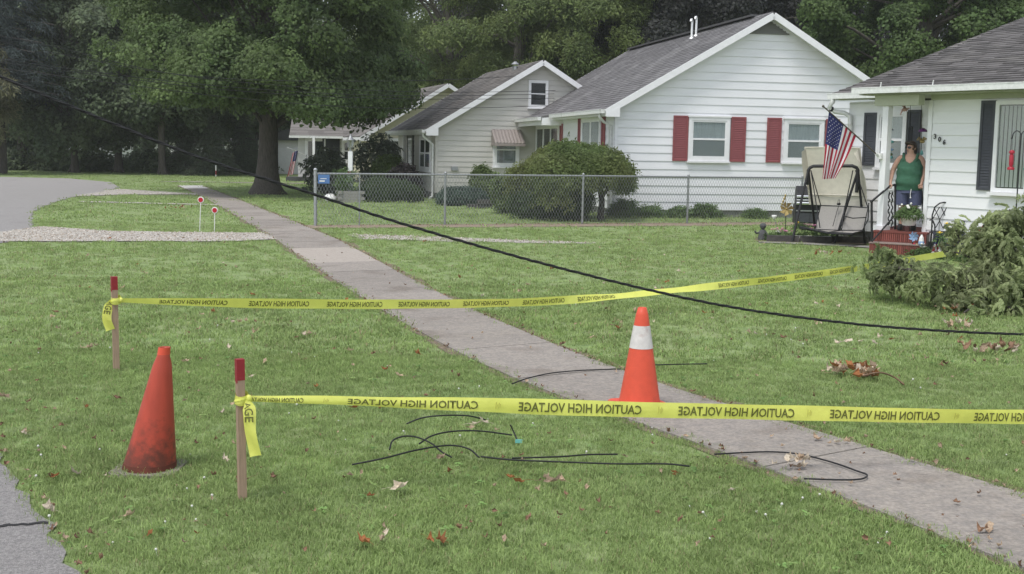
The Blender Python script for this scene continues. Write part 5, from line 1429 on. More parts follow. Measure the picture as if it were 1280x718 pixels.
cone('traffic_cone', 'worn dark orange cone without stripes leaning right, standing in the grass', C1, .715,
     [(.152, .0), (.148, .03), (.045, .655), (.038, .66), (.034, .67), (.032, .715)],
     [('cone_body', 'cone_old', .026, .715, 0), ('grime_band', 'cone_grime', .028, .06, .0015), ('cone_tip', 'cone_red', .672, .7152, .0012)], .37, lean=(.14, 0), rz=0.0)
C2 = gp(799, 512)
cone('traffic_cone', 'bright orange cone with one white reflective sleeve standing on the sidewalk', C2 + Vector((0, 0, .022)), .715,
     [(.158, .0), (.148, .03), (.04, .69), (.034, .712), (.03, .715)],
     [('cone_body', 'cone_red', .02, .715, 0), ('reflective_sleeve', 'reflect', .427, .588, .0022)], .37, basemat='cone_red', rz=.35)

# ================================================================== CABLES
def strand(pts, r_, name, label, m='cable', cat='cable', group=None, twist=0, n=6):
    b = MB()
    if twist:
        s = 0; fr = []
        for i, p in enumerate(pts):
            if i: s += (p - pts[i - 1]).length
            d = (pts[min(i + 1, len(pts) - 1)] - pts[max(i - 1, 0)]).normalized(); u = Vector((0, 0, 1)); a = d.cross(u).normalized(); u = a.cross(d); fr.append((p, a, u, s))
        for k in range(3):
            ph = k * 2.094; rr_ = r_ * (1 if k else .8)
            b.tube([p + (a * math.cos(s * twist + ph) + u * math.sin(s * twist + ph)) * r_ * .95 for p, a, u, s in fr], rr_, n)
    else:
        b.tube(pts, r_, n)
    o = b.build(name, m); return tag(o, label, cat, group)
CB = [(-9.5, 9.2, 4.9), (-6.5, 9.7, 3.35), tuple(ap(0, 95.5, 10)), tuple(ap(120, 146, 10.2)), tuple(ap(250, 197.5, 10.4)), tuple(ap(395, 244, 10.7)), tuple(ap(500, 279, 10.9)), tuple(ap(650, 322, 11.2)), tuple(ap(800, 360, 11.5)),
      tuple(ap(920, 385, 11.7)), tuple(ap(1050, 403, 11.85)), tuple(ap(1160, 412.5, 11.95)), tuple(ap(1280, 418, 12.05)), (6.6, 12.1, .06), (8.2, 12.2, .2)]
strand(sagged(CB, 420), .0078, 'service_cable', 'thick twisted black cable sagging from the upper left across the lawn', twist=16, n=5)
def ground(pts, lift):
    out = []
    for i, p in enumerate(pts):
        q = gp(p[0], p[1], .022); z = lift(i / (len(pts) - 1)) if callable(lift) else lift
        q = gp(p[0], p[1], .022 + z); out.append(q)
    return sagged(out, 50)
GC = [([(440, 581), (480, 573), (520, 563), (560, 557), (585, 561), (599, 572)], lambda t: .05 * math.sin(math.pi * t) + .02, 'black cable loop arching over the grass, the longest left of the sidewalk'),
      ([(601, 571), (640, 575), (700, 577.5), (770, 580), (830, 580), (862, 583)], .03, 'black cable lying straight in the grass toward the sidewalk edge, lower of two'),
      ([(640, 573), (700, 571), (735, 568.5), (772, 568)], .03, 'black cable lying straight in the grass, upper of two parallel pieces'),
      ([(487, 562), (491, 551), (505, 545.5), (522, 547), (540, 555), (552, 565), (565, 572)], lambda t: .06 * math.sin(math.pi * t) + .01, 'short black cable loop crossing under the longest loop'),
      ([(524, 555), (540, 545), (565, 539.5), (600, 539), (640, 544)], lambda t: .04 * math.sin(math.pi * t) + .015, 'dark cable end crossing behind the short loop near the pale leaf clump'),
      ([(508, 530), (528, 522.5), (555, 519.5), (585, 520), (607, 525)], lambda t: .05 * math.sin(math.pi * t) + .015, 'curved cable piece just below the near caution tape'),
      ([(638, 531), (642, 540), (647, 551)], lambda t: .09 * (1 - t) + .01, 'short cut cable end standing up in the grass with a green tag'),
      ([(640, 480), (660, 473), (690, 466.5), (730, 463), (776, 461.5)], .012, 'black cable lying across the sidewalk left of the bright cone'),
      ([(815, 456.5), (850, 455.5), (884, 455)], .03, 'black cable continuing in the grass right of the bright cone'),
      ([(893, 568), (930, 566), (965, 565), (1000, 568), (1040, 578), (1070, 588.5), (1084, 594), (1076, 599), (1050, 600), (1005, 598.5)], .012, 'black cable bent in a hairpin on the near sidewalk')]
for pts, lf, lab in GC:
    strand(ground(pts, lf), .0052, 'cut_cable', lab, group='pieces of cut cable on the ground')
tg = gp(648, 552, .03); b = MB(); b.box((-.02, -.004, -.01), (.025, .004, .012)); o = b.build('cable_tag', 'teal', None, tuple(tg)); tag(o, 'small green tag at the end of the short cut cable', 'tag')
# overhead lines in front of the trees
OH = [((-40, 40, 30), (15, 55, 31), (250, 96, 33.5), (520, 101, 36), (700, 92, 47)), ((-40, 38, 30), (60, 57, 31), (250, 97.5, 33.5), (520, 115, 36), (760, 112, 47)),
      ((-40, 68, 30), (100, 88, 31), (300, 110, 33.5), (520, 120, 36), (760, 116, 47)), ((-40, 72, 30), (100, 91, 31), (300, 114, 33.5), (520, 124, 36), (760, 122, 47)), ((-40, 80, 30), (150, 105, 31), (330, 126, 33.5), (520, 136, 36), (760, 130, 47))]
for i, pts in enumerate(OH):
    strand(sagged([ap(*p) for p in pts], 60), .008, 'overhead_wire', ['uppermost thin overhead wire crossing in front of the big maple', 'second thin overhead wire from the top across the big maple', 'third thin overhead wire, upper of the close pair across the maple', 'fourth thin overhead wire, lower of the close pair across the maple', 'lowest thin overhead wire crossing in front of the big maple'][i], cat='wire', group='overhead wires across the maple', m='blackiron', n=4)

# ================================================================== DRIVEWAY MARKERS
for (bx, by), (tx, ty), lab in (((249.5, 291), (251, 250), 'taller white driveway marker with a red reflector, left one beside the gravel drive'), ((268, 291), (268.5, 263), 'shorter white driveway marker with a red reflector, right one beside the gravel drive')):
    p = gp(bx, by); tt = ap(tx, ty, p.y); t = thing('driveway_marker', lab, 'marker', tuple(p), 0, 'driveway markers')
    d = tt - p; b = MB(); b.tube([(0, 0, -.03), d * .5, d], .008, 6); b.build('rod', 'plast_white', t)
    b = MB(); b.lathe([(.062, -.012), (.066, 0), (.062, .012)], 18); q = b
    q.v = [(x + d.x, z_ + d.y, y_ + d.z + .0) for x, y_, z_ in q.v]; dsk = q.build('disc', 'plast_white', t)
    b = MB(); b.lathe([(.048, -.004), (.048, .004)], 18); b.v = [(x + d.x, z_ + d.y - .016, y_ + d.z) for x, y_, z_ in b.v]; b.build('reflector', mat('reflector_red', (.4, .015, .03), .3), dsk)
p = gp(270, 221); t = thing('marker_pole', 'thin red and white marker pole far away near the low pines', 'marker', tuple(p), 0)
b = MB(); b.tube([(0, 0, 0), (0, 0, .6)], .03, 6); b.build('pole', 'trim', t); b = MB(); b.tube([(0, 0, .1), (0, 0, .32)], .034, 6); b.build('red_band', 'redpaint', t)

# ================================================================== YARD OF THE PORCH HOUSE
# patio edge and dark timber edging of the bed
def sheet(name, poly, z, m): b = MB(); b.add([(p[0], p[1], z) for p in poly], [tuple(range(len(poly)))]); return structure(b.build(name, m))
sheet('garden_path', [(5.0, 24.35), (6.72, 23.72), (7.3, 23.1), (6.78, 22.45), (7.62, 21.9), (7.9, 21.6), (8.05, 21.75), (7.2, 23.9), (6.7, 24.35), (5.05, 24.6)], .016, 'patio')
sheet('garden_bed', [(5.0, 24.62), (6.6, 24.4), (7.2, 24.3), (7.4, 26.5), (6.4, 26.2), (5.2, 25.9)], .012, 'soil')
sheet('garden_bed', [(7.95, 21.85), (8.25, 21.45), (9.1, 20.1), (9.6, 19.5), (9.75, 19.7), (8.1, 22.2)], .012, 'soil')
for i, (x0, y0, x1, y1) in enumerate(((5.25, 24.78, 5.9, 24.7), (5.92, 24.7, 6.55, 24.62), (6.6, 24.86, 7.25, 24.7), (7.3, 24.72, 7.5, 25.3))):
    b = MB(); bar(b, (x0, y0, .07), (x1, y1, .07), .1, .13); o = b.build('edging_timber', 'timber')
    tag(o, ['dark edging timber at the feet of the stone statue', 'dark edging timber under the left half of the canopy swing', 'dark edging timber under the right half of the canopy swing', 'short dark edging timber against the foundation beside the porch'][i], 'edging', 'dark timbers round the flower bed')
# stone figure
p = gp(953, 301); t = thing('garden_statue', 'small dark stone figure at the left end of the flower bed', 'statue', tuple(p))
b = MB(); b.loft([(0, 0, 0, .09, .08), (0, 0, .05, .1, .09), (0, 0, .13, .085, .075), (0, 0, .2, .075, .06), (0, 0, .235, .03, .03)], 14); b.tube([(-.06, 0, .17), (-.14, -.02, .15), (-.17, -.04, .2)], [.025, .02, .02], 6); b.tube([(.06, 0, .17), (.1, -.05, .12), (.04, -.08, .1)], [.025, .02, .018], 6); b.build('figure_body', 'stone', t)
b = MB(); b.ball((0, 0, .3), .065, 12, 8, sc=(1, 1, 1.05)); b.ball((0, -.06, .295), .015, 6, 4); b.lathe([(.075, .315), (.06, .345), (.03, .365)], 12); b.build('figure_head', 'stone', t)
# canopy swing ------------------------------------------------------
LF, RF = gp(990, 303.5), gp(1043, 305)
ax_ = (RF - LF); sw = ax_.length; ax_n = ax_.normalized(); dpn = Vector((.60, .80, 0)); DEP = 1.25
t = thing('canopy_swing', 'garden swing seat with a black frame and its beige canopy folded up, beside the porch', 'swing', tuple(LF), 0)
O_ = LF
RB_ = Vector((7.22, 24.55, 0)) - LF
def sap(px, py, Y): return ap(px, py, Y - .8 * min(1.1, max(0, (px - 1003) / 82)))
def sw_(a, d, z): return ax_n * a + dpn * d + Vector((0, 0, z))
AP_L = sap(1010.5, 213, 25.0) - O_; AP_R = sap(1072.5, 213, 25.0) - O_
b = MB(); tr_ = .026
b.tube([(0, 0, 0), AP_L * .62 + Vector((0, 0, .02)), AP_L], tr_, 8); b.tube([sw_(0, DEP, 0), AP_L.lerp(sw_(0, DEP, 0), .35), AP_L], tr_, 8)
b.build('side_frame', 'blackiron', t)
b = MB(); b.tube([RF - O_, (RF - O_).lerp(AP_R, .62), AP_R], tr_, 8); b.tube([RB_, AP_R], tr_, 8); b.build('side_frame', 'blackiron', t)
b = MB(); up_ = Vector((0, 0, .06)); b.tube([AP_L + Vector((0, .02, -.3)), AP_L, AP_L + Vector((.03, 0, .05)), AP_L + Vector((.1, 0, .085)), AP_R + Vector((-.12, 0, .085)), AP_R + Vector((-.03, 0, .05)), AP_R, AP_R + Vector((0, .02, -.45))], .035, 8); b.build('top_bar', 'blackiron', t)
b = MB(); b.tube([sw_(.03, .25, .28), sw_(sw, .25, .2)], .016, 6); b.tube([sw_(0, DEP * .9, .06), sw_(sw, DEP * .9, .06)], .016, 6); b.build('cross_bar', 'blackiron', t)
# canopy: a sheet on a rim, tipped up until it faces the lawn
cTL, cTR, cBL, cBR = [sap(*q) - O_ for q in ((1006, 184.5, 25.3), (1075, 185.5, 25.15), (1012, 256, 25.45), (1081, 258, 25.3))]
b = MB(); n = 12; vs = []
for i in range(n + 1):
    for j in range(n + 1):
        u, v = i / n, j / n; p = cTL.lerp(cTR, u).lerp(cBL.lerp(cBR, u), v); sg = math.sin(math.pi * u) * math.sin(math.pi * v)
        vs.append(p + Vector((0, .07 * sg + .006 * math.sin(9 * u + 4 * v), 0)))
b.add(vs, [(i * (n + 1) + j, (i + 1) * (n + 1) + j, (i + 1) * (n + 1) + j + 1, i * (n + 1) + j + 1) for i in range(n) for j in range(n)], 0, True)
b.v += [tuple(Vector(p) + Vector((0, .012, 0))) for p in vs]; oo = len(vs); b.f += [tuple(k + oo for k in f[::-1]) for f in b.f[:n * n]]; b.m += [0] * n * n; b.s += [True] * n * n; b.t += [.5] * n * n
cn = b.build('canopy', 'canvas', t)
def valance(pts, dx, name='valance'):
    b = MB(); vs = []; n = len(pts)
    for i, (p, q) in enumerate(pts):
        p, q = Vector(p) - O_, Vector(q) - O_
        for j in range(5):
            w = p.lerp(q, j / 4); vs.append(w + Vector((.012 * math.sin(i * 1.7 + j), -.03 * math.sin(math.pi * j / 4) + .02 * math.sin(i * 1.2), 0)))
    b.add(vs, [(i * 5 + j, i * 5 + j + 1, (i + 1) * 5 + j + 1, (i + 1) * 5 + j) for i in range(n - 1) for j in range(4)], 0, True); b.build(name, 'canvas', cn)
valance([(sap(1007, 184.5, 25.25), sap(1002.5, 190, 25.05)), (sap(1009, 200, 25.29), sap(1003, 205, 25.10)), (sap(1010.5, 214, 25.35), sap(1004.5, 222, 25.15)), (sap(1012, 226, 25.40), sap(1008.5, 234, 25.25)), (sap(1013, 236, 25.45), sap(1012, 238, 25.35))], 0)
valance([(sap(1074, 185.5, 25.13), sap(1068, 192, 25.00)), (sap(1074.5, 196, 25.15), sap(1076, 206, 24.95)), (sap(1076, 214, 25.20), sap(1081, 222, 24.95)), (sap(1077, 230, 25.25), sap(1083, 238, 25.00)), (sap(1079, 246, 25.35), sap(1084, 251, 25.10)), (sap(1080, 258, 25.39), sap(1080, 260, 25.25))], 0)
b = MB(); b.tube([cTL, cTL.lerp(cTR, .5) + Vector((0, .01, .012)), cTR], .013, 6); b.tube([cBL.lerp(cTL, .18), cBR.lerp(cTR, .18)], .014, 6); b.tube([cTL, cBL], .012, 6); b.tube([cTR, cBR], .012, 6); b.build('canopy_rim', 'canvas', cn)
b = MB(); q = sap(1063, 243, 25.3) - O_; b.box((q.x - .06, q.y - .02, q.z - .025), (q.x + .06, q.y - .004, q.z + .025)); b.build('care_label', 'plast_white', cn)
# seat and backrest of grey sling fabric hung from rods
def slingq(nm, c, m='sling'):
    c = [sap(*q) - O_ for q in c]; b = MB(); n = 8; vs = []
    for i in range(n + 1):
        for j in range(n + 1):
            u, v = i / n, j / n; p = c[0].lerp(c[1], u).lerp(c[3].lerp(c[2], u), v); vs.append(p + Vector((0, .0, -.03 * math.sin(math.pi * u) * math.sin(math.pi * v))))
    k = len(vs); vs2 = [p + Vector((0, .01, -.008)) for p in vs]
    F = [(i * (n + 1) + j, (i + 1) * (n + 1) + j, (i + 1) * (n + 1) + j + 1, i * (n + 1) + j + 1) for i in range(n) for j in range(n)]
    b.add(vs, F, 0, True); b.add(vs2, [f[::-1] for f in F], 0, True); return b.build(nm, m, t), c
_, c1_ = slingq('backrest', ((1026, 257, 25.35), (1056, 258, 25.1), (1050, 288, 24.9), (1019, 287, 25.15)))
_, c1b = slingq('backrest', ((1058, 258, 25.1), (1085, 260, 24.95), (1079, 288, 24.75), (1052, 288, 24.9)))
_, c2_ = slingq('seat', ((1019, 287.5, 25.15), (1052, 288.5, 24.9), (1035, 290.5, 24.35), (1000, 283, 24.6)))
_, c3_ = slingq('seat', ((1054, 288.5, 24.9), (1079, 288.5, 24.75), (1066, 292, 24.3), (1037, 290.5, 24.4)))
b = MB()
for c in (c1_, c1b, c2_, c3_): b.tube([c[0], c[1], c[2], c[3], c[0]], .012, 6)
b.tube([c2_[3] + Vector((0, 0, -.01)), c2_[2] + Vector((0, 0, -.02)), c3_[2] + Vector((0, 0, -.02))], .018, 6)
b.build('seat_frame', 'blackiron', t)
b = MB()
hl = [AP_L.lerp(AP_R, .05) + Vector((0, 0, .0)), c1_[0]]; b.tube(hl, .011, 6); b.tube([AP_L.lerp(AP_R, .05), sap(1025, 285, 24.6) - O_], .011, 6)
b.tube([AP_R.lerp(AP_L, .1), sap(1054, 270, 24.9) - O_, sap(1052, 287, 24.6) - O_], .011, 6); b.tube([AP_R.lerp(AP_L, .05), c1b[1]], .011, 6)
b.tube([sap(1054, 270, 24.9) - O_, sap(1066, 273, 24.6) - O_, sap(1083, 272, 24.8) - O_], .012, 6); b.tube([sap(1086, 254, 24.8) - O_, sap(1085, 275, 24.7) - O_, sap(1077, 290, 24.6) - O_], .012, 6)
b.tube([sap(1048, 258, 25.1) - O_, sap(1041, 283, 24.8) - O_], .007, 5)
b.build('hanger', 'blackiron', t)
b = MB(); q = sap(1048.5, 254, 25.0) - O_; b.tube([q + Vector((-.02, 0, 0)), q + Vector((-.012, 0, .07)), q + Vector((.012, 0, .07)), q + Vector((.02, 0, 0))], .006, 5); b.ball(tuple(q + Vector((0, 0, -.02))), .035, 8, 5, sc=(1.3, .7, .8)); b.build('latch', 'blackiron', t)
# barbecue behind the swing
p = gp(1010, 284); t = thing('barbecue_grill', 'black and chrome barbecue partly hidden behind the left leg of the canopy swing', 'grill', tuple(p), R_(-6))
b = MB(); b.box((-.36, -.25, .1), (.36, .25, .55)); b.build('cabinet', 'blackiron', t)
for x0, x1 in ((-.345, -.005), (.005, .345)):
    b = MB(); b.box((x0, -.265, .13), (x1, -.2505, .35)); b.build('cabinet_door', 'blacksh', t)
b = MB(); b.box((-.345, -.27, .4), (.345, -.2505, .43)); b.build('handle', 'metal_grey', t)
for k, (z0, z1, y0) in enumerate(((.56, .64, -.29), (.66, .7, -.27), (.73, .8, -.28))):
    b = MB(); b.tube([(-.34, y0, (z0 + z1) / 2), (.0, y0 - .02, (z0 + z1) / 2), (.34, y0, (z0 + z1) / 2)], (z1 - z0) / 2, 8); b.build('chrome_bar', 'chrome', t)
b = MB(); pr = [(-.26, .55), (-.27, .75), (-.2, .92), (-.05, 1.02), (.12, 1.0), (.22, .85), (.24, .55)]
b.v = [(-.33, y_, z) for y_, z in pr] + [(.33, y_, z) for y_, z in pr]; n = len(pr); b.f = [tuple(range(n)), tuple(range(n, 2 * n))[::-1]] + [(i + 1, i, n + i, n + i + 1) for i in range(n - 1)]; b.m = [0] * len(b.f); b.s = [False] * len(b.f); b.t = [.5] * len(b.f)
b.build('lid', 'blackiron', t)
b = MB(); b.lathe([(.07, 0), (.08, .012), (.06, .02)], 16); b.v = [(x, -.29 - z, .84 + y_) for x, y_, z in b.v]; b.build('thermometer', 'chrome', t)
for x in (-.3, .3):
    b = MB(); b.lathe([(.06, -.02), (.09, -.02), (.09, .02), (.06, .02)], 14); b.v = [(x + z, y_, .09 + x_) for x_, y_, z in b.v]; b.build('wheel', 'blackiron', t)
p = ap(1018, 296.5, 24.95); b = MB(); b.box((-.42, -.06, -.02), (.42, .06, .02)); b.box((-.36, -.05, -p.z), (-.32, .05, -.021)); b.box((.32, -.05, -p.z), (.36, .05, -.021)); o = b.build('low_bench', 'plast_white', None, tuple(p), -.1); tag(o, 'low white plank bench under the canopy swing', 'bench')
p = ap(1055.5, 293, 25.2); t = thing('white_bucket', 'small white bucket behind the swing seat', 'bucket', (p.x, p.y, 0)); b = MB(); b.lathe([(.11, 0.0), (.13, .28), (.14, .285), (.14, .3), (.125, .3), (.1, .03)], 16, cap=False); b.lathe([(.0, .03), (.1, .03)], 16, cap=False); b.build('bucket_body', 'plast_white', t)
# flowers ------------------------------------------------------------
def flowers(name, label, p, r_, h, m, n, head, seed, group, green=60, z=0.0):
    rr = random.Random(seed); t = thing(name, label, 'flowers', tuple(p), 0, group)
    P = []; E = []
    b = MB(); hd = MB()
    for i in range(n):
        a = rr.uniform(0, 6.28); q = r_ * math.sqrt(rr.random()); x, y_ = q * math.cos(a), q * math.sin(a) * .7; zz = h * rr.uniform(.75, 1.1)
        b.tube([(x * .5, y_ * .5, 0), (x, y_, zz)], .004, 4)
        for k in range(6):
            c = a + k * 1.047; d = Vector((math.cos(c), math.sin(c), .35)) ; s_ = Vector((-math.sin(c), math.cos(c), 0)) * head * .36; o_ = Vector((x, y_, zz))
            hd.add([o_, o_ + d * head * .7 + s_, o_ + d * head * 1.05, o_ + d * head * .7 - s_], [(0, 1, 2, 3)])
        hd.ball((x, y_, zz + head * .2), head * .4, 6, 4)
    b.build('stem', 'lf_fresh', t); hd.build('blossom', m, t)
    rn = np.random.default_rng(seed); k = green
    a = rn.uniform(0, 6.28, k); q = r_ * 1.05 * rn.random(k) ** .5
    stuff(scatter('leaves', 'fresh', np.c_[q * np.cos(a), q * np.sin(a) * .7, h * .75 * rn.random(k)], np.c_[rn.normal(0, .4, (k, 2)), a], rn.uniform(.45, .9, k), t)); return t
GFL = 'flowers in the beds of the porch house'
FL = [((968, 297, 25.0), .16, .2, 'fl_white', 5, .03, 'cream white flowers right beside the stone statue'), ((975, 297, 25.1), .2, .24, 'fl_pink', 9, .035, 'pink flowers under the copper pinwheel'), ((987, 297, 25.1), .2, .22, 'fl_pink', 8, .035, 'pink flowers at the left foot of the canopy swing'),
      ((1011, 299, 25.1), .25, .33, 'fl_pink', 10, .04, 'tall pink flowers behind the low white bench'), ((1028, 299, 25.2), .2, .3, 'fl_pink', 8, .035, 'pink flowers under the swing seat, right of the white bench'), ((1040, 298, 25.4), .2, .25, 'fl_orange', 7, .035, 'orange flowers under the swing seat'), ((1057, 302, 25.1), .14, .14, 'fl_orange', 4, .03, 'low orange flowers by the white bucket'),
      ((1000, 280, 25.0), .05, .05, 'fl_yellow', 1, .05, 'single yellow flower before the left leg of the swing'),
      ((1140, 317, 21.95), .07, .2, 'fl_red', 5, .045, 'red flowers on the path at the foot of the porch step'), ((1146, 317, 21.9), .09, .17, 'fl_yellow', 6, .045, 'yellow flowers at the foot of the porch step'), ((1155, 318, 21.75), .08, .2, 'fl_white', 4, .06, 'white flowers at the corner of the porch step'),
      ((1178, 322, 21.3), .1, .6, 'fl_yellow', 3, .06, 'tall yellow flowers before the black chair'), ((1180, 322, 21.2), .1, .14, 'fl_white', 4, .05, 'low white flowers before the black chair'), ((1192, 322, 21.1), .12, .32, 'fl_orange', 4, .05, 'orange flowers between the black chair and the branch'),
      ((1213, 326, 20.7), .2, .2, 'fl_red', 9, .06, 'crimson flowers at the end of the far caution tape'), ((1221, 326, 20.7), .16, .36, 'fl_red', 6, .065, 'taller crimson flowers beside the third stake'), ((1222, 326, 20.6), .1, .3, 'fl_yellow', 3, .06, 'yellow flower among the crimson flowers'), ((1232, 326, 20.5), .1, .45, 'fl_yellow', 2, .06, 'yellow flower behind the third stake'), ((1262, 330, 20.0), .2, .3, 'fl_orange', 5, .06, 'orange flowers half hidden behind the fallen branch')]
for i, ((px, py, Y), r_, h, m, n, hd_, lab) in enumerate(FL):
    q = ap(px, py, Y)
    flowers('flower_clump', lab, (q.x, q.y, max(q.z, .012) if i == 7 else .012), r_, h, m, n, hd_, 200 + i, GFL, green=40 if n > 3 else 12)
    if i == 7: COL.objects['flower_clump.007'].location.z = ap(1002, 279, 25.0).z - .05 if 'flower_clump.007' in COL.objects else 0
def spinner(name, label, base, height, r_, m, n=6, stem='blackiron', cat='garden ornament'):
    t = thing(name, label, cat, tuple(base)); b = MB(); b.tube([(0, 0, -.02), (0, 0, height)], .008, 6); b.build('stem', stem, t)
    b = MB()
    for k in range(n):
        a = 6.283 * k / n; d = Vector((math.cos(a), -.15, math.sin(a))); s_ = Vector((-math.sin(a), -.35, math.cos(a))) * r_ * .45; o_ = Vector((0, -.03, height))
        b.add([o_, o_ + d * r_ * .6 + s_, o_ + d * r_, o_ + d * r_ * .5 - s_ * .2], [(0, 1, 2, 3)]); b.add([o_ + Vector((0, .004, 0)), o_ + d * r_ * .5 - s_ * .2 + Vector((0, .004, 0)), o_ + d * r_ + Vector((0, .004, 0)), o_ + d * r_ * .6 + s_ + Vector((0, .004, 0))], [(0, 1, 2, 3)])
    b.ball((0, -.035, height), r_ * .16, 8, 5); b.build('blades', m, t); return t
q = gp(981, 300); t = spinner('garden_spinner', 'tall copper garden spinner on a dark stem before the white house wall', q, .66, .16, 'brass', 7)
b = MB(); 
for k in range(4): b.ball((.0 - .09 + .02 * k, 0, .75 + .06 * k), .035, 7, 5, sc=(.6, .4, 1))
b.tube([(0, 0, .6), (-.02, .02, .9)], .006, 5); b.build('copper_leaf', 'brass', t)
q = gp(973, 296); t = thing('solar_light', 'small solar light leaning on a bent stem beside the copper spinner', 'garden light', tuple(q)); b = MB(); b.tube([(0, 0, 0), (-.05, 0, .22), (-.11, 0, .4)], .007, 5); b.build('stem', 'metal_grey', t); b = MB(); b.lathe([(.02, .38), (.05, .42), (.06, .46), (.05, .47)], 10, at=(-.11, 0, 0)); b.build('lamp_head', 'plast_white', t)
spinner('pinwheel', 'blue and white flower pinwheel at the porch step', ap(1140, 316, 21.95) * 1.0, .30, .1, 'fl_blue', 7)
q = ap(1151, 314, 21.8); t = thing('garden_flag', 'small folded blue and white pinwheel flag beside the porch rail', 'garden flag', (q.x, q.y, 0)); b = MB(); b.tube([(0, 0, 0), (0, 0, .38)], .006, 5); b.build('stem', 'plast_white', t); b = MB(); b.lathe([(.03, .16), (.055, .24), (.04, .34), (.012, .4)], 8, smooth=False); b.build('cloth', 'plast_white', t); b = MB(); b.lathe([(.045, .2), (.058, .24), (.052, .28)], 8); b.build('blue_band', 'fl_blue', t)
q = ap(1172, 316, 21.4); t = thing('small_flag', 'small stars and stripes garden flag hanging furled beside the black chair', 'garden flag', (q.x, q.y, 0)); b = MB(); b.tube([(0, 0, 0), (0, 0, .72), (-.12, 0, .74)], .006, 5); b.build('stem', 'blackiron', t)
b = MB(); n = 8
for k in range(n):
    z1_, z0_ = .40 - k * .045, .40 - (k + 1) * .045; w1, w0 = .03 + .016 * k, .03 + .016 * (k + 1)
    for j in range(6):
        x0, x1 = -1 + j / 3, -1 + (j + 1) / 3; m = (0 if (j + k // 2) % 2 == 0 else 1) if k > 2 else 2
        b.add([(x0 * w0 + k * .004, -.012 * math.sin(j * 2.1), z0_), (x1 * w0 + k * .004, -.012 * math.sin((j + 1) * 2.1), z0_), (x1 * w1 + k * .004, -.012 * math.sin((j + 1) * 2.1), z1_), (x0 * w1 + k * .004, -.012 * math.sin(j * 2.1), z1_)], [(0, 1, 2, 3)], m, True)
b.build('flag_cloth', ['flag_red', 'flag_white', 'flag_blue'], t)
q = ap(1225, 316, 20.9); spinner('garden_spinner', 'small dark red star-shaped ornament on a stem before the house wall', (q.x, q.y, 0), ap(1224, 288, 20.9).z, .1, 'feeder_red', 5)
# ornate black chair -------------------------------------------------
q = ap(1179, 300, 21.75); t = thing('iron_chair', 'black ornate iron chair with lattice back against the house wall', 'chair', (q.x + .03, q.y, .0), R_(-6))
sh_ = .45; b = MB(); arc = [(-.2, .18, sh_), (-.2, .2, .75), (-.16, .2, .9), (-.08, .2, .97), (0, .2, .99), (.08, .2, .97), (.16, .2, .9), (.2, .2, .75), (.2, .18, sh_)]
b.tube(arc, .014, 6)
for x in (-.13, 0, .13):
    for sg in (-1, 1):
        b.tube([(x, .195, .52), (x + sg * .07, .195, .66), (x, .195, .8), (x + sg * .05, .195, .9)], .009, 5)
b.build('backrest', 'blackiron', t)
b = MB(); b.box((-.24, -.22, sh_ - .02), (.24, .2, sh_ + .005)); b.build('seat', 'blackiron', t)
for sx in (-1, 1):
    for sy in (-.2, .18):
        b = MB(); b.tube([(sx * .21, sy, 0), (sx * .2, sy, sh_)], .016, 6); b.build('leg', 'blackiron', t)
    b = MB(); b.tube([(sx * .24, .18, .66), (sx * .26, -.05, .68), (sx * .27, -.2, .66), (sx * .25, -.24, .6), (sx * .23, -.2, sh_)], .013, 6); b.tube([(sx * .25, .0, .65), (sx * .25, -.08, .56), (sx * .24, 0, .5)], .008, 5); b.build('armrest', 'blackiron', t)
b = MB(); vs = []
for i in range(9):
    for j in range(9):
        x = -.27 + .54 * i / 8; s_ = j / 8
        vs.append((x, -.05 - .2 * min(1, s_ * 2.2) - .02 * math.sin(i * 1.9) * s_, sh_ + .03 - max(0, s_ - .42) * .68 * (1 if i < 3 or i > 5 else .25)))
b.add(vs, [(i * 9 + j, (i + 1) * 9 + j, (i + 1) * 9 + j + 1, i * 9 + j + 1) for i in range(8) for j in range(8)], 0, True); o = b.build('dark_cloth', 'cloth_dark', None, t.location, R_(-6)); tag(o, 'dark blue cloth draped over the seat of the black iron chair', 'cloth')
# shepherd's hook with feeders
q = ap(1267, 310, 20.2); zt = ap(1267, 166, 20.2).z; t = thing('shepherds_hook', 'tall black double shepherd hook before the picture window', 'garden hook', (q.x, q.y, 0))
b = MB(); b.tube([(0, 0, 0), (0, 0, zt - .05)], .011, 6)
for sg in (-1, 1): b.tube([(0, 0, zt - .1)] + [(sg * (.07 - .07 * math.cos(a)), 0, zt - .06 + .09 * math.sin(a)) for a in np.linspace(0, math.pi, 9)] + [(sg * .15, 0, zt - .1), (sg * .17, 0, zt - .09)], .009, 6)
b.build('hook_rod', 'blackiron', t)
for sg, lab in ((-1, 'red hummingbird feeder hanging on the left arm of the garden hook'), (1, 'green-based red feeder hanging on the right arm of the garden hook')):
    f = thing('bird_feeder', lab, 'bird feeder', (q.x + sg * .135, q.y, zt - .62), 0, 'feeders on the garden hook')
    b = MB(); b.tube([(0, 0, .33), (0, 0, .54)], .003, 4); b.build('wire', 'blackiron', f)
    b = MB(); b.lathe([(.055, .0), (.06, .03), (.045, .05)], 12); b.build('tray', 'feeder_red' if sg < 0 else 'greenplate', f)
    b = MB(); b.lathe([(.026, .05), (.036, .1), (.036, .24), (.022, .27)], 12); b.build('bottle', 'feeder_red' if sg < 0 else 'glass', f)
    b = MB(); b.lathe([(.04, .27), (.05, .3), (.025, .33)], 12); b.build('cap', 'feeder_red', f)
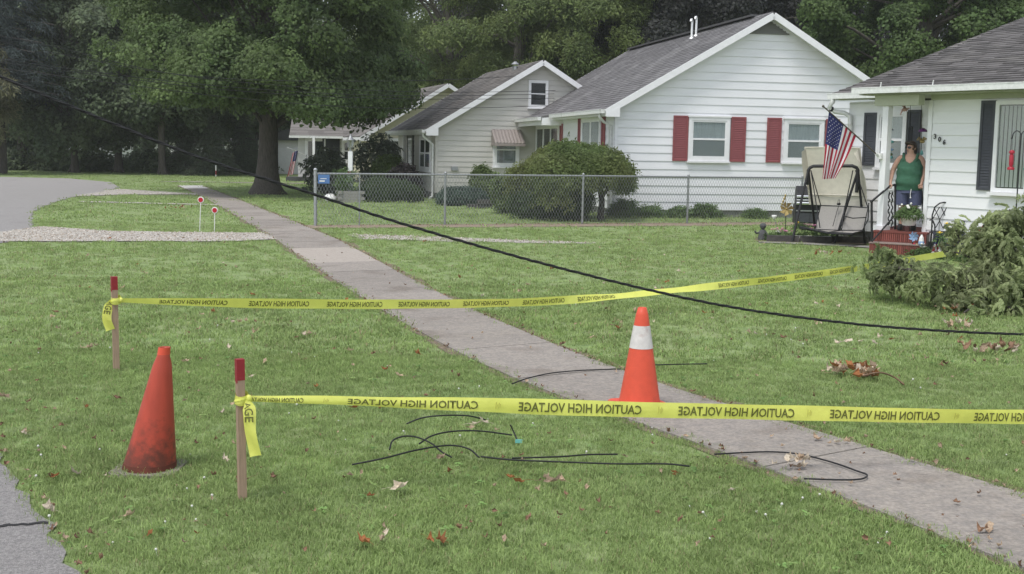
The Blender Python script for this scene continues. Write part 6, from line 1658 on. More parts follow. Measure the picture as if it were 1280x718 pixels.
q = ap(1274, 268, 20.0); t = thing('solar_light', 'small black garden light on a stake at the right edge', 'garden light', (q.x, q.y, 0)); b = MB(); b.tube([(0, 0, 0), (0, 0, q.z)], .008, 5); b.build('stem', 'blackiron', t); b = MB(); b.lathe([(.03, -.06), (.045, .02), (.05, .03), (.02, .06)], 10, at=(0, 0, q.z)); b.build('lamp_head', 'blackiron', t)
# things hung under the porch eave
def hung(name, label, px, ytop, ybot, Y, cat='wind chime'):
    a, c = ap(px, ytop, Y), ap(px, ybot, Y); t = thing(name, label, cat, tuple(c)); b = MB(); b.tube([(0, 0, 0), tuple(a - c)], .005, 4); b.build('cord', 'blackiron', t); return t, (a - c).z
t, L_ = hung('wind_chime', 'wind chime with purple umbrella top and teal drop by the house corner', 1152, 126, 193, 22.75)
b = MB(); b.lathe([(.085, L_ - .58), (.08, L_ - .555), (.05, L_ - .525), (.01, L_ - .51)], 12); b.build('umbrella', 'purple', t)
b = MB(); b.ball((0, 0, L_ - .76), .05, 10, 6, sc=(1, .7, .7)); 
for k in range(6): a = k * 1.047; b.tube([(0, 0, L_ - .74), (.07 * math.cos(a), .04 * math.sin(a), L_ - .7 + .02 * (k % 2)), (.1 * math.cos(a), .05 * math.sin(a), L_ - .74)], .012, 5)
b.build('brass_lotus', 'brass', t)
b = MB(); b.lathe([(.005, -.02), (.035, .0), (.03, .03), (.008, .08)], 10); b.build('teal_drop', 'teal', t)
b = MB()
for k in range(5): x = -.05 + .025 * k; b.tube([(x, 0, L_ - .95), (x, 0, L_ - .8)], .004, 5)
b.build('chime_rods', 'metal_grey', t)
t, L_ = hung('glass_mobile', 'mobile of blue and green glass pieces hanging behind the porch post', 1112, 127, 197, 23.3)
for k, (dx, zz, m) in enumerate(((-.02, .33, 'fl_blue'), (.03, .3, 'teal'), (-.05, .24, 'lf_lightshrub'), (.03, .15, 'fl_blue'), (-.01, .09, 'teal'), (.02, .06, 'lf_lightshrub'), (.03, .0, 'teal'))):
    b = MB(); b.ball((dx, -.01, zz), .035, 7, 5, sc=(1.1, .4, .75)); b.build('glass_piece', m, t)
b = MB(); b.lathe([(.06, .52), (.02, .55)], 10); b.build('mobile_top', 'blackiron', t)
t, L_ = hung('hanging_bird', 'pink hummingbird ornament hanging under the porch eave', 1131, 127, 136, 22.9, 'ornament')
b = MB(); b.ball((0, 0, -.02), .05, 9, 6, sc=(1.2, .6, .7)); b.tube([(.05, 0, 0), (.09, 0, .01)], [.02, .008], 6); b.tube([(-.04, 0, -.02), (-.08, .0, -.12)], [.02, .006], 6); b.add([(-.02, 0, .0), (.03, 0, .01), (-.02, .02, .13), (-.07, .01, .09)], [(0, 1, 2, 3)]); b.build('bird_body', mat('pink_glass', (.6, .36, .36), .4), t)
t, L_ = hung('wind_chime', 'dark metal wind chime hanging before the right black shutter of the porch window', 1138, 130, 168, 23.4)
b = MB(); b.lathe([(.045, .12), (.045, .135)], 10)
for k in range(5): a = k * 1.257; b.tube([(.035 * math.cos(a), .035 * math.sin(a), -.28 + .03 * k), (.035 * math.cos(a), .035 * math.sin(a), .12)], .007, 5)
b.build('chime_rods', 'blackiron', t)
b = MB(); c = Vector((0, 0, L_)); b.tube([c + Vector((.035 * math.sin(a), 0, .045 * math.cos(a) + .0)) for a in np.linspace(-2, 1.6, 9)], .006, 5); b.build('hook', 'metal_grey', t)
# white pot with petunias
q = gp(1135.5, 283.5, .42); Yp = 22.35; pb = ap(1135.5, 282, Yp); t = thing('flower_pot', 'white plastic pot of pale flowers on a thin stand at the front of the porch', 'plant pot', (pb.x, pb.y, pb.z))
b = MB(); b.lathe([(.105, 0), (.115, .01), (.155, .165), (.17, .17), (.17, .195), (.155, .195), (.14, .16)], 24, cap=False); b.lathe([(0, .002), (.105, 0)], 24, cap=False); b.lathe([(0, .165), (.15, .165)], 20, cap=False); b.build('pot', 'plast_white', t)
b = MB(); zb = .42 - pb.z + .0
for k in range(3): a = k * 2.094 + .5; b.tube([(.09 * math.cos(a), .09 * math.sin(a), .0), (.07 * math.cos(a), .07 * math.sin(a), zb)], .006, 5)
b.build('stand', 'blackiron', t)
rr = np.random.default_rng(77); n = 170; v = rr.normal(size=(n, 3)); v /= np.linalg.norm(v, axis=1, keepdims=True); v[:, 2] = np.abs(v[:, 2])
P = v * rr.uniform(.5, 1, (n, 1)) * np.array([.27, .22, .2]) + np.array([0, 0, .19])
stuff(scatter('leaves', 'fresh', P, euler_to(v + [0, 0, .4], rr.uniform(0, 6, n)), rr.uniform(.45, .8, n), t))
b = MB()
for k in range(16):
    a = rr.uniform(0, 6.28); z = rr.uniform(.25, .41); r_ = .25 * math.sqrt(max(.05, 1 - ((z - .19) / .23) ** 2)); b.ball((r_ * math.cos(a), r_ * math.sin(a) * .85, z), .022, 6, 4)
b.build('blossom', 'fl_white', t)

# ================================================================== THE WOMAN ON THE PORCH
WP = ap(1133.5, 286, 22.72); WP.z = .422
YAW = R_(-24)
wm = thing('person', 'woman in green tank top, denim shorts and sunglasses standing on the porch holding the rails', 'person', tuple(WP), YAW)
Rw = Matrix.Rotation(-YAW, 3, 'Z')
def wl(px, py, Y): return Rw @ (ap(px, py, Y) - WP)
V = []; E_ = []; RD = []
def vtx(p, r, par=None):
    V.append(tuple(p)); RD.append(r if hasattr(r, '__len__') else (r, r))
    if par is not None: E_.append((par, len(V) - 1))
    return len(V) - 1
pel = vtx((0, .0, .84), (.19, .15)); w1 = vtx((0, -.01, .98), (.205, .165), pel); w2 = vtx((0, -.01, 1.12), (.2, .16), w1); w3 = vtx((0, .0, 1.25), (.185, .14), w2); w4 = vtx((0, .01, 1.345), (.14, .095), w3)
nk = vtx((0, .0, 1.425), (.06, .06), w4)
HY_ = R_(-34); hd_ = Vector((math.sin(HY_), -math.cos(HY_), 0))         # head turned towards the street
h1_ = vtx(Vector((0, -.005, 1.475)) + hd_ * .02, (.066, .07), nk); h2_ = vtx(Vector((0, -.0, 1.545)) + hd_ * .018, (.08, .088), h1_); h3_ = vtx(Vector((0, .0, 1.61)) + hd_ * .0, (.07, .078), h2_)
for sx in (-1, 1):
    hp = vtx((sx * .1, .0, .77), (.115, .125), pel); th = vtx((sx * .108, -.005, .62), (.1, .105), hp); kn = vtx((sx * .11, -.012, .44), (.066, .068), th); cf = vtx((sx * .112, .012, .31), (.06, .064), kn)
    an = vtx((sx * .112, .015, .1), (.038, .042), cf); ft = vtx((sx * .116, -.03, .05), (.038, .035), an); vtx((sx * .122, -.13, .035), (.034, .026), ft)
    sh = vtx((sx * .185, .012, 1.36), (.068, .066), w4)
    hand = wl(1112.5, 231, 22.72) if sx < 0 else wl(1151.5, 231.5, 22.5)
    sp_ = Vector((sx * .2, .012, 1.36)); mid = sp_.lerp(hand, .52) + Vector((sx * .045, .07, .02))
    ua = vtx(sp_.lerp(mid, .5), .06, sh); el = vtx(mid, .047, ua); fa = vtx(mid.lerp(hand, .45), .04, el); wr = vtx(mid.lerp(hand, .86), .026, fa)
    d = (hand - mid).normalized(); pl = vtx(hand - d * .01, (.032, .02), wr)
    s_ = d.cross(Vector((0, 1, 0))).normalized()
    for k, (o_, ln) in enumerate(((-.028, .06), (-.009, .068), (.01, .065), (.028, .052))):
        a = vtx(hand + d * .028 + s_ * o_, .0095, pl); c = vtx(hand + d * (.028 + ln * .5) + s_ * o_ * 1.15 + Vector((0, -.018, 0)), .0088, a); vtx(hand + d * (.025 + ln * .62) + s_ * o_ * 1.15 + Vector((0, -.005 + .022, -.02)), .008, c)
    a = vtx(hand + s_ * -sx * .034 + d * .0 + Vector((0, -.02, 0)), .011, pl); vtx(hand + s_ * -sx * .046 + d * .034 + Vector((0, -.03, 0)), .0095, a)
me = bpy.data.meshes.new('body'); me.from_pydata(V, E_, []); me.materials.append(MT['skin'])
bo = link('body', me, wm); md = bo.modifiers.new('skin', 'SKIN'); md.use_smooth_shade = True
for i, r_ in enumerate(RD):
    me.skin_vertices[0].data[i].radius = r_; me.skin_vertices[0].data[i].use_root = (i == 0)
sb = bo.modifiers.new('sub', 'SUBSURF'); sb.levels = 2; sb.render_levels = 2
# clothes
b = MB()
_r = np.array([(0, -.005, .755, .238, .192), (0, -.01, .80, .243, .2), (0, -.015, .88, .247, .212), (0, -.02, .97, .243, .213), (0, -.017, 1.03, .236, .2), (0, -.015, 1.09, .24, .2), (0, -.018, 1.16, .236, .2), (0, -.012, 1.23, .22, .178), (0, -.002, 1.29, .2, .148), (0, .002, 1.325, .184, .132), (0, .006, 1.36, .165, .112), (0, .01, 1.392, .135, .092)])
_z = np.linspace(.755, 1.392, 60)
b.loft([(0, np.interp(z, _r[:, 2], _r[:, 1]), z, np.interp(z, _r[:, 2], _r[:, 3]), np.interp(z, _r[:, 2], _r[:, 4])) for z in _z], 72, cap=False)
_c = [np.mean([b.v[k] for k in f], axis=0) for f in b.f]
keep = [i for i, c in enumerate(_c) if not (c[1] < -.02 and abs(c[0]) < .1 and c[2] > 1.262 + 11 * c[0] ** 2)]
b.f = [b.f[i] for i in keep]; b.m = [b.m[i] for i in keep]; b.s = [b.s[i] for i in keep]; b.t = [b.t[i] for i in keep]
b.v = [(x + .006 * math.sin(z * 42 + x * 9), y_ - .007 * math.sin(z * 30 + x * 6) * (1 if y_ < 0 else .2), z) for x, y_, z in b.v]
for sx in (-1, 1):
    pts = sagged([(sx * .105, -.112, 1.30), (sx * .118, -.094, 1.37), (sx * .128, -.02, 1.422), (sx * .126, .05, 1.41), (sx * .11, .1, 1.33)], 20)
    b.tube(pts, .026, 8, sx=1.25)
b.build('tank_top', 'shirt', wm)
b = MB(); b.loft([(0, 0, .70, .225, .185), (0, 0, .79, .232, .188)], 28, cap=False)
for sx in (-1, 1): b.loft([(sx * .118, -.005, .475, .122, .125), (sx * .116, -.005, .56, .124, .13), (sx * .112, -.003, .66, .128, .142), (sx * .108, 0, .75, .126, .15)], 22, cap=False)
b.build('shorts', 'denim', wm)
b = MB(); b.tube([(.06, -.2, .78), (.05, -.215, .68), (.055, -.21, .63)], .006, 5); b.ball((.055, -.212, .62), .016, 6, 4); b.build('drawstring', 'plast_white', wm)
for sx in (-1, 1):
    b = MB(); b.loft([(sx * .12, -.055, .0, .05, .125), (sx * .12, -.055, .03, .052, .128), (sx * .12, -.045, .06, .05, .11), (sx * .116, -.015, .09, .048, .07), (sx * .113, .012, .115, .046, .05)], 18); b.build('shoe', 'shoe', wm)
# head details: face forward = hd_, side = hs_
hs_ = Vector((math.cos(HY_), math.sin(HY_), 0)); HC = Vector((0, .0, 1.545)) + hd_ * .012
def hp3(f, s, z): return HC + hd_ * f + hs_ * s + Vector((0, 0, z))
b = MB(); n, k = 20, 12; vs = []
for i in range(k + 1):
    a = math.pi * i / k
    for j in range(n):
        t_ = 6.283 * j / n; x, y_, z = math.sin(a) * math.cos(t_), math.sin(a) * math.sin(t_), math.cos(a)
        z2 = z if z > -.55 else -.55
        vs.append(hp3(-.012 + x * .108, y_ * .1, .022 + z2 * .112))
fs = []
for i in range(k):
    for j in range(n):
        t_ = 6.283 * (j + .5) / n; a = math.pi * (i + .5) / k
        x, z = math.sin(a) * math.cos(t_), math.cos(a)
        if x > .42 and z < .5: continue                     # open over the face
        fs.append((i * n + j, (i + 1) * n + j, (i + 1) * n + (j + 1) % n, i * n + (j + 1) % n))
b.add(vs, fs, 0, True)
b.tube([hp3(.07, -.07, .085), hp3(.09, -.02, .1), hp3(.088, .05, .088), hp3(.05, .095, .06)], [.018, .026, .024, .014], 8)
b.tube([hp3(-.1, 0, .03), hp3(-.125, .01, -.02), hp3(-.12, .015, -.09), hp3(-.1, .02, -.13)], [.03, .035, .026, .008], 9)
b.build('hair', 'hair', wm)
b = MB()
for sg in (-1, 1):
    vs = []; m = 14
    for j in range(m): a = 6.283 * j / m; vs.append(hp3(.096 - .018 * abs(math.cos(a)) * .3 - (.012 if sg * math.cos(a) > .5 else 0), sg * .036 + .03 * math.cos(a), .008 + .023 * math.sin(a)))
    b.add(vs, [tuple(range(m))[::(1 if sg > 0 else 1)]]); b.add([v + hd_ * -.006 for v in vs], [tuple(range(m))[::-1]])
    b.tube([hp3(.085, sg * .066, .016), hp3(.02, sg * .083, .014), hp3(-.03, sg * .082, .004)], .004, 5)
b.tube([hp3(.098, -.01, .012), hp3(.1, 0, .014), hp3(.098, .01, .012)], .004, 5); b.build('sunglasses', 'sunglass', wm)
b = MB(); b.loft([(*hp3(.092, 0, -.03).xy, hp3(0, 0, -.034).z, .014, .014), (*hp3(.098, 0, -.025).xy, hp3(0, 0, -.024).z, .013, .014), (*hp3(.09, 0, 0).xy, hp3(0, 0, .0).z, .008, .009), (*hp3(.084, 0, 0).xy, hp3(0, 0, .016).z, .006, .006)], 10); b.build('nose', 'skin', wm)
b = MB(); b.tube([hp3(.078, -.026, -.06), hp3(.09, -.01, -.056), hp3(.09, .01, -.056), hp3(.078, .026, -.06)], [.003, .007, .007, .003], 6); b.build('mouth', mat('lips', (.3, .1, .09), .5), wm)
for sg in (-1, 1):
    b = MB(); b.ball(tuple(hp3(-.006, sg * .084, -.008)), .026, 8, 6, sc=(.6, .6, 1.1)); b.build('ear', 'skin', wm)

# ================================================================== FALLEN BRANCH
FBR = Vector((6.6, 14.6, 0))
fb = thing('fallen_branch', 'large fallen tree branch with wilted drooping leaves lying on the lawn at the right', 'fallen branch', tuple(FBR))
def fp(px, py, Y): return ap(px, py, Y) - FBR
BR = [([(1330, 340, 14.6), (1280, 363, 14.4), (1245, 366, 14.3), (1205, 362, 14.3), (1165, 345, 14.6), (1120, 335, 15.0), (1095, 338, 15.2)], .052),
      ([(1245, 366, 14.3), (1225, 378, 14.0), (1205, 391, 13.8)], .035), ([(1240, 350, 14.6), (1232, 330, 14.8), (1220, 325, 15.0), (1200, 317, 15.2), (1180, 314, 15.4)], .026),
      ([(1232, 330, 14.8), (1236, 305, 14.9), (1242, 285, 15.0)], .02), ([(1280, 363, 14.4), (1275, 320, 14.7), (1268, 280, 14.8), (1262, 262, 14.9)], .03), ([(1268, 300, 14.8), (1250, 285, 14.9), (1240, 272, 15)], .016),
      ([(1280, 330, 14.7), (1292, 280, 14.9), (1300, 235, 15)], .03), ([(1205, 362, 14.3), (1190, 366, 14.3), (1168, 376, 14.2)], .018), ([(1165, 345, 14.6), (1150, 338, 14.8), (1110, 318, 15.4), (1098, 318, 15.5)], .018),
      ([(1200, 317, 15.2), (1198, 295, 15.3), (1186, 278, 15.3)], .014), ([(1300, 360, 14.3), (1290, 385, 13.9), (1280, 392, 13.8)], .03), ([(1240, 368, 14.3), (1262, 385, 13.9), (1275, 392, 13.8)], .02), ([(1220, 350, 14.5), (1180, 352, 14.4), (1150, 368, 14.3)], .016), ([(1330, 340, 14.6), (1400, 330, 15.0), (1500, 345, 15.4)], .06)]
b = MB(); P = []; Nn = []; rr = np.random.default_rng(301)
for pts, r_ in BR:
    q = sagged([fp(*p) for p in pts], 18); b.tube(q, [r_ * (1 - .75 * i / len(q)) for i in range(len(q))], 7)
    ln = sum((q[i + 1] - q[i]).length for i in range(len(q) - 1)); m = int(ln * 9)
    for k in range(m):
        s_ = rr.random() ** .75; p = q[min(int(s_ * (len(q) - 1)), len(q) - 1)]
        P.append(np.array(p) + rr.normal(0, 1, 3) * np.array([.08, .12, .06]) + np.array([0, 0, .02])); Nn.append(rr.normal(0, .6, 3) + np.array([0, 0, .8]))
b.build('limbs', 'twig', fb)
# leafy masses: (px, py, spread px, depth, count)
for px, py, sx_, sy_, Y, n in ((1268, 274, 18, 12, 14.9, 44), (1258, 302, 24, 18, 14.7, 84), (1250, 338, 30, 18, 14.5, 70), (1270, 366, 30, 16, 14.1, 96), (1200, 345, 22, 12, 14.5, 40), (1118, 344, 18, 11, 15.0, 56), (1100, 345, 12, 9, 15.2, 24), (1150, 366, 22, 6, 14.5, 26), (1185, 376, 20, 7, 14.2, 34),
                             (1190, 288, 9, 10, 15.3, 22), (1105, 318, 9, 7, 15.5, 14), (1235, 300, 18, 16, 15.0, 80), (1222, 386, 20, 5, 13.9, 26), (1318, 300, 34, 40, 14.8, 150), (1345, 350, 60, 26, 14.7, 220)):
    for k in range(int(n * .36)):
        p = fp(px + rr.normal(0, sx_ * .62), py + rr.normal(0, sy_ * .62), Y + rr.normal(0, .18)); p.z = max(p.z, .05); P.append(np.array(p)); Nn.append(rr.normal(0, .6, 3) + np.array([0, 0, .8]))
P = np.array(P); Nn = np.array(Nn)
stuff(scatter('foliage', 'wilt', P, euler_to(Nn, rr.uniform(0, 6.28, len(P))), rr.uniform(.55, .95, len(P)), fb))

# ================================================================== DRY LEAVES
def dry_leaf(seed, size=.06):
    rr = random.Random(seed); b = MB(); c1, c2 = rr.uniform(.3, .9), rr.uniform(-.9, .9); n = 12; wv = rr.uniform(0, 6)
    rim = []
    for k in range(n):
        a = 6.283 * k / n; r_ = size * (1 if k % 2 == 0 else .74) * (1.25 if k in (0,) else 1) * rr.uniform(.6, 1.15)
        rim.append((r_ * math.cos(a), r_ * math.sin(a)))
    inner = [(x * .5, y_ * .5) for x, y_ in rim]
    def Z(x, y_): return c1 * (y_ * y_) / size * 1.1 + c2 * x * y_ / size + .35 * max(0, x) ** 2 / size * rr.uniform(.6, 1.4) + .012 + .16 * size * math.sin(70 * x + wv) * math.cos(60 * y_ + wv)
    vs = [(0, 0, Z(0, 0))] + [(x, y_, Z(x, y_)) for x, y_ in inner] + [(x * .85, y_ * .62, Z(x, y_)) for x, y_ in rim]
    fs = [(0, 1 + k, 1 + (k + 1) % n) for k in range(n)] + [(1 + k, 1 + n + k, 1 + n + (k + 1) % n, 1 + (k + 1) % n) for k in range(n)]
    b.add(vs, fs, 0, False); b.tube([(-size * .1, 0, Z(0, 0)), (-size * .9, rr.uniform(-.2, .2) * size, .02), (-size * 1.7, rr.uniform(-.4, .4) * size, .015)], size * .02, 4)
    return b
LM = {m: [dry_leaf(400 + i).mesh('dry_leaf', m) for i in range(6)] for m in ('dry_tan', 'dry_pale', 'dry_rust', 'dry_brown')}
DL = {'dry_tan': ('curled tan dry leaf lying on the lawn', 'tan dry leaves on the lawn'), 'dry_pale': ('pale bleached dry leaf lying on the lawn', 'pale dry leaves on the lawn'),
      'dry_rust': ('rust-coloured dry leaf lying on the lawn', 'rust-coloured dry leaves on the lawn'), 'dry_brown': ('dark brown dry leaf lying on the lawn', 'brown dry leaves on the lawn')}
rl_ = random.Random(55)
LMK = [('the worn dark cone', C1), ('the bright cone', C2), ('the near wooden stake', S1), ('the far wooden stake', S2), ('the fallen branch', Vector((5.2, 14.0, 0))), ('the canopy swing', Vector((6.1, 24.5, 0))), ('the hairpin cable', gp(1040, 580)), ('the longest cable loop', gp(540, 562)),
       ('the biggest leaf heap', gp(1070, 474)), ('the gravel track', Vector((0, 23.2, 0))), ('the gravel drive', Vector((-7.5, 21.5, 0))), ('the straight cables', gp(750, 576)), ('the leaf row', gp(1235, 443)), ('the driveway markers', gp(258, 291)), ('the short far cable', gp(850, 456)),
       ('the asphalt corner', gp(90, 690)), ('the picture bottom', gp(560, 712)), ('the cable loop leaf', gp(596, 534)), ('the tan sidewalk slab', Vector((-2.6, 19.8, 0))), ('the tape and cable crossing', gp(850, 400))]
def leaf_label(p, m, sc):
    nm, q = min(LMK, key=lambda t: (t[1] - p).length); d = p - q; r_ = d.length
    on = 'on the sidewalk' if xl(p.y) < p.x < xr(p.y) else 'on the grass'
    sx_, sy_ = ('right of' if d.x > 0 else 'left of'), ('behind' if d.y > 0 else 'before')
    if abs(d.x) > 2.4 * abs(d.y): rel = sx_
    elif abs(d.y) > 2.4 * abs(d.x): rel = sy_
    else: rel = sy_ + ' and ' + sx_
    near = 'close' if r_ < .45 else ('nearly' if r_ < .8 else ('somewhat' if r_ < 1.3 else ('well' if r_ < 2.2 else 'far')))
    size = 'tiny' if sc < .55 else ('small' if sc < .8 else ('broad' if sc < 1.02 else 'large'))
    return '%s %s leaf %s, %s %s %s' % (size, {'dry_tan': 'tan', 'dry_pale': 'pale', 'dry_rust': 'rust-coloured', 'dry_brown': 'brown'}[m], on, near, rel, nm)
def leaf(px, py, m, sc=1.0, z=.03):
    p = gp(px, py, .02); o = link('dry_leaf', rl_.choice(LM[m]), None, (p.x, p.y, z), rot=(rl_.uniform(-.35, .35), rl_.uniform(-.35, .35), rl_.uniform(0, 6.28)))
    o.scale = (sc * .82, sc * .7, sc * .8); tag(o, leaf_label(p, m, sc), 'leaf', DL[m][1]); return o
# leaves one can pick out in the photograph
SPOT = [(500, 614, 'dry_pale', 1.1), (550, 681, 'dry_rust', 1.0), (538, 679, 'dry_rust', .7), (455, 681, 'dry_rust', .8), (478, 676, 'dry_tan', .7), (482, 670, 'dry_pale', .5), (632, 679, 'dry_tan', .6), (679, 686, 'dry_tan', .5), (661, 652, 'dry_brown', .6), (563, 592, 'dry_rust', .5), (748, 630, 'dry_brown', .6), (843, 594, 'dry_rust', .5),
        (822, 645, 'dry_brown', .5), (650, 606, 'dry_rust', .9), (690, 607, 'dry_tan', 1.2), (682, 601, 'dry_tan', .7), (671, 616, 'dry_tan', .6), (638, 600, 'dry_rust', .6), (703, 604, 'dry_tan', .6), (596, 534, 'dry_pale', 1.2), (606, 531, 'dry_pale', .9), (585, 538, 'dry_tan', .7),
        (500, 505, 'dry_brown', .8), (475, 512, 'dry_rust', .7), (396, 486, 'dry_rust', .7), (385, 482, 'dry_tan', .6), (317, 473, 'dry_pale', .9), (382, 451, 'dry_brown', .5), (370, 424, 'dry_brown', .5), (290, 405, 'dry_pale', 1.0), (300, 405, 'dry_tan', 1.0), (283, 402, 'dry_tan', .8), (308, 403, 'dry_tan', .7),
        (380, 421, 'dry_pale', 1.0), (388, 419, 'dry_tan', .7), (112, 437, 'dry_tan', .9), (121, 434, 'dry_brown', .8), (103, 437, 'dry_tan', .7), (8, 498, 'dry_tan', .9), (2, 499, 'dry_tan', .8), (35, 505, 'dry_brown', .6), (31, 543, 'dry_tan', .7), (77, 535, 'dry_brown', .5), (60, 641, 'dry_pale', .9), (162, 648, 'dry_tan', .7), (268, 597, 'dry_brown', .6), (187, 672, 'dry_rust', .5), (132, 597, 'dry_pale', .4), (245, 670, 'dry_rust', .4), (112, 670, 'dry_brown', .5),
        (965, 548, 'dry_tan', .4), (1021, 551, 'dry_tan', .9), (1046, 556, 'dry_pale', .8), (1058, 555, 'dry_tan', .6), (1236, 665, 'dry_tan', 1.1), (1228, 667, 'dry_brown', .8), (915, 616, 'dry_pale', .5), (843, 596, 'dry_rust', .4), (900, 655, 'dry_brown', .5), (1069, 633, 'dry_tan', .4), (1196, 631, 'dry_brown', .5),
        (703, 433, 'dry_brown', 1.0), (742, 451, 'dry_tan', .5), (690, 428, 'dry_brown', .6), (770, 467, 'dry_tan', .5), (845, 488, 'dry_tan', .5), (866, 492, 'dry_brown', .6), (880, 500, 'dry_tan', .5), (1060, 429, 'dry_pale', 1.3), (1048, 431, 'dry_pale', .9), (1076, 429, 'dry_pale', .9), (1037, 464, 'dry_pale', 1.2), (1029, 467, 'dry_tan', .8),
        (935, 417, 'dry_tan', .7), (944, 419, 'dry_pale', .6), (913, 427, 'dry_brown', .7), (967, 420, 'dry_brown', .5), (1000, 428, 'dry_brown', .5), (1158, 450, 'dry_tan', .6), (1180, 457, 'dry_brown', 1.0), (1176, 459, 'dry_brown', .7), (1190, 474, 'dry_tan', .6), (1052, 491, 'dry_brown', .5), (1150, 421, 'dry_tan', .7), (1272, 435, 'dry_tan', .9),
        (1020, 407, 'dry_tan', .9), (1026, 406, 'dry_pale', .7), (880, 393, 'dry_rust', .8), (891, 393, 'dry_brown', .7), (937, 383, 'dry_tan', .6), (958, 381, 'dry_rust', .5), (1020, 381, 'dry_pale', .8), (1028, 379, 'dry_rust', .6), (790, 327, 'dry_tan', .8), (775, 331, 'dry_rust', .6), (848, 341, 'dry_pale', .9), (855, 343, 'dry_tan', .7), (835, 353, 'dry_rust', .7), (882, 343, 'dry_pale', .9), (933, 332, 'dry_pale', .7)]
for px, py, m, sc in SPOT: leaf(px, py, m, sc * 1.05)
n = 0
while n < 150:                                                # the thinner scatter over the far lawn
    px = rl_.uniform(0, 1280); py = 298 + 330 * rl_.random() ** 1.7
    if px > 560: py = 300 + 140 * rl_.random() ** 1.2
    q = gp(px, py)
    if xl(q.y) - .05 < q.x < xr(q.y) + .05 or inpoly(np.array([q.x]), np.array([q.y]), ROAD)[0] or q.y > 27: continue
    leaf(px, py, rl_.choice(['dry_tan', 'dry_tan', 'dry_pale', 'dry_brown', 'dry_rust']), rl_.uniform(.4, .95)); n += 1
# heaps of leaves still on their twig
def heap(px0, px1, py, n, mats_, label, twig=None, spread=.05, sc=(.6, 1.1)):
    a, c = gp(px0, py), gp(px1, py); t = thing('leaf_clump', label, 'leaf clump', tuple(a.lerp(c, .5)), 0, None); o0 = a.lerp(c, .5)
    for k in range(n):
        p = a.lerp(c, rl_.random()); s_ = rl_.uniform(*sc)
        o = link('dry_leaf', rl_.choice(LM[rl_.choice(mats_)]), t, (p.x - o0.x, p.y - o0.y + rl_.gauss(0, spread), .03 + rl_.random() * .06), rot=(rl_.uniform(-1, 1), rl_.uniform(-1, 1), rl_.uniform(0, 6.28))); o.scale = (s_,) * 3
    if twig:
        b = MB(); b.tube([p_ - o0 for p_ in sagged([gp(x, y_, z) for x, y_, z in twig], 14)], .007, 5); b.build('twig', 'dry_brown', t)
heap(1044, 1098, 472, 30, ['dry_tan', 'dry_tan', 'dry_pale', 'dry_rust'], 'largest heap of tan leaves on a twig, right lawn beyond the near tape', [(1078, 470, .1), (1100, 466, .12), (1118, 472, .06), (1130, 481, .03)], sc=(.8, 1.35), spread=.09)
heap(1195, 1272, 443, 20, ['dry_tan', 'dry_pale', 'dry_brown', 'dry_brown'], 'long row of pale and brown leaves at the right edge below the cable', spread=.07)
heap(1176, 1214, 412, 9, ['dry_tan', 'dry_pale'], 'small heap of tan leaves lying behind the sagging cable at the right', spread=.1)
heap(966, 1014, 592, 12, ['dry_pale', 'dry_pale', 'dry_tan'], 'pale crumpled leaves at the grass edge beside the hairpin cable', spread=.03, sc=(.4, .7))
heap(1178, 1225, 392, 7, ['dry_tan', 'dry_rust'], 'tan leaves lying just in front of the fallen branch', spread=.1)
heap(1010, 1050, 318, 9, ['dry_tan', 'dry_rust', 'dry_pale'], 'scattered tan leaves on the lawn before the canopy swing', spread=.3)
heap(205, 245, 262, 10, ['dry_tan', 'dry_rust'], 'tan leaves on the far grass left of the driveway markers', spread=.4)
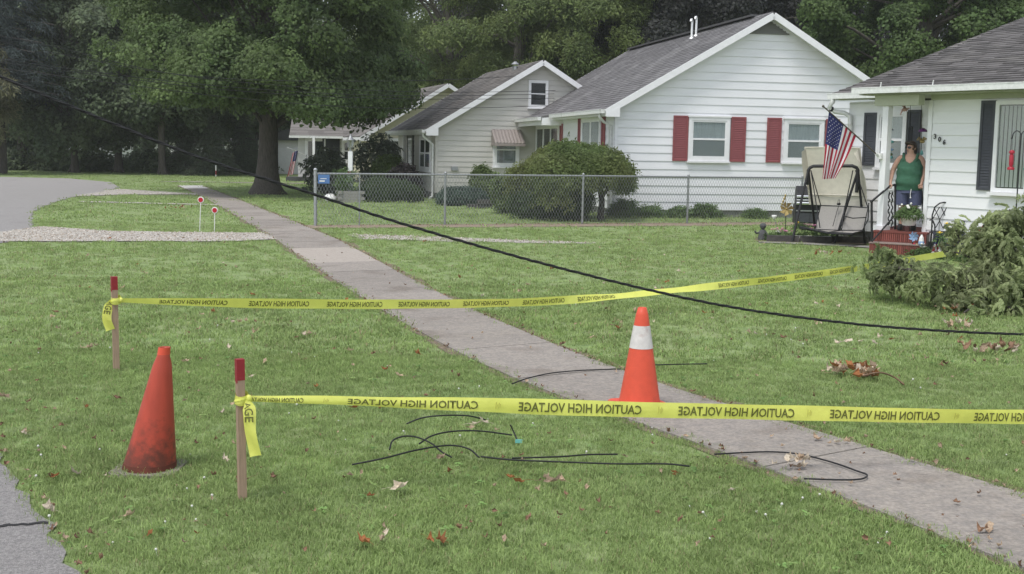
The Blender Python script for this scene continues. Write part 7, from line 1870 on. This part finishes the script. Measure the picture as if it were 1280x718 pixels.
# crumbs and clover
def litter(name, key, pts, sc, label, cat):
    P = np.array(pts); n = len(P); return stuff(tag(scatter(name, key, P, np.c_[rng.normal(0, .5, (n, 2)), rng.uniform(0, 6.28, n)], rng.uniform(*sc, n)), label, cat))
scatter_group('crumb', LM['dry_tan'][:2] + LM['dry_brown'][:3])
pts = []
for k in range(520):
    y_ = 3.5 + 30 * rl_.random() ** 1.5; side = rl_.random() < .6; x = (xr(y_) + abs(rl_.gauss(0, .05)) - .03) if side else (xl(y_) - abs(rl_.gauss(0, .04)) + .03); pts.append((x, y_, .025))
for k in range(160):
    i = rl_.randrange(0, 10); a, c = ROAD[i], ROAD[i + 1]; t_ = rl_.random(); pts.append((a[0] + (c[0] - a[0]) * t_ + abs(rl_.gauss(0, .06)), a[1] + (c[1] - a[1]) * t_, .025))
for k in range(380):
    s_ = rl_.random() * fl; p = FENCE_A + _fd * s_ - _fn * abs(rl_.gauss(.15, .15)); pts.append((p.x, p.y, .03))
for k in range(420):
    px, py = rl_.uniform(0, 1280), 300 + 400 * rl_.random() ** 1.5; q = gp(px, py)
    if q.y < 26 and not inpoly(np.array([q.x]), np.array([q.y]), ROAD)[0]: pts.append((q.x, q.y, .035))
litter('leaf_crumbs', 'crumb', pts, (.14, .42), 'crumbled dry leaves along the walk, the road edge and the fence', 'leaf litter')
cm = []
for v in range(2):
    b = MB(); b.ball((0, 0, .05), .009, 6, 4); b.tube([(0, 0, 0), (0, 0, .045)], .0012, 3); cm.append(b.mesh('clover', 'clover'))
scatter_group('clover', cm)
pts = []
while len(pts) < 70:
    px, py = rl_.uniform(0, 1280), rl_.uniform(330, 700); q = gp(px, py)
    if math.sin(q.x * 1.3 + 2) * math.sin(q.y * .9) < -.1 or xl(q.y) < q.x < xr(q.y) or inpoly(np.array([q.x]), np.array([q.y]), ROAD)[0]: continue
    pts.append((q.x, q.y, .0))
litter('clover_heads', 'clover', pts, (.5, .9), 'tiny white clover heads in the lawn', 'clover')

# ================================================================== HAZE: the thin humid air of the photograph
b = MB(); b.box((-520, -80, -1), (520, 920, 27))
me = bpy.data.meshes.new('haze'); me.from_pydata(b.v, [], b.f); hz_ = link('haze', me); hz_['kind'] = 'stuff'
hm = bpy.data.materials.new('haze_air'); hm.use_nodes = True; t_ = hm.node_tree; t_.nodes.clear()
pv = t_.nodes.new('ShaderNodeVolumePrincipled'); pv.inputs['Color'].default_value = (.93, .95, .97, 1); pv.inputs['Density'].default_value = .00045; pv.inputs['Anisotropy'].default_value = .2
om = t_.nodes.new('ShaderNodeOutputMaterial'); t_.links.new(pv.outputs[0], om.inputs['Volume']); me.materials.append(hm)
SC.cycles.volume_bounces = 1
